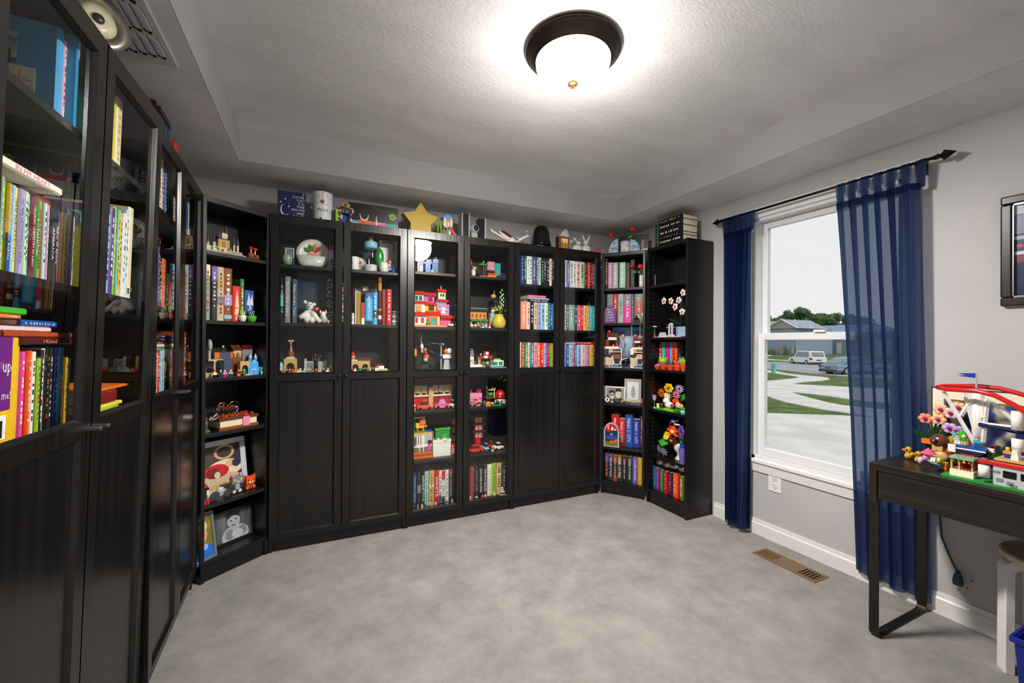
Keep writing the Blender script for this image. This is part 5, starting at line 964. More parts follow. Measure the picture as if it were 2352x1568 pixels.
toy('toy_cake', 'red and white toy cake on a tray', 'toy', FB1, cB, 1405, 1530, 1290, ZC, .05, .04, 'b tray white -.05 1.2 -.1 1.1 0 .12;B cake red .1 .95 0 1 .12 .5;b icing white .1 .95 -.06 .1 .3 .62;s cherry red .3 .45 .2 .5 .6 .85;s cherry red .6 .75 .2 .5 .6 .85')
toy('toy_lantern', 'small white toy lantern with red roof', 'toy', FB1, cB, 1408, 1458, 1335, ZC, .015, .02, 'b body white 0 1 0 1 0 .7;b window cream .25 .75 -.05 0 .2 .55;h roof red -.1 1.1 -.1 1.1 .7 1')
toy('toy_stall', 'low tan toy counter at the right end of the village shelf', 'toy', FB1, cB, 1465, 1712, 1365, ZC, .02, .03, 'B counter tan 0 .45 0 1 0 .6;B crate black .5 .75 0 1 0 .5;B crate maroon .8 1 0 1 0 .7;b tray cream .1 .4 .1 .9 .6 .8')
figs(FB1, cB, ZC, .03, WH, [(185, 'tan', 'black', 'olive'), (275, 'darkgreen', 'black', 'charcoal'), (310, 'orange', 'rust', 'red'), (345, 'black', 'darkred', 'orange'), (380, 'maroon', 'orange', 'black'), (420, 'brown', 'white', 'purple'), (447, 'white', 'ivory', 'brown', .01), (500, 'yellow', 'lightblue', 'blue'), (530, 'chestnut', 'sky', 'navy'), (580, 'brown', 'green', 'brightgreen'), (650, 'black', 'red', 'scarlet'), (700, 'tan', 'lightblue', 'slate'), (745, 'black', 'charcoal', 'navy'), (800, 'silver', 'white', 'lightgrey'), (1110, 'red', 'darkred', 'black'), (1150, 'black', 'white', 'grey'), (1275, 'brown', 'black', 'maroon'), (1310, 'black', 'darkgrey', 'tan'), (1345, 'lightgrey', 'silver', 'lightgrey', .01), (1380, 'maroon', 'brown', 'black')])
# ---------------------------------------------------------------- on top of the cases
ZC = 2.02
def poly(fr, crop, pts, d): return [((u := fr.u(crop[0]+x/crop[2], d, 2.1)), fr.z(crop[1]+y/crop[2], u, d)) for x, y in pts]
o = toy('moon_sign', 'navy block sign with moon, stars and I LOVE YOU TO THE MOON lettering', 'sign', FB1, cB1, 178, 602, 128, ZC, .06, .03, 'b block navy 0 1 0 1 0 1'); w, h, _ = Z(o)
for i, t in enumerate(('I', 'LOVE', 'YOU', 'TO', 'THE', 'MOON', 'AND', 'BACK')):
    ww = w*{1: .07, 2: .24, 3: .28, 4: .44}[min(4, len(t))]*(.9 if t in ('BACK',) else 1); letters(t, o, 'white', w*.95-ww/2, h*(.93-.118*i), ww, h*.085, -.0006)
b = MB(); n = 14; b.add([(w*.26+math.cos(a)*w*.155, -.0008, h*.3+math.sin(a)*h*.22) for a in [math.radians(100+i*215/n) for i in range(n+1)]]+[(w*.285+math.cos(a)*w*.145, -.0008, h*.33+math.sin(a)*h*.2) for a in [math.radians(100+i*215/n) for i in range(n+1)]], [(i, i+1, n+2+i, n+1+i) for i in range(n)]); b.build('moon', 'ivory', o)
for x, z_ in ((.11, .57), (.27, .70), (.4, .44)):
    shp(MB(), 'q', w*(x-.035), w*(x+.035), -.0012, 0, h*(z_-.045), h*(z_+.045)).build('star', 'white', o); MB().box(w*x-.0003, w*x+.0003, -.0008, 0, h*(z_+.04), h*.98).build('string', 'slate', o)
o = toy('lantern_bucket', 'tall white lantern bucket cut with stars and reading Wish', 'lantern', FB1, cB1, 705, 1010, 122, ZC, .05, 0, ''); w, h, _ = Z(o); r = w/2
MB().lathe([(r*.97, 0), (r*1.0, h*.03), (r, h*.97), (r*1.02, h), (r*.98, h), (r*.96, h*.97), (r*.95, h*.05), (.001, h*.04)], 40, (r, r, 0)).build('body', pm('dfe2e8', .4), o, smooth=True)
def wrap(mb): mb.v = [(r+(r+.0012-y)*math.sin((x-r)/r), r-(r+.0012-y)*math.cos((x-r)/r), z_) for x, y, z_ in mb.v]; return mb
def bstar(x, z_, s, c): wrap(shp(MB(), 'q', x-s, x+s, 0, .0012, z_-s, z_+s)).build('star_cut', c, o)
bstar(r*.95, h*.66, r*.33, 'rust')
for x, z_, s in ((.45, .62, .06), (.6, .83, .05), (1.0, .93, .06), (1.45, .86, .07), (1.4, .58, .07), (.8, .12, .12), (1.3, .16, .07), (1.75, .36, .06), (1.8, .1, .06)): bstar(r*x, h*z_, r*s*1.2, 'charcoal')
vs, fs, a0, a1, b0, b1 = text_mesh('Wish'); k_ = r*1.15/(a1-a0); mb = MB(); mb.add([(r*.95+(a-(a0+a1)/2)*k_, 0, h*.40+(b-(b0+b1)/2)*k_) for a, b, _ in vs], fs); wrap(mb).build('lettering', 'charcoal', o)
for s in (-1, 1): MB().tube([(r+s*r*1.0, r, h*.85), (r+s*r*1.13, r-.01, h*.8), (r+s*r*1.16, r-.02, h*.5), (r+s*r*1.08, r-.01, h*.35)], .0018, 6).build('handle', M_STEEL, o, smooth=True)
o = toy('toy_fireplace', 'colourful brick toy fireplace beside the night-sky panel', 'toy', FB1, cB1, 1052, 1300, 268, ZC, .03, .06, 'B base darkbrown 0 1 0 1 0 .06;B pillar lime 0 .14 0 1 .06 .6;A hearth maroon .12 1 .05 1 .06 .6;b firebox blue .35 .8 .5 .6 .1 .45;B mantel brown .05 1.02 -.05 1 .6 .68;s pot darkbrown .25 .8 .1 .9 .66 .8;s loaf tan .28 .9 .1 .9 .7 1;s slot olive .5 .75 -.05 .3 .78 .92;s plate ivory .82 1.1 .1 .4 .5 .75'); w, h, _ = Z(o)
rc = random.Random(5)
for i in range(9):
    for j in range(8):
        x, z_ = .12+i*.098, .07+j*.066
        if .33 < x < .74 and z_ < .42: continue
        if rc.random() < .8: MB().box(w*x, w*(x+.085), .0005, .003, h*z_, h*(z_+.055)).build('brick', PL(rc.choice(('red', 'yellow', 'green', 'white', 'orange', 'turquoise', 'maroon', 'brown', 'lime', 'cobalt'))), o)
o = toy('night_panel', 'long black night-sky panel with rainbow desert strip', 'picture panel', FB1, cB1, 1240, 1990, 335, ZC, .12, .02, 'b board black 0 1 0 1 0 1'); w, h, _ = Z(o)
for c, x0, x1 in (('sky', 0, .2), ('brightorange', .2, .48), ('hotpink', .48, .74), ('turquoise', .74, 1)): MB().box(w*x0+.001, w*x1-.001, -.0008, 0, h*.01, h*.33).build('strip', c, o)
for c, x0, x1, z0 in (('orange', .2, .48, .3), ('pink', .48, .74, .28), ('green', .74, 1, .02), ('lightblue', 0, .2, .2)): MB().box(w*x0+.001, w*x1-.001, -.0014, -.0004, h*z0, h*(z0+.06)).build('strip', c, o)
b = MB(); b.add([(w*.31+math.cos(a)*w*.09, -.0012, h*.58+math.sin(a)*h*.27) for a in [math.pi+i*math.pi/10 for i in range(11)]]+[(w*.31+math.cos(a)*w*.08, -.0012, h*.6+math.sin(a)*h*.2) for a in [math.pi+i*math.pi/10 for i in range(11)]], [(i, i+1, 12+i, 11+i) for i in range(10)]); b.build('moon', 'white', o)
shp(MB(), 'k', w*.5, w*.6, 0, .001, h*.02, h*.62).build('rock', 'ivory', o); MB().lathe([(w*.07, -.002), (w*.07, 0)], 18, (w*.88, 0, h*.62), 'y').build('planet', 'lime', o); MB().lathe([(w*.04, -.003), (w*.04, 0)], 14, (w*.88, 0, h*.62), 'y').build('planet_core', 'olive', o)
MB().prism([(w*.78, h*.66), (w*.98, h*.58), (w*.98, h*.61), (w*.78, h*.69)], -.0036, -.0022, 'y').build('planet_ring', 'lime', o)
for x, z_ in ((.5, .9), (.56, .85), (.6, .83), (.66, .8), (.7, .7), (.75, .83)): MB().disc(w*x, h*z_, .0018, -.0012, 0, 6).build('star', 'white', o)
# yellow star
d0 = .06; pts = poly(FB2, cS, [(370, 138), (468, 300), (640, 375), (520, 490), (530, 612), (375, 578), (212, 602), (215, 450), (98, 295), (275, 275)], d0); u00 = pts[6][0]
o = empty('star_ornament', FB2.P(u00, d0, ZC)); tag(o, 'big yellow wooden star standing on top of the glass-door bookcase', 'ornament')
dz = pts[6][1]; zb_ = min(p[1] for p in pts)
MB().prism([(a-u00, z_-zb_) for a, z_ in pts][::-1], 0, .075, 'y').build('star', noise_mat('yellow_paint', 'c2a02c', 'cfae38', 5, .5), o, bevel=.003)
o = toy('toy_playground', 'white toy playhouse with blue roof and red slide', 'toy house', FB2, cS, 570, 925, 340, ZC, .05, .06, 'b base white 0 .45 0 1 0 .1;b base red .4 .7 0 1 0 .1;B post green .52 .6 .1 .3 .1 .4;B post white .62 .72 .1 .3 .1 .4;b floor tan .42 .75 0 1 .4 .47;b wall white .4 .78 .1 .9 .47 .86;A door_arch orange .52 .68 .02 .1 .5 .82;G roof sky .32 .86 0 1 .84 1.02'); w, h, _ = Z(o)
for x in (.02, .14, .26): MB().tube([(w*x, .02, h*.08), (w*(x+.02), .02, h*.5), (w*(x+.1), .02, h*.68), (w*(x+.16), .02, h*.5), (w*(x+.17), .02, h*.1)], .0045, 6).build('climbing_hoop', PL('lime'), o, smooth=True)
MB().prism([(w*.58, h*.45), (w*.70, h*.47), (w*1.0, h*.03), (w*.86, 0)], -.006, .02, 'y').build('slide', PL('red'), o)
# generic space toys
o = toy('toy_capsule', 'grey toy space pod between two black side panels', 'toy spaceship', FB2, cS, 990, 1380, 335, ZC, .05, .09, 'b panel black .02 .28 .2 1 .02 .98;b panel_edge silver .0 .04 .1 1.02 0 1;b panel_edge silver .26 .30 .1 1.02 0 1;b panel black .68 .92 .3 1 .0 .9;b panel_edge silver .90 .95 .2 1.02 0 .9;s pod lightgrey .34 .72 .1 .9 .28 .68;s window charcoal .46 .64 -.02 .4 .38 .6;c strut silver .25 .4 .4 .6 .44 .52;b foot lightgrey .38 .62 .2 .8 0 .3;b strut silver .66 .72 .4 .6 .42 .54')
o = toy('toy_jet', 'white brick toy jet with spread wings and red stripe', 'toy spaceship', FB2, cS, 1425, 2090, 545, ZC, .05, .1, 'b foot charcoal .42 .58 .3 .7 0 .14;b nose_rest black .86 1 .2 .5 0 .12'); w, h, _ = Z(o)
def slab(pts, y0, y1, c, nm): MB().prism([(a*w, b*h) for a, b in pts], y0, y1, 'y').build(nm, PL(c), o)
slab([(.18, .72), (.3, .80), (.56, .35), (.5, .14), (.38, .2)], .02, .05, 'white', 'fuselage'); slab([(.22, .74), (.3, .78), (.48, .5), (.44, .42)], .01, .02, 'maroon', 'stripe')
slab([(.0, .72), (.03, .82), (.38, .38), (.34, .28)], .03, .045, 'ivory', 'wing'); slab([(.55, .3), (.86, .78), (.9, .72), (.6, .2)], .03, .05, 'white', 'wing'); slab([(.1, .1), (.12, .18), (.42, .25), (.42, .15)], .03, .045, 'white', 'wing'); slab([(.52, .25), (.86, .06), (.84, .0), (.5, .14)], .03, .045, 'ivory', 'wing')
for x, z_ in ((.02, .8), (.82, .95), (.01, .15)): MB().lathe([(.006, .0), (.006, .03)], 10, (w*x, .02, h*z_), 'y').build('wing_tip', PL('white'), o)
MB().tube([(w*.82, .03, h*.93), (w*.86, .03, h*.76)], .004, 6).build('wing_tip_arm', PL('lightgrey'), o)
MB().lathe([(.011, .005), (.011, .03)], 12, (w*.6, .0, h*.42), 'y').build('engine', PL('lightgrey'), o); MB().lathe([(.011, .005), (.011, .03)], 12, (w*.36, .0, h*.2), 'y').build('engine', PL('lightgrey'), o)
o = toy('black_bust', 'plain glossy black domed brick bust on a stand', 'ornament', FB3, c7, 440, 750, 328, ZC, .06, .1, 'b stand black .35 .6 .1 .6 0 .18;b plaque silver .08 .42 -.15 .0 0 .1;b plaque_text white .5 .7 -.1 0 0 .05'); w, h, d = Z(o)
MB().lathe([(w*.5, h*.14), (w*.48, h*.2), (w*.42, h*.45), (w*.40, h*.66), (w*.34, h*.84), (w*.2, h*.96), (.001, h)], 24, (w/2, d/2, 0)).build('dome', pm('black', .18, 0, .05), o, smooth=True)
o = toy('ghost_figure', 'white ceramic ghost figure behind the little wooden lantern', 'figurine', FB3, c7, 835, 1092, 385, ZC, .08, 0, ''); w, h, _ = Z(o); CER = pm('e0dedb', .45, 0, .03)
M_ = MB().lathe([(w*.5, 0), (w*.5, h*.1), (w*.46, h*.35), (w*.36, h*.6), (w*.24, h*.82), (w*.12, h*.96), (.001, h)], 22, (0, 0, 0)); M_.v = [(x+w*.5+w*.2*(z_/h)**2, y*.6+w*.3, z_) for x, y, z_ in M_.v]; M_.build('body', CER, o, smooth=True)
MB().tube([(w*.9, w*.2, h*.45), (w*1.08, w*.1, h*.5)], .012, 8, .006).build('arm', CER, o, smooth=True)
o = toy('wooden_lantern', 'small dark wooden lantern box with gold scene in front', 'lantern', FB3, c7, 848, 1030, 545, ZC, .02, .05, 'b case darkbrown 0 1 .12 1 0 1;b frame_side chestnut 0 .24 0 .12 0 1;b frame_side chestnut .86 1 0 .12 0 1;b frame_side chestnut .24 .86 0 .12 .86 1;b frame_side chestnut .24 .86 0 .12 0 .08;b scene gold .24 .86 .05 .1 .08 .5;b scene cream .24 .86 .05 .1 .5 .86;b tree olive .3 .36 .02 .06 .1 .7;b tree olive .6 .66 .02 .06 .1 .6;c ring gold .4 .6 .4 .6 1 1.1')
for lab, x0, x1, yt, ear in (('white ceramic rabbit with drooping ear beside the ghost', 1108, 1292, 570, -1), ('white ceramic rabbit with upright ears beside the pink flower', 1262, 1440, 515, 1)):
    o = toy('rabbit_figure', lab, 'figurine', FB3, c7, x0, x1, yt, ZC, .05 if ear < 0 else .065, 0, '', 'white ceramic rabbits'); w, h, _ = Z(o); zb_ = .62 if ear > 0 else .72
    b = MB().ball(w*.5, .03, h*zb_*.38, w*.46, .035, h*zb_*.42, 18, 12).ball(w*(.55 if ear < 0 else .4), .02, h*zb_*.95, w*.22, .022, h*.13, 14, 9)
    e1 = [(w*.42, .02, h*zb_*1.05), (w*.2, .015, h*.88), (w*.02, .01, h*.98)] if ear < 0 else [(w*.5, .02, h*zb_*1.05), (w*.68, .02, h*.85), (w*.76, .02, h*.99)]
    e2 = [(w*.6, .02, h*zb_*1.05), (w*.64, .02, h*.9), (w*.62, .02, h)] if ear < 0 else [(w*.3, .02, h*zb_*1.1), (w*.16, .02, h*.85), (w*.06, .02, h*.95)]
    b.tube(e1, .011, 8, .006).tube(e2, .011, 8, .006).build('body', CER, o, smooth=True)
    MB().ball(w*.75, .05, h*.12, .014).build('tail', CER, o, smooth=True)
o = toy('pompom_flower', 'pink paper chrysanthemum lying at the corner of the top', 'flower', FB3, c7, 1440, 1695, 682, ZC, .04, 0, ''); w, h, _ = Z(o); rc = random.Random(3)
for j in range(3):
    b = MB()
    for i in range(90):
        a, e = rc.uniform(0, 6.28), rc.uniform(0, 1.45); v = Vector((math.cos(a)*math.cos(e), math.sin(a)*math.cos(e), math.sin(e))); t = v.orthogonal().normalized(); c_ = Vector((w/2, w*.42, h*.12)); R = (h*.88)*(.75+.12*j); q = c_+Vector((v.x*w*.5, v.y*w*.42, v.z*R))*(.7+.15*j)
        b.add([c_+v*.01, q+t*.003, q+v*.006, q-t*.003], [(0, 1, 2, 3)])
    tag(b.build('petals', PL(('rose', 'pink', 'palepink')[j]), o), kind='stuff')
MB().ball(w/2, w*.42, h*.3, w*.4, w*.33, h*.3).build('core', PL('rose'), o)
# right corner top: roses, geode bookends, black book face
o = toy('display_book', 'black book with white artwork standing face out behind the roses', 'book', FRC, c9, 440, 915, 500, ZC, .14, .03, 'b cover black 0 1 0 1 0 1;b rule grey .9 .91 -.02 0 .1 .9'); w, h, _ = Z(o)
letters('MAAS', o, 'white', w*.82, h*.45, w*.09, h*.5, -.0008, True)
MB().tube([(w*.55, -.001, h*.75), (w*.65, -.001, h*.55), (w*.72, -.001, h*.4), (w*.7, -.001, h*.15)], .004, 4).build('artwork', 'lightgrey', o)
GEO = noise_mat('blue_agate', '3a6f9c', 'c3e2f0', 40, .2, .3, 60, lo=.3, hi=.7)
for lab, x0, x1, s in (('light blue agate bookend left of the rose pot', 272, 430, -1), ('light blue agate bookend right of the rose pot', 612, 775, 1)):
    o = toy('agate_bookend', lab, 'bookend', FRC, c9, x0, x1, 572 if s < 0 else 560, ZC, .03, .04, '', 'agate bookends'); w, h, d = Z(o)
    arc = [(w*(.95-.95*math.cos(a)) if s < 0 else w*(.05+.95*math.cos(a)), h*math.sin(a)) for a in [i*math.pi/2/8 for i in range(9)]]
    MB().prism(arc+[(w*.95 if s < 0 else w*.05, 0)], 0, d, 'y').build('stone', GEO, o, bevel=.002)
    MB().prism([(arc[i][0]*1.0, arc[i][1]*1.0) for i in range(9)]+[((arc[i][0]-w*.5)*.94+w*.5, arc[i][1]*.95) for i in range(8, -1, -1)], -.002, .004, 'y').build('rind', 'paleblue', o)
def rose(o, x, y, z_, r):
    MB().ball(x, y, z_, r, r, r*.95, 14, 9).build('bloom', PL('scarlet'), o, smooth=True)
    for i in range(6): a = i*math.pi/3; MB().ball(x+r*.55*math.cos(a), y+r*.55*math.sin(a)-r*.15, z_+r*.12*(i % 2), r*.6, r*.6, r*.75, 10, 7).build('petal', PL('red' if i % 2 else 'scarlet'), o, smooth=True)
    for i in range(3): a = i*2.1+.4; shp(MB(), 'e', -r*.35, r*.35, -.002, .002, 0, r*1.2).xf(Matrix.Translation((x, y, z_-r*.8)) @ Matrix.Rotation(a, 4, 'Z') @ Matrix.Rotation(1.2, 4, 'X')).build('sepal', PL('green'), o)
def rosepot(lab, fr, z, crop, px0, px1, pyt, d0, roses):
    o = toy('rose_pot', lab, 'flower pot', fr, crop, px0, px1, pyt, z, d0, 0, '', 'white star pots of brick roses'); w, h, _ = Z(o); r = w/2
    MB().lathe([(r*.9, 0), (r, h*.04), (r, h), (r*.9, h), (r*.9, h*.85), (.001, h*.85)], 24, (r, r, 0)).build('pot', pm('e0dcd8', .4), o, smooth=True)
    for x, z_ in ((.72, .55), (.5, .2)): shp(MB(), 'q', w*(x-.1), w*(x+.1), -.001 if x < .6 else .004, .012, h*(z_-.1), h*(z_+.1)).build('star_cut', 'black', o)
    for (rx, ry, rr) in roses:
        u = fr.u(crop[0]+rx/crop[2], d0+.02, z+.15); zz = fr.z(crop[1]+ry/crop[2], u, d0+.02)-z; x = u-fr.u(crop[0]+px0/crop[2], d0, z+.04); R = rr/crop[2]/FPX*2.35
        MB().tube([(r, r, h*.8), ((r+x)/2, r*.8, (h+zz)/2+.01), (x, .02, zz-R*.5)], .0035, 6).build('stem', PL('darkgreen'), o); rose(o, x, .02, zz, R)
        shp(MB(), 'e', -.012, .012, -.004, .004, 0, .035).xf(Matrix.Translation(((r+x)/2, r*.5, (h+zz)/2-.02)) @ Matrix.Rotation(.9 if x > r else -.9, 4, 'Y')).build('leaf', PL('green'), o)
rosepot('white star-cut pot holding two red brick roses on the corner top', FRC, ZC, c9, 447, 610, 590, .025, [(315, 500, 62), (668, 400, 62)])
o = toy('folded_paper', 'folded white paper sliver beside the right agate bookend', 'paper', FRC, c9, 790, 940, 715, ZC, .02, .05, 'b sheet white 0 1 0 1 0 .35;T fold white .15 .9 .2 .8 .35 1')
uG = FRE.u(1360+1480/7.127, .19, 2.05); o = empty('gift_box', FRE.P(uG-.075, .185, ZC), FRE.a); tag(o, 'small dark green box with cream emblem beside the stacked novels', 'box')
MB().box(0, .075, 0, .062, .006, .032).build('lid', 'forest', o); MB().box(.003, .072, .003, .06, 0, .008).build('tray', 'cream', o); MB().box(.0748, .0756, .02, .045, .01, .028).build('emblem', 'sage', o)
# on the left cases
o = toy('toy_train', 'dark toy railway carriage on the left run near the vent', 'toy train', FL2, cK, 462, 700, 520, ZC, .06, .06, 'B chassis black 0 1 0 1 .05 .35;b body navy .02 .98 .05 .95 .35 .8;b window slate .1 .3 -.02 .05 .5 .72;b window slate .4 .6 -.02 .05 .5 .72;b window slate .7 .9 -.02 .05 .5 .72;b roof charcoal 0 1 0 1 .8 .9;b chimney maroon .05 .2 .3 .6 .9 1;w wheel black .05 .3 -.04 .05 0 .3;w wheel black .65 .9 -.04 .05 0 .3')
o = toy('red_tray', 'glossy red plastic chute lying beside the toy carriage', 'toy', FL2, cK, 745, 900, 1010, ZC, .03, .05, 'b floor red 0 1 0 1 0 .15;T side scarlet 0 1 0 .15 .15 .7;T side scarlet 0 1 .85 1 .15 .7')
uR = FL1.u(232, .06, 2.2); zR = FL1.z(44, uR, .06); rr_ = .078; zc_ = max(rr_, zR-ZC)
o = empty('pewter_dish', FL1.P(uR, .06, ZC), FL1.a-.75); tag(o, 'round pewter-rimmed cream dish standing on the first bookcase', 'dish')
MB().lathe([(rr_*.5, .02), (rr_*.62, .004), (rr_, 0), (rr_, .006), (rr_*.66, .016), (rr_*.5, .03)], 36, (0, 0, zc_), 'y').build('rim', pm('9a978c', .3, .8), o, smooth=True)
MB().lathe([(rr_*.66, .008), (rr_*.3, .002), (.001, .001)], 28, (0, 0, zc_), 'y').build('centre', pm('e9e4c2', .35), o, smooth=True); MB().lathe([(.012, -.006), (.014, .0), (.01, .006)], 12, (0, 0, zc_), 'y').build('boss', pm('5a4a50', .35, .5), o, smooth=True)
MB().box(-.03, .03, .01, .05, 0, .02).box(-.004, .004, .02, .03, .015, zc_).build('stand', pm('9a978c', .3, .8), o)
# ---------------------------------------------------------------- star-topped bookcase
ZC = SH_B2[0]
o = toy('toy_gate', 'blue brick toy castle gate on the top glass shelf', 'toy castle', FB2, cH, 225, 600, 175, ZC, .06, .05, 'B tower blue 0 .28 .1 1 0 .6;B tower_top brightblue .0 .3 0 1 .55 .78;B tower blue .72 1 .1 1 0 .6;B tower_top brightblue .74 1 0 1 .55 .75;b bridge brightblue .25 .8 .3 .7 .5 .6;B door brightblue .4 .64 .2 .5 0 .52;B crest brightblue .45 .7 .3 .7 .6 .72;c torch tan .04 .09 .3 .6 .78 .98;c torch tan .14 .2 .3 .6 .78 .95;c torch gold .88 .96 .3 .6 .75 .88;b stone lightblue .1 .25 0 .1 0 .35;b stone lightblue .66 .75 0 .1 0 .2;b panel salmon 0 .08 -.02 .1 0 .5')
toy('toy_palms', 'toy palm trees and pink hut scene on tan base', 'toy', FB2, cH, 1335, 1645, 300, ZC, .05, .06, 'B base tan .05 1 0 1 0 .08;B base white .1 .98 -.1 0 0 .05;c trunk rust .3 .36 .3 .6 .08 .75;s leaves green 0 .58 -.1 1.1 .65 .85;s leaves darkgreen .05 .5 .2 .8 .78 .9;k tip cream .28 .38 .3 .6 .85 1.05;B hut rust .55 .95 .1 .9 .08 .3;s hut_roof charcoal .5 1 0 1 .28 .5;B fence orange .5 1 -.05 .05 .06 .16')
toy('storage_box', 'pink toy box standing behind the palm trees', 'box', FB2, cH, 1505, 1615, 320, ZC, .14, .06, 'b body pink 0 1 0 1 0 1;b panel mauve -.2 0 0 1 0 .96;b window lightgrey .3 .7 -.03 0 .3 .65')
toy('storage_box', 'teal toy box with gold emblem behind the navy car', 'box', FB2, cH, 1625, 1722, 348, ZC, .12, .05, 'b body turquoise 0 1 0 1 0 1;Q emblem gold .28 .72 -.04 0 .25 .6')
CARS = 'B chassis %(c)s 0 1 0 1 .12 .42;T hood %(c)s .02 .98 .05 .95 .4 .55;T cabin %(g)s .25 .8 .12 .88 .52 .95;b roof %(c)s .36 .7 .15 .85 .9 1;w wheel black .08 .3 -.05 .1 0 .36;w wheel black .7 .92 -.05 .1 0 .36;b light ivory .0 .05 .05 .2 .3 .42;b stripe %(s)s .0 1 -.015 .02 .22 .3'
def tcar(fr, crop, x0, x1, yt, z, d0, c, s, lab, g='charcoal', dep=.045): return toy('toy_car', lab, 'toy car', fr, crop, x0, x1, yt, z, d0, dep, CARS % dict(c=c, s=s, g=g), 'toy cars on the shelves')
tcar(FB2, cH, 1680, 1868, 520, ZC, .04, 'navy', 'slate', 'navy toy car before the teal box')
toy('toy_bird', 'tan toy bird with white belly beside the palm trees', 'toy animal', FB2, cH, 1200, 1305, 385, ZC, .06, .04, 's body tan .05 .9 .1 1 0 .75;s belly white .12 .7 -.08 .5 .04 .62;s head beige .3 1 .1 .9 .6 .92;k crest ivory .3 .45 .3 .6 .85 1.02;s ear chestnut .7 1 .3 .6 .8 1;b base white -.1 .9 -.2 .4 0 .05')
toy('toy_balloon', 'red toy balloon at the middle stile of the top shelf', 'toy', FB2, cH, 1165, 1225, 265, ZC, .12, .03, 's balloon red 0 1 -.2 1.2 .55 1;c string white .46 .54 .45 .55 .05 .56;B base black .1 .9 0 1 0 .05')
# colourful house
ZC = SH_B2[1]
spec = 'B ground salmon 0 1 0 1 0 .05;B wall ivory 0 .32 .2 1 .05 .3;B wall rose .68 .96 .25 1 .05 .24;A doorway orange .38 .6 .1 .2 .02 .3;b door turquoise .43 .56 .14 .2 .03 .25;B wall cream .32 .66 .2 1 .05 .3;R roof scarlet -.02 .34 0 1.05 .27 .35;R roof scarlet .34 .68 0 1.05 .29 .38;R roof scarlet .68 1.02 0 1.05 .22 .3;B wall cream 0 .3 .3 1 .35 .58;b window_frame tan .06 .2 .24 .3 .36 .54;b shutter salmon .08 .18 .2 .25 .38 .5;B wall yellow .3 .58 .3 1 .38 .58;b window maroon .38 .52 .25 .3 .4 .53;R roof scarlet 0 .3 .15 1.05 .56 .62;R roof scarlet .28 .58 .15 1.05 .53 .6;B wall mint 0 .27 .4 1 .62 .78;b window forest .05 .11 .36 .4 .64 .74;b window forest .15 .21 .36 .4 .64 .74;R roof scarlet -.02 .28 .25 1.05 .78 .85;B wall hotpink .28 .54 .4 1 .6 .76;b window maroon .38 .48 .36 .4 .63 .72;R roof scarlet .28 .58 .25 1.05 .75 .83;B wall lavender .6 .92 .3 1 .3 .56;b window_frame white .7 .82 .26 .3 .34 .5;s blossom pink .62 .74 .2 .3 .38 .48;s blossom pink .8 .9 .2 .3 .38 .46;R arch hotpink .66 .92 .2 .4 .5 .56;B wall sky .58 .86 .4 1 .56 .64;R roof scarlet .6 .92 .3 1.05 .62 .69;B tower palegreen .64 .84 .45 .95 .69 .86;b window forest .7 .74 .42 .45 .76 .82;b window forest .76 .8 .42 .45 .76 .82;R roof scarlet .62 .86 .35 1 .86 .94;c finial silver .72 .75 .6 .7 .94 1.02;s shrub green .3 .4 0 .2 .03 .14;s blossom rose .32 .38 .05 .15 .12 .26;b window red .04 .1 .15 .2 .1 .22;b window red .18 .25 .15 .2 .1 .22'
toy('toy_house', 'colourful brick toy house with many red tiled roofs', 'toy house', FB2, cH, 172, 870, 742, ZC, .06, .1, spec)
toy('toy_hut', 'dark green toy hut half hidden by the middle stile', 'toy house', FB2, cH, 872, 985, 1070, ZC, .09, .05, 'B wall sage .1 .9 0 1 0 .55;b window black .2 .4 -.04 0 .2 .45;R roof forest 0 1 -.1 1.1 .5 .85;s smoke lightgrey .4 .7 .3 .7 .85 1;s snow white .1 .8 -.2 .4 0 .2')
spec = 'B base lightgrey 0 1 0 1 0 .04;A arcade tan 0 .5 .2 1 .04 .3;A arcade tan .5 1 .2 1 .04 .3;b awning green 0 1 0 .3 .28 .36;B wall tan 0 .95 .25 1 .3 .68;b roof_edge forest -.02 1 .1 1 .66 .76;b terrace grey 0 .95 .1 1 .76 .8;B doorframe red .5 .56 0 .25 .04 .28;B doorframe red .85 .92 0 .25 .04 .28;b glass teal .58 .84 .1 .2 .04 .24'
for i in range(4): spec += ';b window orange %.2f %.2f .2 .25 .4 .6;b pane darkbrown %.2f %.2f .17 .2 .46 .55' % (.04+.23*i, .22+.23*i, .1+.23*i, .15+.23*i)
spec += ';s lantern red .28 .38 -.05 .1 .3 .38;s lantern red .72 .82 -.05 .1 .32 .4;s shrub green .02 .2 -.1 .2 .04 .16;s shrub brightgreen .35 .5 -.1 .2 .04 .15'
toy('toy_restaurant', 'orange and green toy tea house with red lanterns', 'toy house', FB2, cH, 1190, 1500, 1060, ZC, .07, .08, spec)
figs(FB2, cH, ZC+.108, .1, 'on the tea house roof', [(1235, 'red', 'white', 'black'), (1290, 'black', 'rust', 'brown'), (1350, 'red', 'lightblue', 'white'), (1410, 'charcoal', 'brown', 'rust')], .7)
figs(FB2, cH, ZC, .03, 'before the tea house', [(1205, 'brown', 'white', 'chestnut'), (1270, 'black', 'white', 'red'), (1330, 'green', 'sage', 'forest'), (1405, 'navy', 'teal', 'white'), (1455, 'white', 'silver', 'rose'), (1525, 'red', 'scarlet', 'white'), (800, 'lime', 'white', 'black'), (850, 'brown', 'ivory', 'black'), (915, 'black', 'white', 'darkred')], .85)
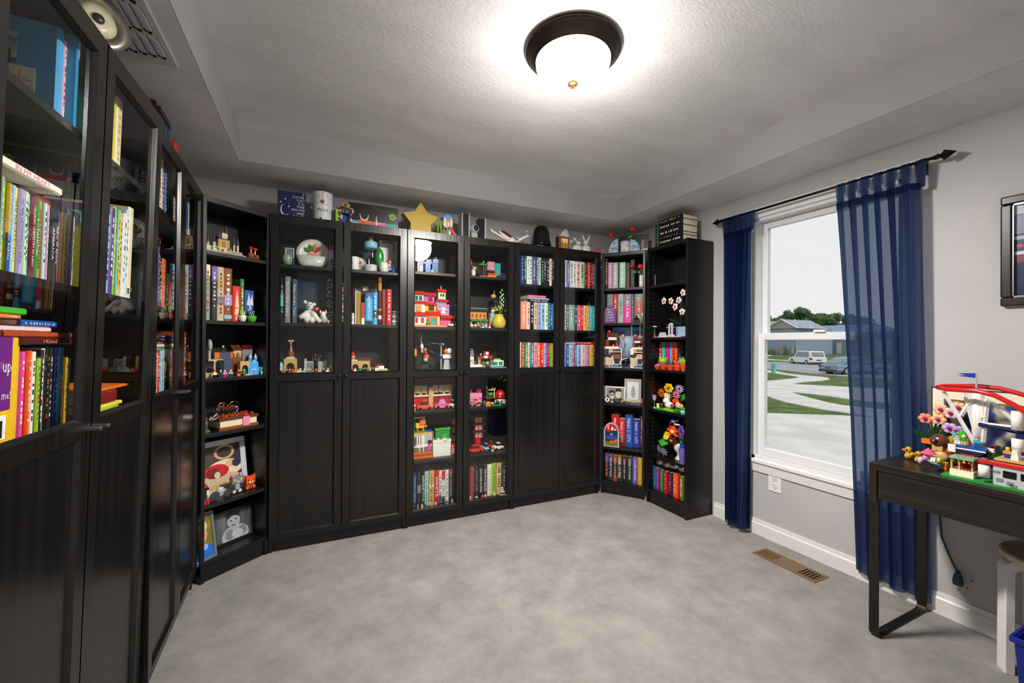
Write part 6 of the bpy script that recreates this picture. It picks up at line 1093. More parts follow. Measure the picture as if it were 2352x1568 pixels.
toy('toy_tree', 'pink blossom toy tree on rock beside the yellow vase', 'toy', FB2, cH, 1520, 1680, 860, ZC, .135, .06, 'B rock grey 0 .8 0 1 0 .3;B rock lightgrey .1 .7 -.1 .6 .1 .42;c trunk black .48 .62 .3 .6 .3 .8;s blossom palepink .3 .9 -.1 .9 .28 .45;s blossom ivory .3 .8 0 .9 .42 .55;s crown olive .25 .9 0 1 .5 .6;s pot black .4 .75 .2 .8 .68 .8;s crown tan .3 .9 .1 .9 .82 .95;k tip olive .6 .75 .3 .6 .9 1.05')
o = toy('flower_vase', 'round yellow vase of green stalks and cream catkins', 'vase', FB2, cH, 1620, 1865, 1260, ZC, .03, 0, ''); w, h, _ = Z(o); r = w/2
MB().lathe([(r*.6, 0), (r*.85, h*.08), (r, h*.35), (r*.92, h*.6), (r*.6, h*.88), (r*.55, h), (r*.45, h), (r*.5, h*.85)], 28, (r, r, 0)).build('vase', pm('c9b636', .25), o, smooth=True)
for i, (x, hh) in enumerate(((.35, 1.9), (.5, 2.2), (.62, 2.7), (.72, 2.4), (.85, 2.05))):
    MB().tube([(r, r, h*.8), (r*.5+w*x*.6, r*.8, h*1.4), (w*x, r*.8, h*hh)], .0022, 6).build('stalk', PL('green'), o)
    if 1 < i < 4:
        for j in range(8): MB().ball(w*x+.008*(1 if j % 2 else -1), r*.8, h*(1.5+(hh-1.5)*j/7), .0042, .004, .007, 8, 6).build('catkin', PL('cream'), o)
    else: shp(MB(), 'e', -.01, .01, -.003, .003, 0, .05).xf(Matrix.Translation((w*x, r*.8, h*1.2)) @ Matrix.Rotation((x-.5)*2.5, 4, 'Y')).build('leaf', PL('green'), o)
for x, z_, c in ((.3, 1.3, 'yellow'), (.42, 1.5, 'orange'), (.5, 1.35, 'gold'), (.58, 1.45, 'brightorange')): MB().ball(w*x, r*.7, h*z_, .009).build('berry', PL(c), o)
# third shelf
ZC = SH_B2[2]
toy('toy_rocket', 'slender white toy rocket leaning on black base', 'toy rocket', FB2, cM, 235, 335, 165, ZC, .13, .04, 'B foot black -.2 1.2 -.3 1.3 0 .04;c mast black .55 .75 .4 .6 .04 .5;c body silver .35 .75 .2 .8 .5 .6;s booster ivory .2 .8 .1 .9 .56 .72;c stage lightgrey .3 .6 .3 .7 .7 .78;k nose white .22 .5 .2 .8 .76 1')
toy('toy_pelican', 'orange and red toy crane bird on black stand', 'toy animal', FB2, cM, 295, 410, 415, ZC, .07, .04, 'b plate black -.1 1.2 -.3 1.3 0 .04;c leg black .3 .4 .4 .6 .04 .5;c leg black .5 .6 .4 .6 .04 .5;s body lightgrey .1 .8 0 1 .42 .62;s bill brightorange .15 1 .1 .9 .55 .75;s throat red .2 .7 0 .9 .68 .88;s head gold .2 .6 .2 .8 .82 1')
tcar(FB2, cM, 165, 480, 690, ZC, .02, 'black', 'silver', 'black toy roadster before the toy rocket')
toy('toy_parrot', 'small orange toy parrot at the left edge of third shelf', 'toy animal', FB2, cM, 148, 212, 375, ZC, .11, .03, 'c pole black .35 .65 .4 .6 0 .62;B foot black .1 .9 0 1 0 .05;s body orange .1 .9 .1 .9 .55 .9;s head black .3 .9 .2 .8 .85 1;s wing yellow .1 .5 -.1 .5 .6 .8')
o = toy('toy_coaster', 'navy toy roller coaster piece on grey pylons', 'toy', FB2, cM, 360, 1000, 345, ZC, .12, .06, 'b base lightgrey .45 1 0 1 0 .1;T pylon silver .42 .6 .2 .8 .1 .5;T pylon grey .6 .75 .3 .9 .1 .65;b station white .4 .62 0 .8 .48 .62;s sign orange .42 .56 -.1 .3 .62 .82;s sign white .5 .64 -.15 .1 .64 .84;c column lightgrey .36 .4 .4 .6 .1 .96;b cap lightgrey .32 .44 .3 .7 .95 1;s light cyan .72 .82 .1 .5 .78 .92'); w, h, _ = Z(o)
for q in ([(0, .92), (.15, 1.0), (.35, .98), (.5, .85), (.62, .5), (.8, .2), (1, .12)], [(0, .8), (.2, .66), (.4, .5), (.55, .42), (.7, .3), (.85, .2), (1, .2)]):
    MB().tube([(w*a, .02, h*b) for a, b in q], .0055, 6).build('track', PL('navy'), o, smooth=True)
o = toy('toy_boat', 'white toy ferry with round wheel on a blue hull', 'toy', FB2, cM, 1030, 1295, 440, ZC, .06, .05, 'b pontoon lightgrey 0 .95 0 1 0 .1;b hull navy 0 1 0 1 .1 .22;B deck white 0 .9 .05 .95 .22 .32;B cabin ivory .1 .38 .1 .9 .32 .66;A door lightgrey .16 .32 0 .1 .34 .56;s crew chestnut .42 .55 .2 .6 .3 .5'); w, h, _ = Z(o)
for rr_ in (.16, .09): MB().tube([(w*.24+w*rr_*math.cos(t), .02, h*.8+h*rr_*1.25*math.sin(t)) for t in [2*math.pi*i/18 for i in range(19)]], .0022, 6).build('wheel_ring', PL('silver'), o)
for i in range(6): t = math.pi*i/3; MB().tube([(w*.24, .02, h*.8), (w*.24+w*.16*math.cos(t), .02, h*.8+h*.2*math.sin(t))], .0014, 5).build('spoke', PL('silver'), o)
toy('toy_stall', 'toy market stall with red and white striped awning', 'toy house', FB2, cM, 1215, 1435, 475, ZC, .11, .05, 'B base tan 0 1 0 1 0 .1;B counter tan .05 .95 0 .4 .1 .3;c post tan .08 .13 0 .1 .3 .7;c post tan .85 .9 0 .1 .3 .7;B wall beige 0 .15 .3 1 .1 .7;R awning red .05 .35 -.2 .5 .66 .78;R awning white .35 .62 -.2 .5 .66 .78;R awning red .62 .98 -.2 .5 .66 .78;s fruit olive .2 .5 -.05 .3 .3 .5;s fruit sage .5 .8 -.05 .3 .3 .5;b sign red .35 .75 .1 .2 .8 1;w sign_disc white .52 .68 .05 .12 .82 .98;s lamp white .1 .2 .1 .3 .8 .9')
toy('toy_van', 'turquoise and white toy camper van', 'toy car', FB2, cM, 1415, 1618, 600, ZC, .04, .06, 'b chassis turquoise .02 1 0 1 .1 .42;b bonnet cream 0 .5 0 1 .38 .5;b cabin white .2 1 .05 .95 .45 .88;b windscreen teal .1 .5 -.01 .2 .52 .78;b window teal .6 .9 -.02 .06 .55 .8;B rack lime .3 .8 .2 .8 .88 1;w wheel black .12 .32 -.04 .1 0 .26;w wheel black .7 .9 -.04 .1 0 .26;b bumper silver -.02 .5 -.03 .03 .1 .18', 'toy cars on the shelves')
tcar(FB2, cM, 1308, 1422, 695, ZC, .02, 'cobalt', 'white', 'cobalt toy hot rod before the market stall')
figs(FB2, cM, ZC, .03, 'on the third glass shelf', [(1345, 'tan', 'white', 'lightblue', .03), (1640, 'red', 'white', 'lightgrey'), (1665, 'orange', 'navy', 'white', .02)])
# fourth shelf
ZC = SH_B2[3]
spec = 'B base grey 0 1 -.3 1 0 .06;B tower tan .37 .48 -.15 .6 .06 .88;B wall red 0 .37 .2 1 .06 .5;B wall red .48 .96 .2 1 .06 .48;b ledge cream 0 .37 0 1 .5 .56;b ledge cream .48 1 0 1 .5 .56;c column tan .95 .99 0 .2 .06 1;b cornice charcoal -.02 1 -.05 .9 .95 1'
for x in (.01, .18, .49, .62, .79): spec += ';A arch tan %.2f %.2f .1 .6 .56 .95;w clock beige %.2f %.2f .05 .12 .64 .86' % (x, x+.16, x+.05, x+.11)
for x in (.52, .6, .68, .8): spec += ';b window darkred %.2f %.2f .16 .2 .25 .42' % (x, x+.05)
o = toy('toy_garage', 'tan arched toy garage with red walls and round windows', 'toy house', FB2, cM, 148, 775, 1015, ZC, .11, .06, spec)
tcar(FB2, cM, 205, 452, 1292, ZC, .035, 'brightorange', 'rust', 'bright orange toy supercar before the arched garage', dep=.05); tcar(FB2, cM, 500, 726, 1262, ZC, .035, 'hotpink', 'pink', 'hot pink toy convertible before the arched garage', 'mauve', .05); tcar(FB2, cM, 738, 846, 1270, ZC, .035, 'white', 'lemon', 'white and black toy rally car beside the pink convertible')
toy('toy_robot', 'small grey toy robot at the left end of the fourth shelf', 'toy', FB2, cM, 140, 182, 1345, ZC, .025, .015, 'b leg lightgrey .1 .4 .2 .8 0 .4;b leg lightgrey .6 .9 .2 .8 0 .4;B body red .1 .9 .1 .9 .4 .7;b head white .2 .8 .2 .8 .7 1')
toy('toy_castle', 'pink toy castle block with magenta flowers on top', 'toy castle', FB2, cM, 1040, 1262, 1095, ZC, .10, .06, 'B wall pink 0 1 0 1 0 .75;b window magenta .35 .65 -.03 0 .3 .42;B battlement mauve 0 .3 -.05 .2 .4 .55;f flower magenta .0 .35 .2 .6 .7 1.02;f flower magenta .65 1.05 .2 .6 .7 1.04;b band hotpink .8 1 -.04 0 .3 .5')
toy('toy_treehouse', 'brown and green toy tree house beside the red barn', 'toy house', FB2, cM, 1338, 1520, 1060, ZC, .10, .06, 'B base green 0 1 -.2 1 0 .06;c trunk brown .05 .25 .2 .7 .06 .9;B floor chestnut .0 .9 .1 1 .35 .42;B wall darkbrown .05 .5 .2 1 .06 .35;s bush green .15 .75 0 .9 .42 .7;b post cream .72 .78 .2 .4 .42 .85;b rail tan .2 .8 .1 .2 .8 .88;s flower white .5 .62 .1 .3 .86 .98;s flower white .72 .85 .1 .3 .84 .96;s flower white .0 .12 .1 .3 .9 1.05')
toy('toy_barn', 'rounded red toy house with white bricks beside the tree house', 'toy house', FB2, cM, 1505, 1695, 1120, ZC, .08, .07, 'B base blue .3 1 -.2 .3 0 .06;B wall ivory .1 1 0 1 .06 .35;s roof red 0 1.02 -.1 1.1 .25 1.05;b brick white .25 .45 -.1 0 .72 .77;b brick white .2 .35 -.12 0 .55 .6;b brick white .6 .8 -.12 0 .6 .65;w window brown .62 .82 -.12 0 .45 .7;b door blue .4 .6 -.05 .05 .06 .3')
toy('toy_race_car', 'white, red and black toy race car beside the pink castle', 'toy car', FB2, cM, 1110, 1310, 1265, ZC, .03, .05, 'b floor white .05 .95 .3 .7 .12 .3;b nose red .75 1 .35 .65 .12 .25;s cockpit black .35 .6 .3 .7 .25 .55;b wing black 0 .15 .1 .9 .5 .7;b wing_post red .05 .12 .4 .6 .25 .5;w wheel black .05 .28 -.05 .2 0 .42;w wheel black .68 .9 -.05 .2 0 .42;w wheel black .05 .28 .8 1.05 0 .42;b stripe red .3 .7 .28 .32 .2 .3', 'toy cars on the shelves')
toy('toy_crate', 'small orange toy crate before the tree house', 'toy', FB2, cM, 1332, 1405, 1305, ZC, .02, .02, 'B crate orange 0 1 0 1 0 .8;b lid tan .05 .95 .1 .9 .8 1')
toy('toy_garden', 'toy garden of figures and bushes on green plate', 'toy', FB2, cM, 1425, 1580, 1240, ZC, .02, .04, 'B plate green 0 1 0 1 0 .12;s bush forest .5 .95 .2 .9 .1 .6;s bush green .1 .4 .3 .9 .1 .45;s flower salmon .3 .5 0 .4 .35 .8;s flower white .0 .2 .1 .5 .2 .5;c tree brown .6 .7 .4 .6 .1 .9')
figs(FB2, cM, ZC, .03, 'on the fourth glass shelf', [(1105, 'yellow', 'gold', 'brown'), (1300, 'green', 'purple', 'blue', .02), (1230, 'white', 'charcoal', 'black', .045), (1620, 'brown', 'tan', 'navy'), (1675, 'white', 'navy', 'white', .02)])
# fifth shelf
ZC = SH_B2[4]
o = toy('puzzle_box', 'boxed room scene with orange base and white round table print', 'box', FB2, cF, 115, 385, 380, ZC, .05, .05, 'b box orange 0 1 0 1 0 1;b side cream .96 1.02 0 1 .24 1'); w, h, _ = Z(o)
flatp(o, 'b scene d8cbb4 .0 .96 .24 1;b floor 75614f 0 .96 .24 .45;b beam tan 0 .96 .9 1;b shelf_print slate .02 .16 .5 .86;b shelf_print ivory .2 .55 .5 .88;b shelf_print charcoal .24 .28 .5 .88;b shelf_print charcoal .36 .4 .5 .88;b window_print lightgrey .6 .92 .55 .88;s table_print white .08 .7 .42 .54;b leg_print white .3 .34 .26 .44;b leg_print white .5 .54 .26 .44;s chair_print darkbrown .72 .96 .52 .7;b chair_print hotpink .75 .92 .3 .54;b stripe rust 0 .96 .1 .18', w, h, -.0002)
o = toy('storage_box', 'plain white storage box with printed lid', 'box', FB2, cF, 388, 640, 478, ZC, .05, .09, 'b body white .02 .98 .02 .98 0 .86;b lid ivory 0 1 0 1 .8 1;b print lilac .55 .78 -.01 0 .86 .96')
zt = ZC+Z(o)[1]
toy('toy_basket', 'green toy crate standing on the white storage box', 'toy', FB2, cF, 402, 632, 322, zt, .06, .07, 'B base green 0 1 0 1 0 .12;b crate green .12 .98 .1 .9 .12 .95;b rim brightgreen .08 1 .04 .96 .85 1;b panel brightgreen .5 .78 -.02 .1 .0 .45;b lid black .05 .9 .3 1 .96 1.04;b plate cream .2 .32 -.06 .06 0 .14;b plate cream .5 .75 -.1 0 0 .1')
zt = ZC+Z([c for c in bpy.data.objects if c.name.startswith('puzzle_box')][0])[1]
toy('toy_dragon', 'yellow and orange toy beast on green plate atop the puzzle box', 'toy animal', FB2, cF, 115, 375, 165, zt, .06, .05, 'B plate green 0 .7 -.1 1 0 .08;B pond blue .5 1 0 1 0 .06;b leg orange .2 .3 .2 .7 .08 .3;b leg orange .5 .6 .2 .7 .08 .3;B body yellow .15 .6 .1 .9 .28 .6;B head orange .35 .65 -.05 .8 .5 .8;b horn white .5 .62 .2 .4 .78 .95;b roof tan .05 .65 .2 .7 .9 1;c post green .02 .12 .3 .6 .08 .9;s flower tan .6 .75 -.1 .2 .3 .45')
def pagoda(x0, x1, yt, d0, lab):
    s_ = 'B base grey 0 1 0 1 0 .06;c pillar red .2 .8 .2 .8 .06 .3'
    for i in range(3): z0 = .3+.2*i; s_ += ';b storey red .12 .88 .12 .88 %.2f %.2f;b window white .22 .4 .08 .14 %.2f %.2f;b window white .55 .73 .08 .14 %.2f %.2f;b window_hole black .27 .35 .05 .09 %.2f %.2f;b window_hole black .6 .68 .05 .09 %.2f %.2f;R eave forest -.12 1.12 -.1 1.1 %.2f %.2f' % (z0, z0+.15, z0+.02, z0+.13, z0+.02, z0+.13, z0+.04, z0+.11, z0+.04, z0+.11, z0+.15, z0+.2)
    return toy('toy_pagoda', lab, 'toy house', FB2, cF, x0, x1, yt, ZC, d0, .07, s_+';k finial darkteal .35 .65 .35 .65 .9 1.03')
pagoda(642, 715, 110, .09, 'red and green toy pagoda beside the white storage box'); pagoda(955, 1098, 90, .12, 'red and green toy pagoda behind the red toy sports car')
toy('toy_phone_box', 'red toy phone box before the left pagoda', 'toy', FB2, cF, 648, 706, 540, ZC, .03, .03, 'B base black 0 1 0 1 0 .06;b body red .05 .95 .05 .95 .06 .9;b sign ivory .1 .9 .0 .06 .78 .86;b window paleblue .25 .75 .02 .06 .2 .7;b roof scarlet 0 1 0 1 .9 1')
tcar(FB2, cF, 872, 1088, 565, ZC, .04, 'scarlet', 'red', 'scarlet toy sports car before the pagoda', dep=.055); tcar(FB2, cF, 1100, 1172, 535, ZC, .03, 'lightblue', 'red', 'light blue and red toy racer beside the white toy car'); tcar(FB2, cF, 1160, 1242, 505, ZC, .09, 'red', 'charcoal', 'red toy buggy behind the small racers'); tcar(FB2, cF, 1240, 1372, 530, ZC, .05, 'white', 'lightgrey', 'white toy sports car at the right end of the pagoda shelf', dep=.055)
figs(FB2, cF, ZC, .03, 'beside the toy racers', [(1212, 'yellow', 'olive', 'cream'), (930, 'white', 'silver', 'charcoal', .1)])
# figures before the bottom novels
figs(FB2, cF, ZB, .03, 'before the bottom novels', [(120, 'brown', 'maroon', 'charcoal'), (178, 'tan', 'olive', 'sage'), (238, 'white', 'mint', 'white'), (275, 'green', 'forest', 'chestnut', .01), (335, 'ivory', 'salmon', 'brown'), (372, 'cream', 'tan', 'tan'), (425, 'white', 'palepink', 'rust'), (505, 'brown', 'black', 'green'), (580, 'black', 'brown', 'tan'), (655, 'silver', 'lightgrey', 'grey'), (905, 'white', 'silver', 'lightgrey'), (990, 'brown', 'white', 'charcoal'), (1075, 'black', 'rose', 'red'), (1115, 'tan', 'ivory', 'grey'), (1180, 'chestnut', 'beige', 'rust'), (1240, 'cream', 'white', 'mauve'), (1300, 'cream', 'tan', 'brown')], .8)
toy('toy_ship', 'tiny white toy lighthouse on red base before the novels', 'toy', FB2, cF, 1322, 1392, 1140, ZB, .03, .025, 'b plate white -.1 1.1 -.1 1.1 0 .1;B base maroon .05 .95 .05 .95 .1 .3;b step palepink .1 .9 .1 .9 .3 .5;c tower silver .3 .7 .3 .7 .5 .8;s lamp white .28 .72 .28 .72 .75 1')
# ---------------------------------------------------------------- right corner bookcase
rosepot('white star-cut pot of red brick roses on the top corner shelf', FRC, SH_RC[0], c9, 763, 872, 1150, .004, [(655, 1005, 46), (795, 1015, 66)])
ZC = SH_RC[1]
o = toy('arch_sign', 'purple arched wooden sign with white lettering about looking for you', 'sign', FRC, c10, 122, 300, 420, ZC, .02, .014, ''); w, h, d = Z(o)
def archp(w, h, e): return [(e, 0+e), (w-e, e), (w-e, h*.62)]+[(w/2+(w/2-e)*math.cos(a), h*.62+(h*.38-e)*math.sin(a)) for a in [i*math.pi/10 for i in range(1, 10)]]+[(e, h*.62)]
MB().prism(archp(w, h, 0), .002, d, 'y').build('board', 'chestnut', o); MB().prism(archp(w, h, w*.06), 0, .003, 'y').build('face', 'purple', o)
for i, (t, a) in enumerate((('THERE YOU', .7), ('are', .45), ("I'VE BEEN", .65), ('LOOKING', .7), ('for you', .75))): letters(t, o, 'ivory', w*.5, h*(.78-.155*i), w*a, h*.1, -.0005)
o = toy('hanging_charm', 'dark fabric pouch charm leaning against the red-grey hardback', 'charm', FRC, c10, 575, 672, 560, ZC, .02, .02, 'k hood black .1 .9 0 1 .4 1;b body charcoal 0 1 .1 .9 0 .55;s stone rust .35 .6 -.1 .2 .6 .72')
toy('wood_figure', 'small brown wooden figure holding a white sign', 'figurine', FRC, c10, 700, 756, 535, ZC, .03, .02, 'b legs brown .1 .9 .2 .8 0 .35;b body chestnut .05 .95 .1 .9 .35 .65;b sign white .3 1 -.1 0 .72 1;b stick cream .6 .68 0 .08 .4 .75;s head tan .2 .6 .2 .8 .6 .8')
ZC = SH_RC[2]
o = toy('doll_box', 'tall doll box with bright blue top and misty blue front', 'box', FRC, c10, 245, 735, 760, ZC, .135, .07, 'b back slate 0 1 .9 1 0 .97;b side lightblue 0 .02 0 1 0 .92;b side lightblue .98 1 0 1 0 .92;b base lightblue 0 1 0 1 0 .04;b top sky .02 .98 -.05 1 .92 1;b emblem gold .42 .64 -.08 -.04 .94 .985'); w, h, d = Z(o)
MB().box(w*.02, w*.98, d*.86, d*.9, h*.04, h*.92).build('backdrop', noise_mat('blue_mist', '4a6f9c', 'c9dcea', 4, .5), o)
for i, x in enumerate((.32, .72)):
    MB().lathe([(w*.13, h*.05), (w*.1, h*.25), (w*.055, h*.5), (w*.085, h*.62), (w*.03, h*.68), (w*.03, h*.72)], 14, (w*x, d*.5, 0)).build('doll_coat', pm('9aa4b4', .6), o, smooth=True); MB().ball(w*x, d*.5, h*.78, w*.05, w*.05, h*.07).build('doll_head', 'skin', o, smooth=True); MB().ball(w*x, d*.55, h*.81, w*.058, w*.055, h*.07).build('doll_hood', pm('737c8c', .6), o, smooth=True)
for lab, x0, x1, yt, n in (('white window box with navy card left of the black helmet', 128, 395, 1090, 0), ('white window box with navy card right of the black helmet', 530, 748, 1096, 1)):
    o = toy('figure_box', lab, 'box', FRC, c10, x0, x1, yt, ZC, .056, .07, '', 'white window boxes'); w, h, d = Z(o)
    MB().box(0, w, d*.9, d, 0, h).box(0, w*.24, 0, d, 0, h).box(w*.96, w, 0, d, 0, h).box(w*.24, w*.96, 0, d, 0, h*.18).box(w*.24, w*.96, 0, d, h*.80, h).build('carton', pm('e9e7e4', .45), o)
    MB().box(w*.27, w*.94, -.0006, 0, h*.84, h*.97).build('name_strip', 'black', o); scribble(o, 'white', w*.65, h*.905, w*.4, h*.06, -.0012, False, 7); MB().box(w*.3, w*.48, -.0014, -.0006, h*.85, h*.96).build('logo_badge', 'tan', o)
    MB().box(.001, w*.22, -.0006, 0, h*.02, h*.98).build('side_print', 'navy' if n == 0 else 'ivory', o); MB().box(w*.26, w*.94, -.0006, 0, h*.03, h*.15).build('name_plate', 'navy', o); scribble(o, 'white', w*.6, h*.09, w*.5, h*.06, -.0012, False, 8)
    MB().prism([(w*.0, h*.1), (w*.42, h*.1), (w*.46, h*.34), (w*.38, h*.56), (w*.2, h*.62), (0, h*.62)], -.0012, -.0004, 'y').build('card_print', 'beige', o); MB().prism([(0, h*.55), (w*.4, h*.5), (w*.36, h*.66), (w*.2, h*.7), (0, h*.68)], -.0018, -.0008, 'y').build('card_print', 'darkbrown', o)
    MB().box(w*.5, w*.8, d*.4, d*.7, h*.18, h*.46).build('figure_inside', 'navy', o); MB().box(w*.44, w*.86, d*.35, d*.75, h*.46, h*.72).build('figure_head', 'skin' if n else 'chestnut', o)
    MB().box(w*.42, w*.88, d*.45, d*.78, h*.66, h*.78).build('figure_hair', 'brown' if n else 'black', o)
o = toy('football_helmet', 'miniature black football helmet with white wing stripe', 'helmet', FRC, c10, 362, 520, 1222, ZC, .005, 0, ''); w, h, _ = Z(o)
MB().ball(w*.52, w*.45, h*.55, w*.46, w*.42, h*.45, 18, 12).build('shell', pm('black', .12), o, smooth=True); MB().tube([(w*.06, w*.2, h*.4), (w*.2, w*.02, h*.7), (w*.5, -.0, h*.85), (w*.75, w*.08, h*.88)], .004, 6).build('stripe', 'white', o)
for z_ in (.18, .32): MB().tube([(w*.85, w*.2, h*z_), (w*.5, -.006, h*(z_-.05)), (w*.12, w*.12, h*(z_+.03))], .003, 6).build('face_guard', M_STEEL, o)
MB().box(w*.2, w*.85, w*.15, w*.7, 0, h*.18).build('foot', M_STEEL, o)
for lab, x0, x1, yt, z0 in (('brown toy cottage with striped awning on the left window box', 135, 345, 800, 1), ('brown toy market hut with bunting on the right window box', 560, 752, 895, 1)):
    zz = ZC+Z([q for q in bpy.data.objects if q.name.startswith('figure_box')][0 if x0 < 400 else 1])[1]
    toy('toy_cottage', lab, 'toy house', FRC, c10, x0, x1, yt, zz, .062, .05, 'B base ivory 0 1 -.1 1 0 .1;B wall brown .15 .9 .2 1 .1 .6;b awning white .2 .85 0 .25 .45 .6;b window black .3 .75 .1 .2 .15 .42;R roof maroon .08 .95 0 1.05 .58 .85;b chimney chestnut 0 .14 .3 .7 .1 .5;s sign red .1 .4 .1 .4 .82 1;s flowers red .75 .95 -.1 .2 .08 .3;s flowers orange .5 .7 -.1 .1 .08 .22')
for lab, x, y0, y1, r in (('tan wooden ball on cord hanging before the doll box', 553, 700, 860, 10), ('brown wooden guitar charm hanging before the right cottage', 682, 690, 900, 22)):
    u = FRC.u(1370+x/6.819, .0, 1.3); za, zb_ = FRC.z(640+y0/6.819, u, 0), FRC.z(640+y1/6.819, u, 0)
    o = empty('hanging_charm', FRC.P(u, .0, SH_RC[1]-.02)); o.rotation_euler = (0, 0, FRC.a); tag(o, lab, 'charm'); L = za-zb_; R = r/6.819/FPX*3.2
    MB().tube([(0, .006, .0), (0, -.001, -.006), (0, -.002, -L)], .0012, 5).build('cord', 'ivory', o); MB().ball(0, -.004, -L-R*.3, R, R*.5, R*(1 if r < 15 else 1.5)).build('charm', 'tan' if r < 15 else 'chestnut', o, smooth=True)
    if r > 15: MB().ball(0, -.004, -L+R*1.6, R*.75, R*.5, R).build('charm_top', 'tan', o, smooth=True)
ZC = SH_RC[3]
o = frame(FRC, c11, 152, 522, 370, ZC, .07, 'e4e0dc', 'white frame with black and white portrait of two people', .012, .06, pm('8d8880', .5), yaw=-.05); w, h, _ = Z(o)
flatp(o, 's shoulders 3a3836 .2 .55 -.1 .2;s shoulders 2a2928 .5 .9 -.1 .3;s face c9c5be .22 .46 .18 .6;s hair 2b2a29 .18 .5 .5 .76;s brow c9c5be .26 .44 .46 .6;s glasses 1a1a1a .24 .34 .42 .5;s glasses 1a1a1a .36 .46 .42 .5;s face d2cec6 .52 .78 .26 .78;s hair 222120 .5 .8 .64 .88;s brow d2cec6 .56 .76 .56 .7;s eye 222222 .58 .63 .54 .57;s eye 222222 .68 .73 .54 .57;b mouth 5a4a46 .6 .7 .4 .42', w, h)
o = frame(FRC, c11, 498, 802, 232, ZC, .11, 'a7a8a8', 'upright silver frame with pale misty print', .02, .06, noise_mat('misty_print', 'aeb4b6', 'd4d8d8', 5, .4)); w, h, _ = Z(o)
flatp(o, 'b mat d9dcdc .18 .82 .14 .86;s figure 9aa2a6 .4 .66 .2 .62;s figure 9aa2a6 .46 .6 .55 .7', w, h)
toy('crest_ornament', 'small navy ornament with round white wheel crest', 'ornament', FRC, c11, 152, 238, 520, ZC, .02, .015, 'w disc navy 0 1 0 1 0 .8;w disc white .12 .88 -.06 .02 .1 .72;Q wheel navy .22 .78 -.1 -.04 .18 .64;c neck navy .35 .65 .2 .8 .75 1')
o = toy('glass_dish', 'small dark glass dish before the portrait frame', 'dish', FRC, c11, 282, 422, 598, ZC, .02, 0, ''); w, h, _ = Z(o)
MB().lathe([(w*.4, 0), (w*.5, h*.4), (w*.46, h), (w*.42, h), (w*.44, h*.4), (.001, h*.2)], 20, (w/2, w/2, 0)).build('dish', pm('6d5f55', .1, 0, .1, 30, 1, .5), o, smooth=True)
o = toy('driftwood', 'pale driftwood piece lying before the silver frame', 'ornament', FRC, c11, 435, 868, 592, ZC, .01, 0, ''); w, h, _ = Z(o); DW_ = noise_mat('driftwood_grain', '8a7860', 'd0bfa4', 8, .8, .5, 20, (2, 12, 12))
b = MB(); 
for t_, a in ((.0, .6), (.3, .3)): b.tube([(w*.0+w*t_, .03, h*.25), (w*.25+w*t_*.6, .02, h*(.3+a*.6)), (w*.55, .012, h*.45), (w*.8, .02, h*(.4+a*.5)), (w, .03, h*.3)], h*.28, 8, h*.2)
b.build('wood', DW_, o, smooth=True)
toy('candy_figure', 'tiny red and white candy ornament at the shelf end', 'ornament', FRC, c11, 822, 878, 402, ZC, .03, .01, 'b leg white .3 .5 .2 .8 0 .3;w ball rose 0 .9 .1 .9 .12 .38;s body red .1 .9 .1 .9 .4 .75;s hair white .2 .7 .2 .8 .75 1')
ZC = SH_RC[4]
o = toy('glass_arch', 'arched picture of red sky, blue mountains and golden animal', 'ornament', FRC, c11, 128, 405, 1020, ZC, .02, .016, ''); w, h, d = Z(o)
MB().prism(archp(w, h, 0), .002, d, 'y').build('frame', 'lightgrey', o); MB().prism(archp(w, h, w*.09), 0, .003, 'y').build('sky', 'red', o); MB().box(-w*.03, w*1.03, -.006, d, 0, h*.04).build('base', 'lightgrey', o)
y = (-.0012, .0004)
MB().prism([(w*.09, h*.05), (w*.91, h*.05), (w*.91, h*.66), (w*.7, h*.7), (w*.5, h*.64), (w*.3, h*.6), (w*.09, h*.68)], *y, 'y').build('night', 'navy', o)
MB().prism([(w*.09, h*.4), (w*.3, h*.44), (w*.5, h*.56), (w*.68, h*.46), (w*.91, h*.42), (w*.91, h*.3), (w*.09, h*.3)], -.002, -.0008, 'y').build('mountain', 'blue', o); MB().prism([(w*.42, h*.5), (w*.5, h*.56), (w*.58, h*.51)], -.0026, -.0016, 'y').build('snow', 'white', o)
MB().box(w*.09, w*.91, -.0026, -.0016, h*.05, h*.22).build('meadow', 'olive', o); MB().prism([(w*.4, h*.14), (w*.44, h*.28), (w*.6, h*.24), (w*.88, h*.34), (w*.88, h*.2), (w*.7, h*.18)], -.0032, -.0022, 'y').build('golden_animal', 'orange', o); MB().prism([(w*.1, h*.22), (w*.14, h*.34), (w*.32, h*.32), (w*.36, h*.22)], -.0032, -.0022, 'y').build('dark_animal', 'charcoal', o)
MB().box(w*.5, w*.62, -.0018, -.0004, h*.68, h*.82).build('town', 'white', o); MB().box(w*.7, w*.8, -.0018, -.0004, h*.68, h*.76).build('town', 'white', o)
b = MB(); n = 10; b.add([(w*.35+w*.1*math.cos(a), -.0006, h*.8+h*.08*math.sin(a)) for a in [math.radians(70+i*22) for i in range(n+1)]]+[(w*.39+w*.08*math.cos(a), -.0006, h*.81+h*.065*math.sin(a)) for a in [math.radians(70+i*22) for i in range(n+1)]], [(i, i+1, n+2+i, n+1+i) for i in range(n)]); b.build('crescent', 'ivory', o)
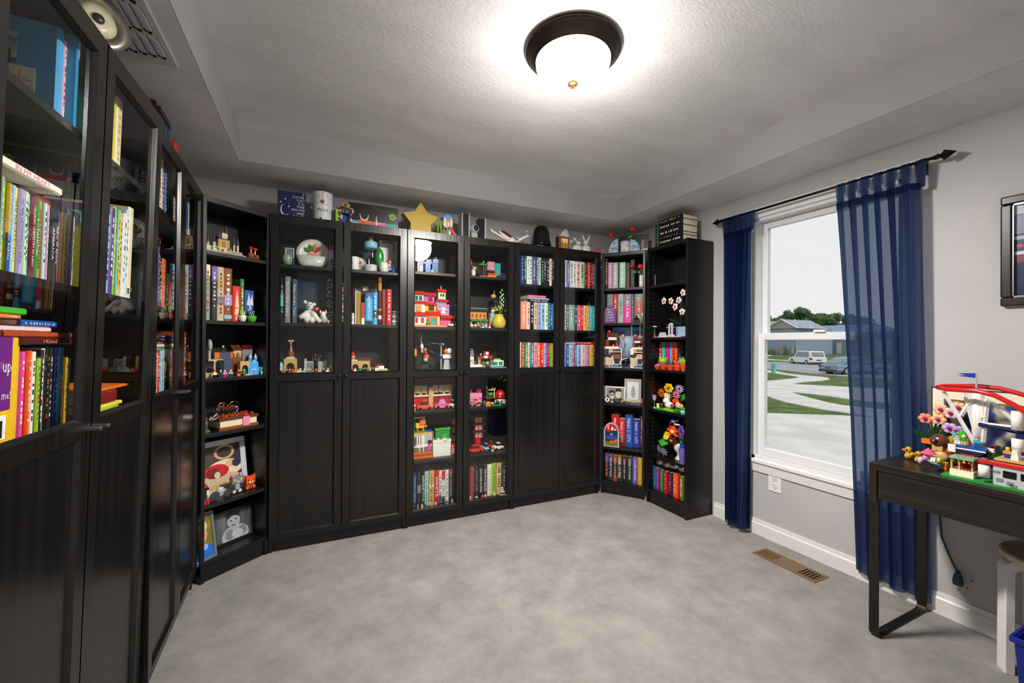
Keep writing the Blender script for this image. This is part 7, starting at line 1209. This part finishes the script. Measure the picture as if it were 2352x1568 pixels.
# ---------------------------------------------------------------- narrow end bookcase
ZC = SH_RE[0]
o = toy('photo_card', 'small white card with brown print on the top end shelf', 'card', FRE, c9, 912, 1028, 1148, ZC, .06, .004, 'b card white 0 1 0 1 0 1'); w, h, _ = Z(o); flatp(o, 's print chestnut .3 .75 .05 .5;s print tan .35 .7 .35 .65;b print charcoal .35 .65 .62 .72;b slot charcoal .35 .65 .84 .88', w, h, -.0002)
ZC = SH_RE[1]
o = toy('potted_orchid', 'white and magenta brick orchid in ribbed blue pot', 'plant', FRE, c10, 1190, 1372, 750, ZC, .05, .06, ''); w, h, d = Z(o)
MB().lathe([(w*.42, 0), (w*.5, h*.1), (w*.5, h), (w*.44, h), (w*.42, h*.8), (.001, h*.8)], 12, (w/2, w/2, 0)).build('pot', pm('8ea3c8', .35), o)
def upx(fr, crop, x, y, d_, z): u = fr.u(crop[0]+x/crop[2], d_, z+.1); return u-fr.u(crop[0]+1190/crop[2], .05, z+.04), fr.z(crop[1]+y/crop[2], u, d_)-z
pts = [upx(FRE, c10, x, y, .06, ZC) for x, y in ((1290, 750), (1300, 560), (1310, 400), (1290, 300), (1180, 330), (1040, 330))]
MB().tube([(a, .02, b) for a, b in pts], .0028, 6).build('stem', PL('darkgreen'), o, smooth=True); p2 = upx(FRE, c10, 1345, 220, .06, ZC); MB().tube([(pts[2][0], .02, pts[2][1]), (p2[0], .02, p2[1])], .0025, 6).build('stem', PL('darkgreen'), o)
for i, (x, y) in enumerate(((1030, 345), (1140, 345), (1262, 330), (1205, 435), (1325, 215), (1315, 515))):
    a, b = upx(FRE, c10, x, y, .05, ZC); R = 58/6.819/FPX*3.35; fl = MB().ball(a, .012, b, .006, .006, .006).build('flower', PL('magenta'), o)
    for k_ in range(5):
        t_ = k_*1.2566+.3+i; MB().ball(a+R*.55*math.cos(t_), .016, b+R*.55*math.sin(t_), R*(.42 if k_ % 2 else .3), .003, R*(.42 if k_ % 2 else .36), 10, 6).build('petal', PL('ivory'), fl, smooth=True)
    MB().ball(a, .010, b-R*.2, R*.22, .004, R*.26, 8, 6).build('lip', PL('rose'), fl)
for x0, y0, x1, y1 in ((1290, 740, 1110, 620), (1290, 740, 1190, 660), (1300, 740, 1360, 640)):
    a, b = upx(FRE, c10, x0, y0, .06, ZC), upx(FRE, c10, x1, y1, .05, ZC); A, B_ = Vector((a[0], .02, a[1])), Vector((b[0], .0, b[1])); n_ = Vector((0, 1, .25)).normalized()*.016; m_ = (A+B_)/2+Vector((0, 0, .012))
    MB().add([A, m_+n_, B_, m_-n_], [(0, 1, 2), (0, 2, 3)]).build('leaf', PL('forest'), o)
o = toy('toy_flower', 'white brick flower in small red pot', 'toy flower', FRE, c10, 805, 932, 730, ZC, .03, .02, 'c pot red .25 .75 0 1 0 .24;c stem green .45 .55 .4 .6 .24 .88;s petal white 0 .5 .1 .9 .84 .94;s petal white .5 1 .1 .9 .84 .94;s petal ivory .25 .75 -.2 .5 .86 .96;s centre orange .38 .62 .2 .8 .9 1;e leaf brightgreen .25 .5 .4 .6 .3 .55')
toy('glass_ornament', 'clear and purple crystal figure before the orchid pot', 'ornament', FRE, c10, 1085, 1215, 690, ZC, .02, .02, 's base silver 0 1 -.3 1.3 0 .2;c pillar lightgrey .2 .4 .2 .8 .1 .9;c pillar lilac .55 .75 .2 .8 .1 .85;s head silver .25 .8 .1 .9 .8 1;b bar gold -.05 .95 .4 .6 .66 .72')
toy('ribbon', 'grey ribbon and white paper lying along the shelf front', 'ribbon', FRE, c10, 900, 1100, 835, ZC, .015, .02, 'b sheet white 0 1 0 1 0 .08;b sheet ivory .5 1.9 .2 1.2 0 .12;T loop silver .3 .95 .3 .6 .1 .95')
ZC = SH_RE[2]
PG = 'brick succulents in terracotta pots'
for lab, x0, x1, yt, kd in (('terracotta pot of lavender rosette succulent', 880, 958, 1355, 0), ('terracotta pot of violet rosette succulent', 972, 1052, 1358, 1), ('terracotta pot of dark green cactus', 1068, 1165, 1345, 2), ('terracotta pot of red flowering succulent', 1175, 1272, 1345, 3), ('square terracotta pot of green spiky succulent', 1280, 1358, 1328, 4), ('terracotta pot of lime barrel cactus behind the rosettes', 930, 1040, 1310, 5)):
    o = toy('potted_succulent', lab, 'plant', FRE, c10, x0, x1, yt, ZC, .015 if kd < 5 else .045, 0, '', PG); w, h, _ = Z(o); r = w/2
    MB().lathe([(r*.7, 0), (r*.95, h*.62), (r*1.02, h*.64), (r*1.02, h), (r*.85, h), (r*.85, h*.8), (.001, h*.8)], 4 if kd == 4 else 18, (r, r, 0)).build('pot', PL('terracotta'), o)
    c_ = ('lavender', 'violet', 'darkteal', 'red', 'lime', 'lime')[kd]
    if kd == 5: MB().ball(r, r, h*1.25, r*.95, r*.9, h*.5, 14, 9).build('cactus', PL('lime'), o, smooth=True); [MB().tube([(r, r, h), (r+r*1.4*math.cos(a), r, h*1.5+r*math.sin(a))], .002, 5).build('spine', PL('cream'), o) for a in (2.2, 2.7, .5, 1.5)]
    else:
        for i in range(10): a = i*2.4; q = r*.75*math.sqrt(i/10); hh = h*(1.5 if kd < 2 else 2.0)-i*.001; shp(MB(), 'e', -.006, .006, -.003, .003, 0, hh-h*.8).xf(Matrix.Translation((r+q*math.cos(a), r+q*math.sin(a), h*.8)) @ Matrix.Rotation(.45*math.cos(a), 4, 'Y')).build('leaf', PL(c_ if i % 3 else ('mint', 'purple', 'teal', 'palepink', 'cream', 'lime')[kd]), o)
toy('seed_head', 'dark spiky seed head ornament above the succulents', 'ornament', FRE, c10, 1262, 1350, 985, ZC, .06, .03, 'c stem black .4 .55 .4 .6 0 .6;Q burst charcoal 0 1 .2 .5 .55 1;Q burst black .1 .9 .0 .3 .6 .95')
ZC = SH_RE[3]
toy('toy_flower', 'lilac brick tulip on thin green stem and white foot', 'toy flower', FRE, c11, 955, 1052, 525, ZC, .04, .016, 'c foot white .25 .85 0 1 0 .08;c stem lime .46 .6 .4 .6 .08 .62;V cup lilac .05 1 0 1 .6 1;V cup lavender .3 .75 -.12 .1 .62 .98')
o = toy('toy_rabbit_scene', 'white brick rabbit on green plate among orange flowers', 'toy animal', FRE, c11, 1062, 1400, 545, ZC, .03, .07, 'B plate brightgreen .05 1 -.1 1 0 .12;B plate lime .5 .95 -.15 .2 .02 .18;s body white .35 .8 .1 .9 .14 .62;s head white .3 .6 0 .8 .45 .85;b ear white .38 .46 .3 .5 .8 1.2;b ear white .5 .58 .35 .55 .8 1.15;s eye black .36 .41 -.05 .1 .62 .72;s flower red .78 .98 -.1 .3 .3 .55;s mushroom maroon .12 .34 0 .5 .1 .5;b stalk ivory .08 .2 -.05 .3 .1 .4;s bead cobalt .82 .92 -.15 .05 .16 .28')
o = toy('flower_bouquet', 'brick bouquet of yellow, orange and pink daisies above the rabbit', 'toy flowers', FRE, c11, 1090, 1580, 320, ZC, .10, .05, 'B holder green .3 .9 0 1 0 .1;f flower yellow .22 .62 -.1 .1 .62 1.02;s centre chestnut .38 .46 -.3 -.1 .78 .86;d daisy orange 0 .3 -.1 .0 .42 .78;s centre brown .12 .18 -.15 -.05 .56 .64;d daisy gold .24 .56 .0 .1 .35 .65;d daisy lilac .68 1 -.1 .0 .7 1.0;s centre plum .8 .88 -.2 -.05 .8 .9;d daisy pink .58 .88 -.15 -.05 .46 .76;s centre plum .69 .77 -.25 -.1 .56 .66;f flower brightorange .55 .85 -.2 0 .28 .46;s bud palepink .7 .9 -.3 0 .12 .34;s bud yellow .84 1 -.3 0 .1 .3;e leaf green .85 1.02 .1 .3 .4 .7;e leaf darkgreen .6 .75 .1 .3 .7 1;c stem green .42 .44 .3 .4 .05 .7;c stem green .82 .84 .3 .4 .05 .8;c stem olive .15 .17 .3 .4 .05 .6')
toy('toy_pot', 'small turquoise and white pot at the end of the bouquet shelf', 'flower pot', FRE, c11, 1508, 1580, 752, ZC, .02, .02, 'c pot turquoise 0 1 0 1 0 .6;c band white -.03 1.03 -.03 1.03 .35 .5;e leaf green .1 .5 .3 .6 .6 1.2;e leaf sage .5 .9 .3 .6 .6 1.1')
ZC = SH_RE[4]
o = toy('flower_vase', 'white urn of brick dahlias, poppy and yellow blossom', 'vase', FRE, c11, 1335, 1500, 1395, ZC, .04, 0, ''); w, h, _ = Z(o); r = w/2
MB().lathe([(r*.7, 0), (r*.75, h*.08), (r*.35, h*.25), (r*.4, h*.4), (r*.9, h*.62), (r, h*.9), (r*.9, h), (r*.7, h), (.001, h*.85)], 20, (r, r, 0)).build('urn', pm('d9d4cc', .4), o, smooth=True)
def bl(k_, c1, x0, x1, y0, y1, nm='flower', cc=None, dd=0.):
    u0, u1 = FRE.u(1370+x0/7.841, .04, ZC+.2), FRE.u(1370+x1/7.841, .04, ZC+.2); ub = FRE.u(1370+1335/7.841, .04, ZC+.04); z0, z1 = FRE.z(840+y1/7.841, u0, .04)-ZC, FRE.z(840+y0/7.841, u0, .04)-ZC
    q = shp(MB(), k_, u0-ub, u1-ub, dd, dd+.025, z0, z1).build(nm, PL(c1), o, smooth=k_ == 's')
    if cc: cx, cz = (u0+u1)/2-ub, (z0+z1)/2; MB().ball(cx, dd-.002, cz, (u1-u0)*.16, .006, (z1-z0)*.16).build('flower_centre', PL(cc), q)
bl('s', 'forest', 1160, 1560, 1080, 1400, 'foliage', None, .02); bl('f', 'yellow', 1188, 1330, 1160, 1325); bl('f', 'lemon', 1200, 1300, 1230, 1320, 'flower', None, -.01); bl('q', 'brightorange', 1275, 1510, 1050, 1250, 'flower', 'cream', -.015); bl('f', 'maroon', 1288, 1462, 1240, 1400, 'flower', 'gold', -.015); bl('s', 'red', 1245, 1400, 1060, 1150, 'flower', None, .01); bl('f', 'scarlet', 1462, 1570, 1070, 1225, 'flower', 'palepink', -.005); bl('e', 'green', 1098, 1290, 1260, 1425, 'leaf', None, -.005); bl('e', 'brightgreen', 1120, 1250, 1300, 1420, 'leaf', None, -.01); bl('f', 'lavender', 1310, 1385, 960, 1020, 'flower', None, .01); bl('f', 'violet', 1390, 1440, 950, 1010, 'flower', None, .01); bl('s', 'white', 1365, 1480, 1030, 1060, 'bud'); bl('e', 'darkgreen', 1250, 1320, 930, 1060, 'leaf', None, .02)
toy('blue_vase', 'tall violet blue vase with purple bloom at the shelf front', 'vase', FRE, c11, 1478, 1580, 1410, ZC, .015, 0.02, 'v body violet 0 1 0 1 0 .8;c neck cobalt .15 .85 .15 .85 .8 1;f bloom purple -.1 1.1 -.6 .3 1.2 2;e leaf green .1 .5 .3 .6 .9 1.4')
for lab, x0, x1, y0, y1, d_ in (('grey six-pointed metal star leaning at the back', 982, 1140, 1415, 1540, .09), ('grey six-pointed metal star lying nearer the urn', 1115, 1282, 1450, 1568, .05)):
    toy('metal_star', lab, 'ornament', FRE, c11, x0, x1, y0, ZC, d_, .012, 'Q star lightgrey 0 1 0 1 0 1;Q star_face silver .08 .92 -.15 0 .08 .92', 'grey metal stars', lambda c: pm(c, .35, .7))
ZC = ZB+.199
for lab, x0, x1, yt, k_ in (('brushed steel cup with pierced holes on the teal book', 980, 1105, 392, 0), ('brushed steel cup with pierced holes on the green book', 1108, 1232, 425, 0), ('mirror chrome ball ornament above the purple book', 1235, 1385, 445, 1), ('mirror chrome ball ornament above the orange book', 1378, 1500, 480, 1)):
    o = toy('steel_cup' if k_ == 0 else 'chrome_ball', lab, 'cup' if k_ == 0 else 'ornament', FRE, c12, x0, x1, yt, ZC, .055, 0, '', 'steel ornaments on the bottom books'); w, h, _ = Z(o); r = w/2
    if k_ == 0:
        MB().lathe([(r*.85, 0), (r, h*.1), (r, h), (r*.94, h), (r*.94, h*.2), (.001, h*.15)], 24, (r, r, 0)).build('cup', pm('b0a898', .35, .9), o, smooth=True)
        for i, (a, z_) in enumerate(((-.6, .3), (-.2, .5), (.2, .3), (.5, .55), (-.4, .7), (.0, .2), (.6, .25))): MB().ball(r+r*math.sin(a), r-r*math.cos(a), h*z_, .0028, .0012, .0028, 8, 5).build('hole', 'black', o)
    else: MB().ball(r, r, h*.5, r, r, h*.5, 20, 14).build('ball', pm('silver', .06, 1.), o, smooth=True); MB().lathe([(r*.3, 0), (r*.3, .003)], 12, (r, r, 0)).build('foot', 'black', o); MB().box(r*.5, r*1.5, -.0006, .012, h*.2, h*.45).build('frost_print', pm('d0d4d6', .6), o)
# ---------------------------------------------------------------- on the desk
FD = Fr(DX0, DY1, -math.pi/2); ZD = .752
def duck(lab, x0, x1, yt, d0, c1, c2, c3, k_):
    toy('toy_duck', lab, 'toy animal', FD, cD, x0, x1, yt, ZD, d0, .03 if k_ else .06, 's body %s .15 1 0 1 0 .52;s tail %s .75 1.08 .2 .8 .3 .6;B neck %s .35 .72 .2 .8 .4 .7;s head %s .2 .9 .05 .95 .52 1;b bill orange -.05 .32 .3 .7 .62 .78;s eye black .42 .58 -.03 .1 .68 .86;s eye_shine white .44 .49 -.06 .05 .76 .82;s wing %s .4 .95 -.08 .3 .12 .45' % (c1, c1, c3, c2, c3), 'toy ducks on the desk')
duck('yellow brick duckling nearest the navy curtain', 150, 262, 1008, .2, 'yellow', 'mustard', 'gold', 1); duck('yellow brick duckling beside the brown duck', 262, 372, 1060, .165, 'yellow', 'mustard', 'gold', 1); duck('large brown brick duck with orange bill', 365, 690, 870, .22, 'chestnut', 'brown', 'tan', 0)
toy('toy_cart', 'tiny toy pushcart with pink parasol and balloons', 'toy', FD, cD, 310, 580, 1030, ZD, .10, .04, 'b tray lightgrey .3 .85 .2 .8 .3 .45;w wheel charcoal .32 .56 -.05 .1 0 .4;w wheel charcoal .75 .92 -.05 .1 0 .3;s balloon lilac .0 .28 .1 .8 .1 .5;s balloon pink .22 .5 0 .9 .3 .7;k parasol rose .1 .78 -.3 1.3 .72 1.02;c pole white .42 .46 .4 .6 .45 .8;s rider lemon .78 1 .2 .8 .35 .62;b seat cyan .75 .95 .1 .9 .05 .3;b box white .6 .8 .1 .9 .4 .6')
toy('toy_block', 'flat yellow toy block before the brown duck', 'toy', FD, cD, 565, 655, 1185, ZD, .13, .03, 'B block orange 0 1 0 1 0 .8;b top yellow .05 .95 .1 .9 .8 1')
o = toy('brick_orchid', 'pink brick orchid with long stems behind the brown duck', 'toy flower', FD, cD, 395, 520, 880, ZD, .36, .05, 'B pot black .1 .9 .2 .8 0 .6;b soil brown .15 .85 .3 .7 .6 .7'); w, h, _ = Z(o)
for x, y, c_ in ((415, 690, 'salmon'), (560, 700, 'peach'), (590, 590, 'peach'), (700, 630, 'palepink'), (790, 570, 'peach'), (690, 800, 'lilac'), (770, 830, 'lavender')):
    u = FD.u(2040+x/4.9, .36, 1.0); ub = FD.u(2040+395/4.9, .36, ZD+.04); z_ = FD.z(820+y/4.9, u, .36)-ZD; a = u-ub
    MB().tube([(w/2, .025, h*.5), ((w/2+a)/2, .02, z_*.8), (a, .015, z_)], .003, 5).build('stem', PL('darkgreen'), o); f_ = shp(MB(), 'f', a-.03, a+.03, .0, .012, z_-.026, z_+.026).build('flower', PL(c_), o, smooth=True); MB().ball(a, -.004, z_, .008, .008, .008).build('flower_centre', PL('magenta'), f_)
for a in (-1, .2, 1): shp(MB(), 'e', -.02, .02, -.004, .004, 0, .09).xf(Matrix.Translation((w/2, .02, h*.6)) @ Matrix.Rotation(a*.9, 4, 'Y')).build('leaf', PL('forest'), o)
toy('toy_planter', 'yellow brick planter with green leaf sprouting', 'toy', FD, cD, 680, 900, 905, ZD, .30, .06, 'b planter mustard 0 1 0 1 0 1;b rib gold .1 .2 -.03 0 .1 .9;b rib gold .4 .5 -.03 0 .1 .9;b rib gold .7 .8 -.03 0 .1 .9;e leaf brightgreen .3 .9 -.2 .4 .9 1.3;e leaf turquoise .1 .6 -.1 .5 .95 1.2')
o = toy('swirl_print', 'white-mounted print of blue swirls leaning on the wall behind the coaster', 'picture', FD, cD, 497, 1900, 380, ZD, .435, .012, 'b mount ivory 0 1 0 1 0 1;b edge black -.006 0 -.2 1 0 1;b edge black 0 1 -.2 1 .99 1'); w, h, _ = Z(o)
MB().box(w*.11, w*.9, -.004, 0, h*.06, h*.84).build('inner_edge', pm('8a6a2e', .4, .3), o)
sm, st_, sb = node_mat('blue_swirl_paint'); wv = st_.nodes.new('ShaderNodeTexWave'); wv.inputs['Scale'].default_value = 5; wv.inputs['Distortion'].default_value = 14; wv.inputs['Detail'].default_value = 3; tcn = st_.nodes.new('ShaderNodeTexCoord'); rr = st_.nodes.new('ShaderNodeValToRGB')
rr.color_ramp.elements[0].color = lin('1a2050')+(1,); rr.color_ramp.elements[1].color = lin('b9b4a0')+(1,); e_ = rr.color_ramp.elements.new(.55); e_.color = lin('3a4a86')+(1,)
st_.links.new(tcn.outputs['Object'], wv.inputs['Vector']); st_.links.new(wv.outputs[0], rr.inputs[0]); st_.links.new(rr.outputs[0], sb.inputs['Base Color'])
MB().box(w*.125, w*.885, -.007, -.003, h*.085, h*.815).build('print', sm, o)
# the coaster
def dpt(x, y, d_): u = FD.u(2040+x/4.9, d_, 1.0); return (u, d_, FD.z(820+y/4.9, u, d_)-ZD)
o = empty('toy_roller_coaster', FD.P(0, 0, ZD), FD.a); tag(o, 'large brick roller coaster with red track and white supports', 'toy coaster')
uw = lambda x, y: FD.u(2040+x/4.9, y, ZD)
def dbox(nm, c, x0, x1, d0, d1, z0, z1, k_='b'): shp(MB(), k_, uw(x0, d0), uw(x1, d0), d0, d1, z0, z1).build(nm, PL(c), o)
dbox('base_plate', 'green', 590, 1850, .03, .3, 0, .008, 'B')
for a in ([(560, 335, .2), (620, 325, .24), (1000, 325, .26), (1250, 350, .26), (1529, 425, .26), (1800, 560, .26)], [(560, 340, .2), (650, 360, .15), (1000, 380, .13), (1200, 430, .13), (1400, 530, .13), (1529, 605, .13), (1750, 720, .13)]):
    P_ = [dpt(*q) for q in a]; MB().tube(P_, .009, 8).build('track', PL('red'), o, smooth=True)
def beam(x0, y0, x1, y1, d_, r=.007, c='white'): MB().tube([dpt(x0, y0, d_), dpt(x1, y1, d_)], r, 4).build('support_beam', PL(c), o)
for q in ((620, 385, 970, 965), (860, 400, 1010, 950), (820, 660, 950, 470), (1000, 420, 975, 960), (1040, 430, 1085, 680), (1120, 460, 1070, 960), (1100, 440, 1420, 720)): beam(*q, .2)
beam(1020, 740, 1420, 790, .19, .006, 'ivory'); beam(1020, 755, 1500, 850, .185, .008, 'navy')
def col(x, y0, y1, d_, r): MB().tube([dpt(x, y0, d_), dpt(x, y1, d_)], r, 12).build('column', PL('white'), o, smooth=True)
col(1010, 410, 1010, .21, .017); col(1455, 610, 820, .15, .016); col(1460, 920, 1060, .15, .016); col(1080, 1215, 1345, .04, .015)
P_ = dpt(993, 345, .21); Q_ = dpt(990, 180, .21); MB().tube([P_, Q_], .003, 6).build('flag_pole', PL('lightgrey'), o); MB().prism([(Q_[0], Q_[2]), (Q_[0], Q_[2]-.02), (Q_[0]-.055, Q_[2]-.014), (Q_[0]-.03, Q_[2]-.010), (Q_[0]-.055, Q_[2]-.004)], Q_[1]-.002, Q_[1]+.002, 'y').build('flag', PL('cobalt'), o)
dbox('tower_foot', 'white', 985, 1055, .18, .24, .008, .06, 'B'); dbox('station_wall', 'silver', 1180, 1800, .045, .06, .008, .075)
for x0, z0, z1, c_ in ((1290, .038, .062, 'black'), (1490, .038, .062, 'black'), (1215, .02, .032, 'grey'), (1330, .014, .026, 'grey'), (1370, .0085, .018, 'grey'), (1180, .05, .058, 'grey')): dbox('station_window', c_, x0, x0+(150 if c_ == 'black' else 75), .043, .046, z0, z1)
dbox('red_edge', 'red', 1010, 1800, .04, .075, .076, .086); dbox('platform', 'tan', 1190, 1800, .08, .22, .088, .096, 'B'); dbox('platform_legs', 'maroon', 1190, 1800, .1, .2, .008, .088)
dbox('kiosk_floor', 'ivory', 690, 960, .05, .11, .008, .03, 'B'); dbox('kiosk_base', 'chestnut', 720, 930, .06, .1, .03, .036); dbox('kiosk_roof', 'sage', 680, 960, .05, .11, .072, .08, 'B')
for x in (705, 790, 940): dbox('kiosk_post', 'tan', x-14, x+14, .055, .07, .03, .072, 'c')
for x, c_ in ((730, 'olive'), (790, 'green'), (850, 'yellow'), (910, 'olive')): dbox('bunting', c_, x-18, x+18, .045, .05, .062, .074, 'G')
dbox('boat_hull', 'navy', 720, 1100, .12, .17, .085, .105, 'V'); dbox('boat_deck', 'blue', 740, 1080, .125, .165, .105, .113, 'B'); dbox('boat_trim', 'white', 725, 1095, .117, .121, .1, .105); dbox('boat_prop', 'red', 830, 970, .12, .16, .008, .088)
dbox('sign', 'white', 670, 755, .115, .12, .085, .115); dbox('wing_fin', 'navy', 1430, 1600, .15, .16, .16, .215, 'T'); dbox('railing', 'white', 1050, 1190, .16, .165, .1, .115); dbox('hedge', 'darkgreen', 1090, 1280, .23, .28, .02, .11, 's'); dbox('hedge_bloom', 'rose', 1110, 1240, .225, .26, .09, .12, 'f'); dbox('seat_block', 'white', 1375, 1470, .1, .13, .096, .13, 'T'); dbox('cloth_roll', 'charcoal', 1190, 1250, .2, .23, .096, .12, 'c')
FDc = FD
for x, cs in ((780, ('brown', 'lightblue', 'white')), (850, ('cream', 'green', 'tan')), (1000, ('chestnut', 'cyan', 'blue')), (1345, ('yellow', 'mustard', 'cobalt'))): fig(FD, cD, x, ZD+(.1145 if x < 1200 else .097), .145 if x < 1200 else .12, cs, 'riding the coaster set')
# wall scuffs
b = MB(); [b.box(WR-.0006, WR, y, y+.008, z_, z_+.006) for y, z_ in ((-1.99, .19), (-2.03, .165), (-2.045, .205))]; q = b.build('trim_3', 'charcoal'); q['kind'] = 'structure'
# things that only their place tells apart share a group
seen = {}
for ob in list(bpy.data.objects):
    if ob.parent is None and 'label' in ob.keys(): seen.setdefault(ob['label'], []).append(ob)
for lab, obs in seen.items():
    if len(obs) > 1:
        for ob in obs: ob['group'] = obs[0].get('group', 'look-alike ' + lab)
for ob in bpy.data.objects:
    if '_whd' in ob.keys(): del ob['_whd']
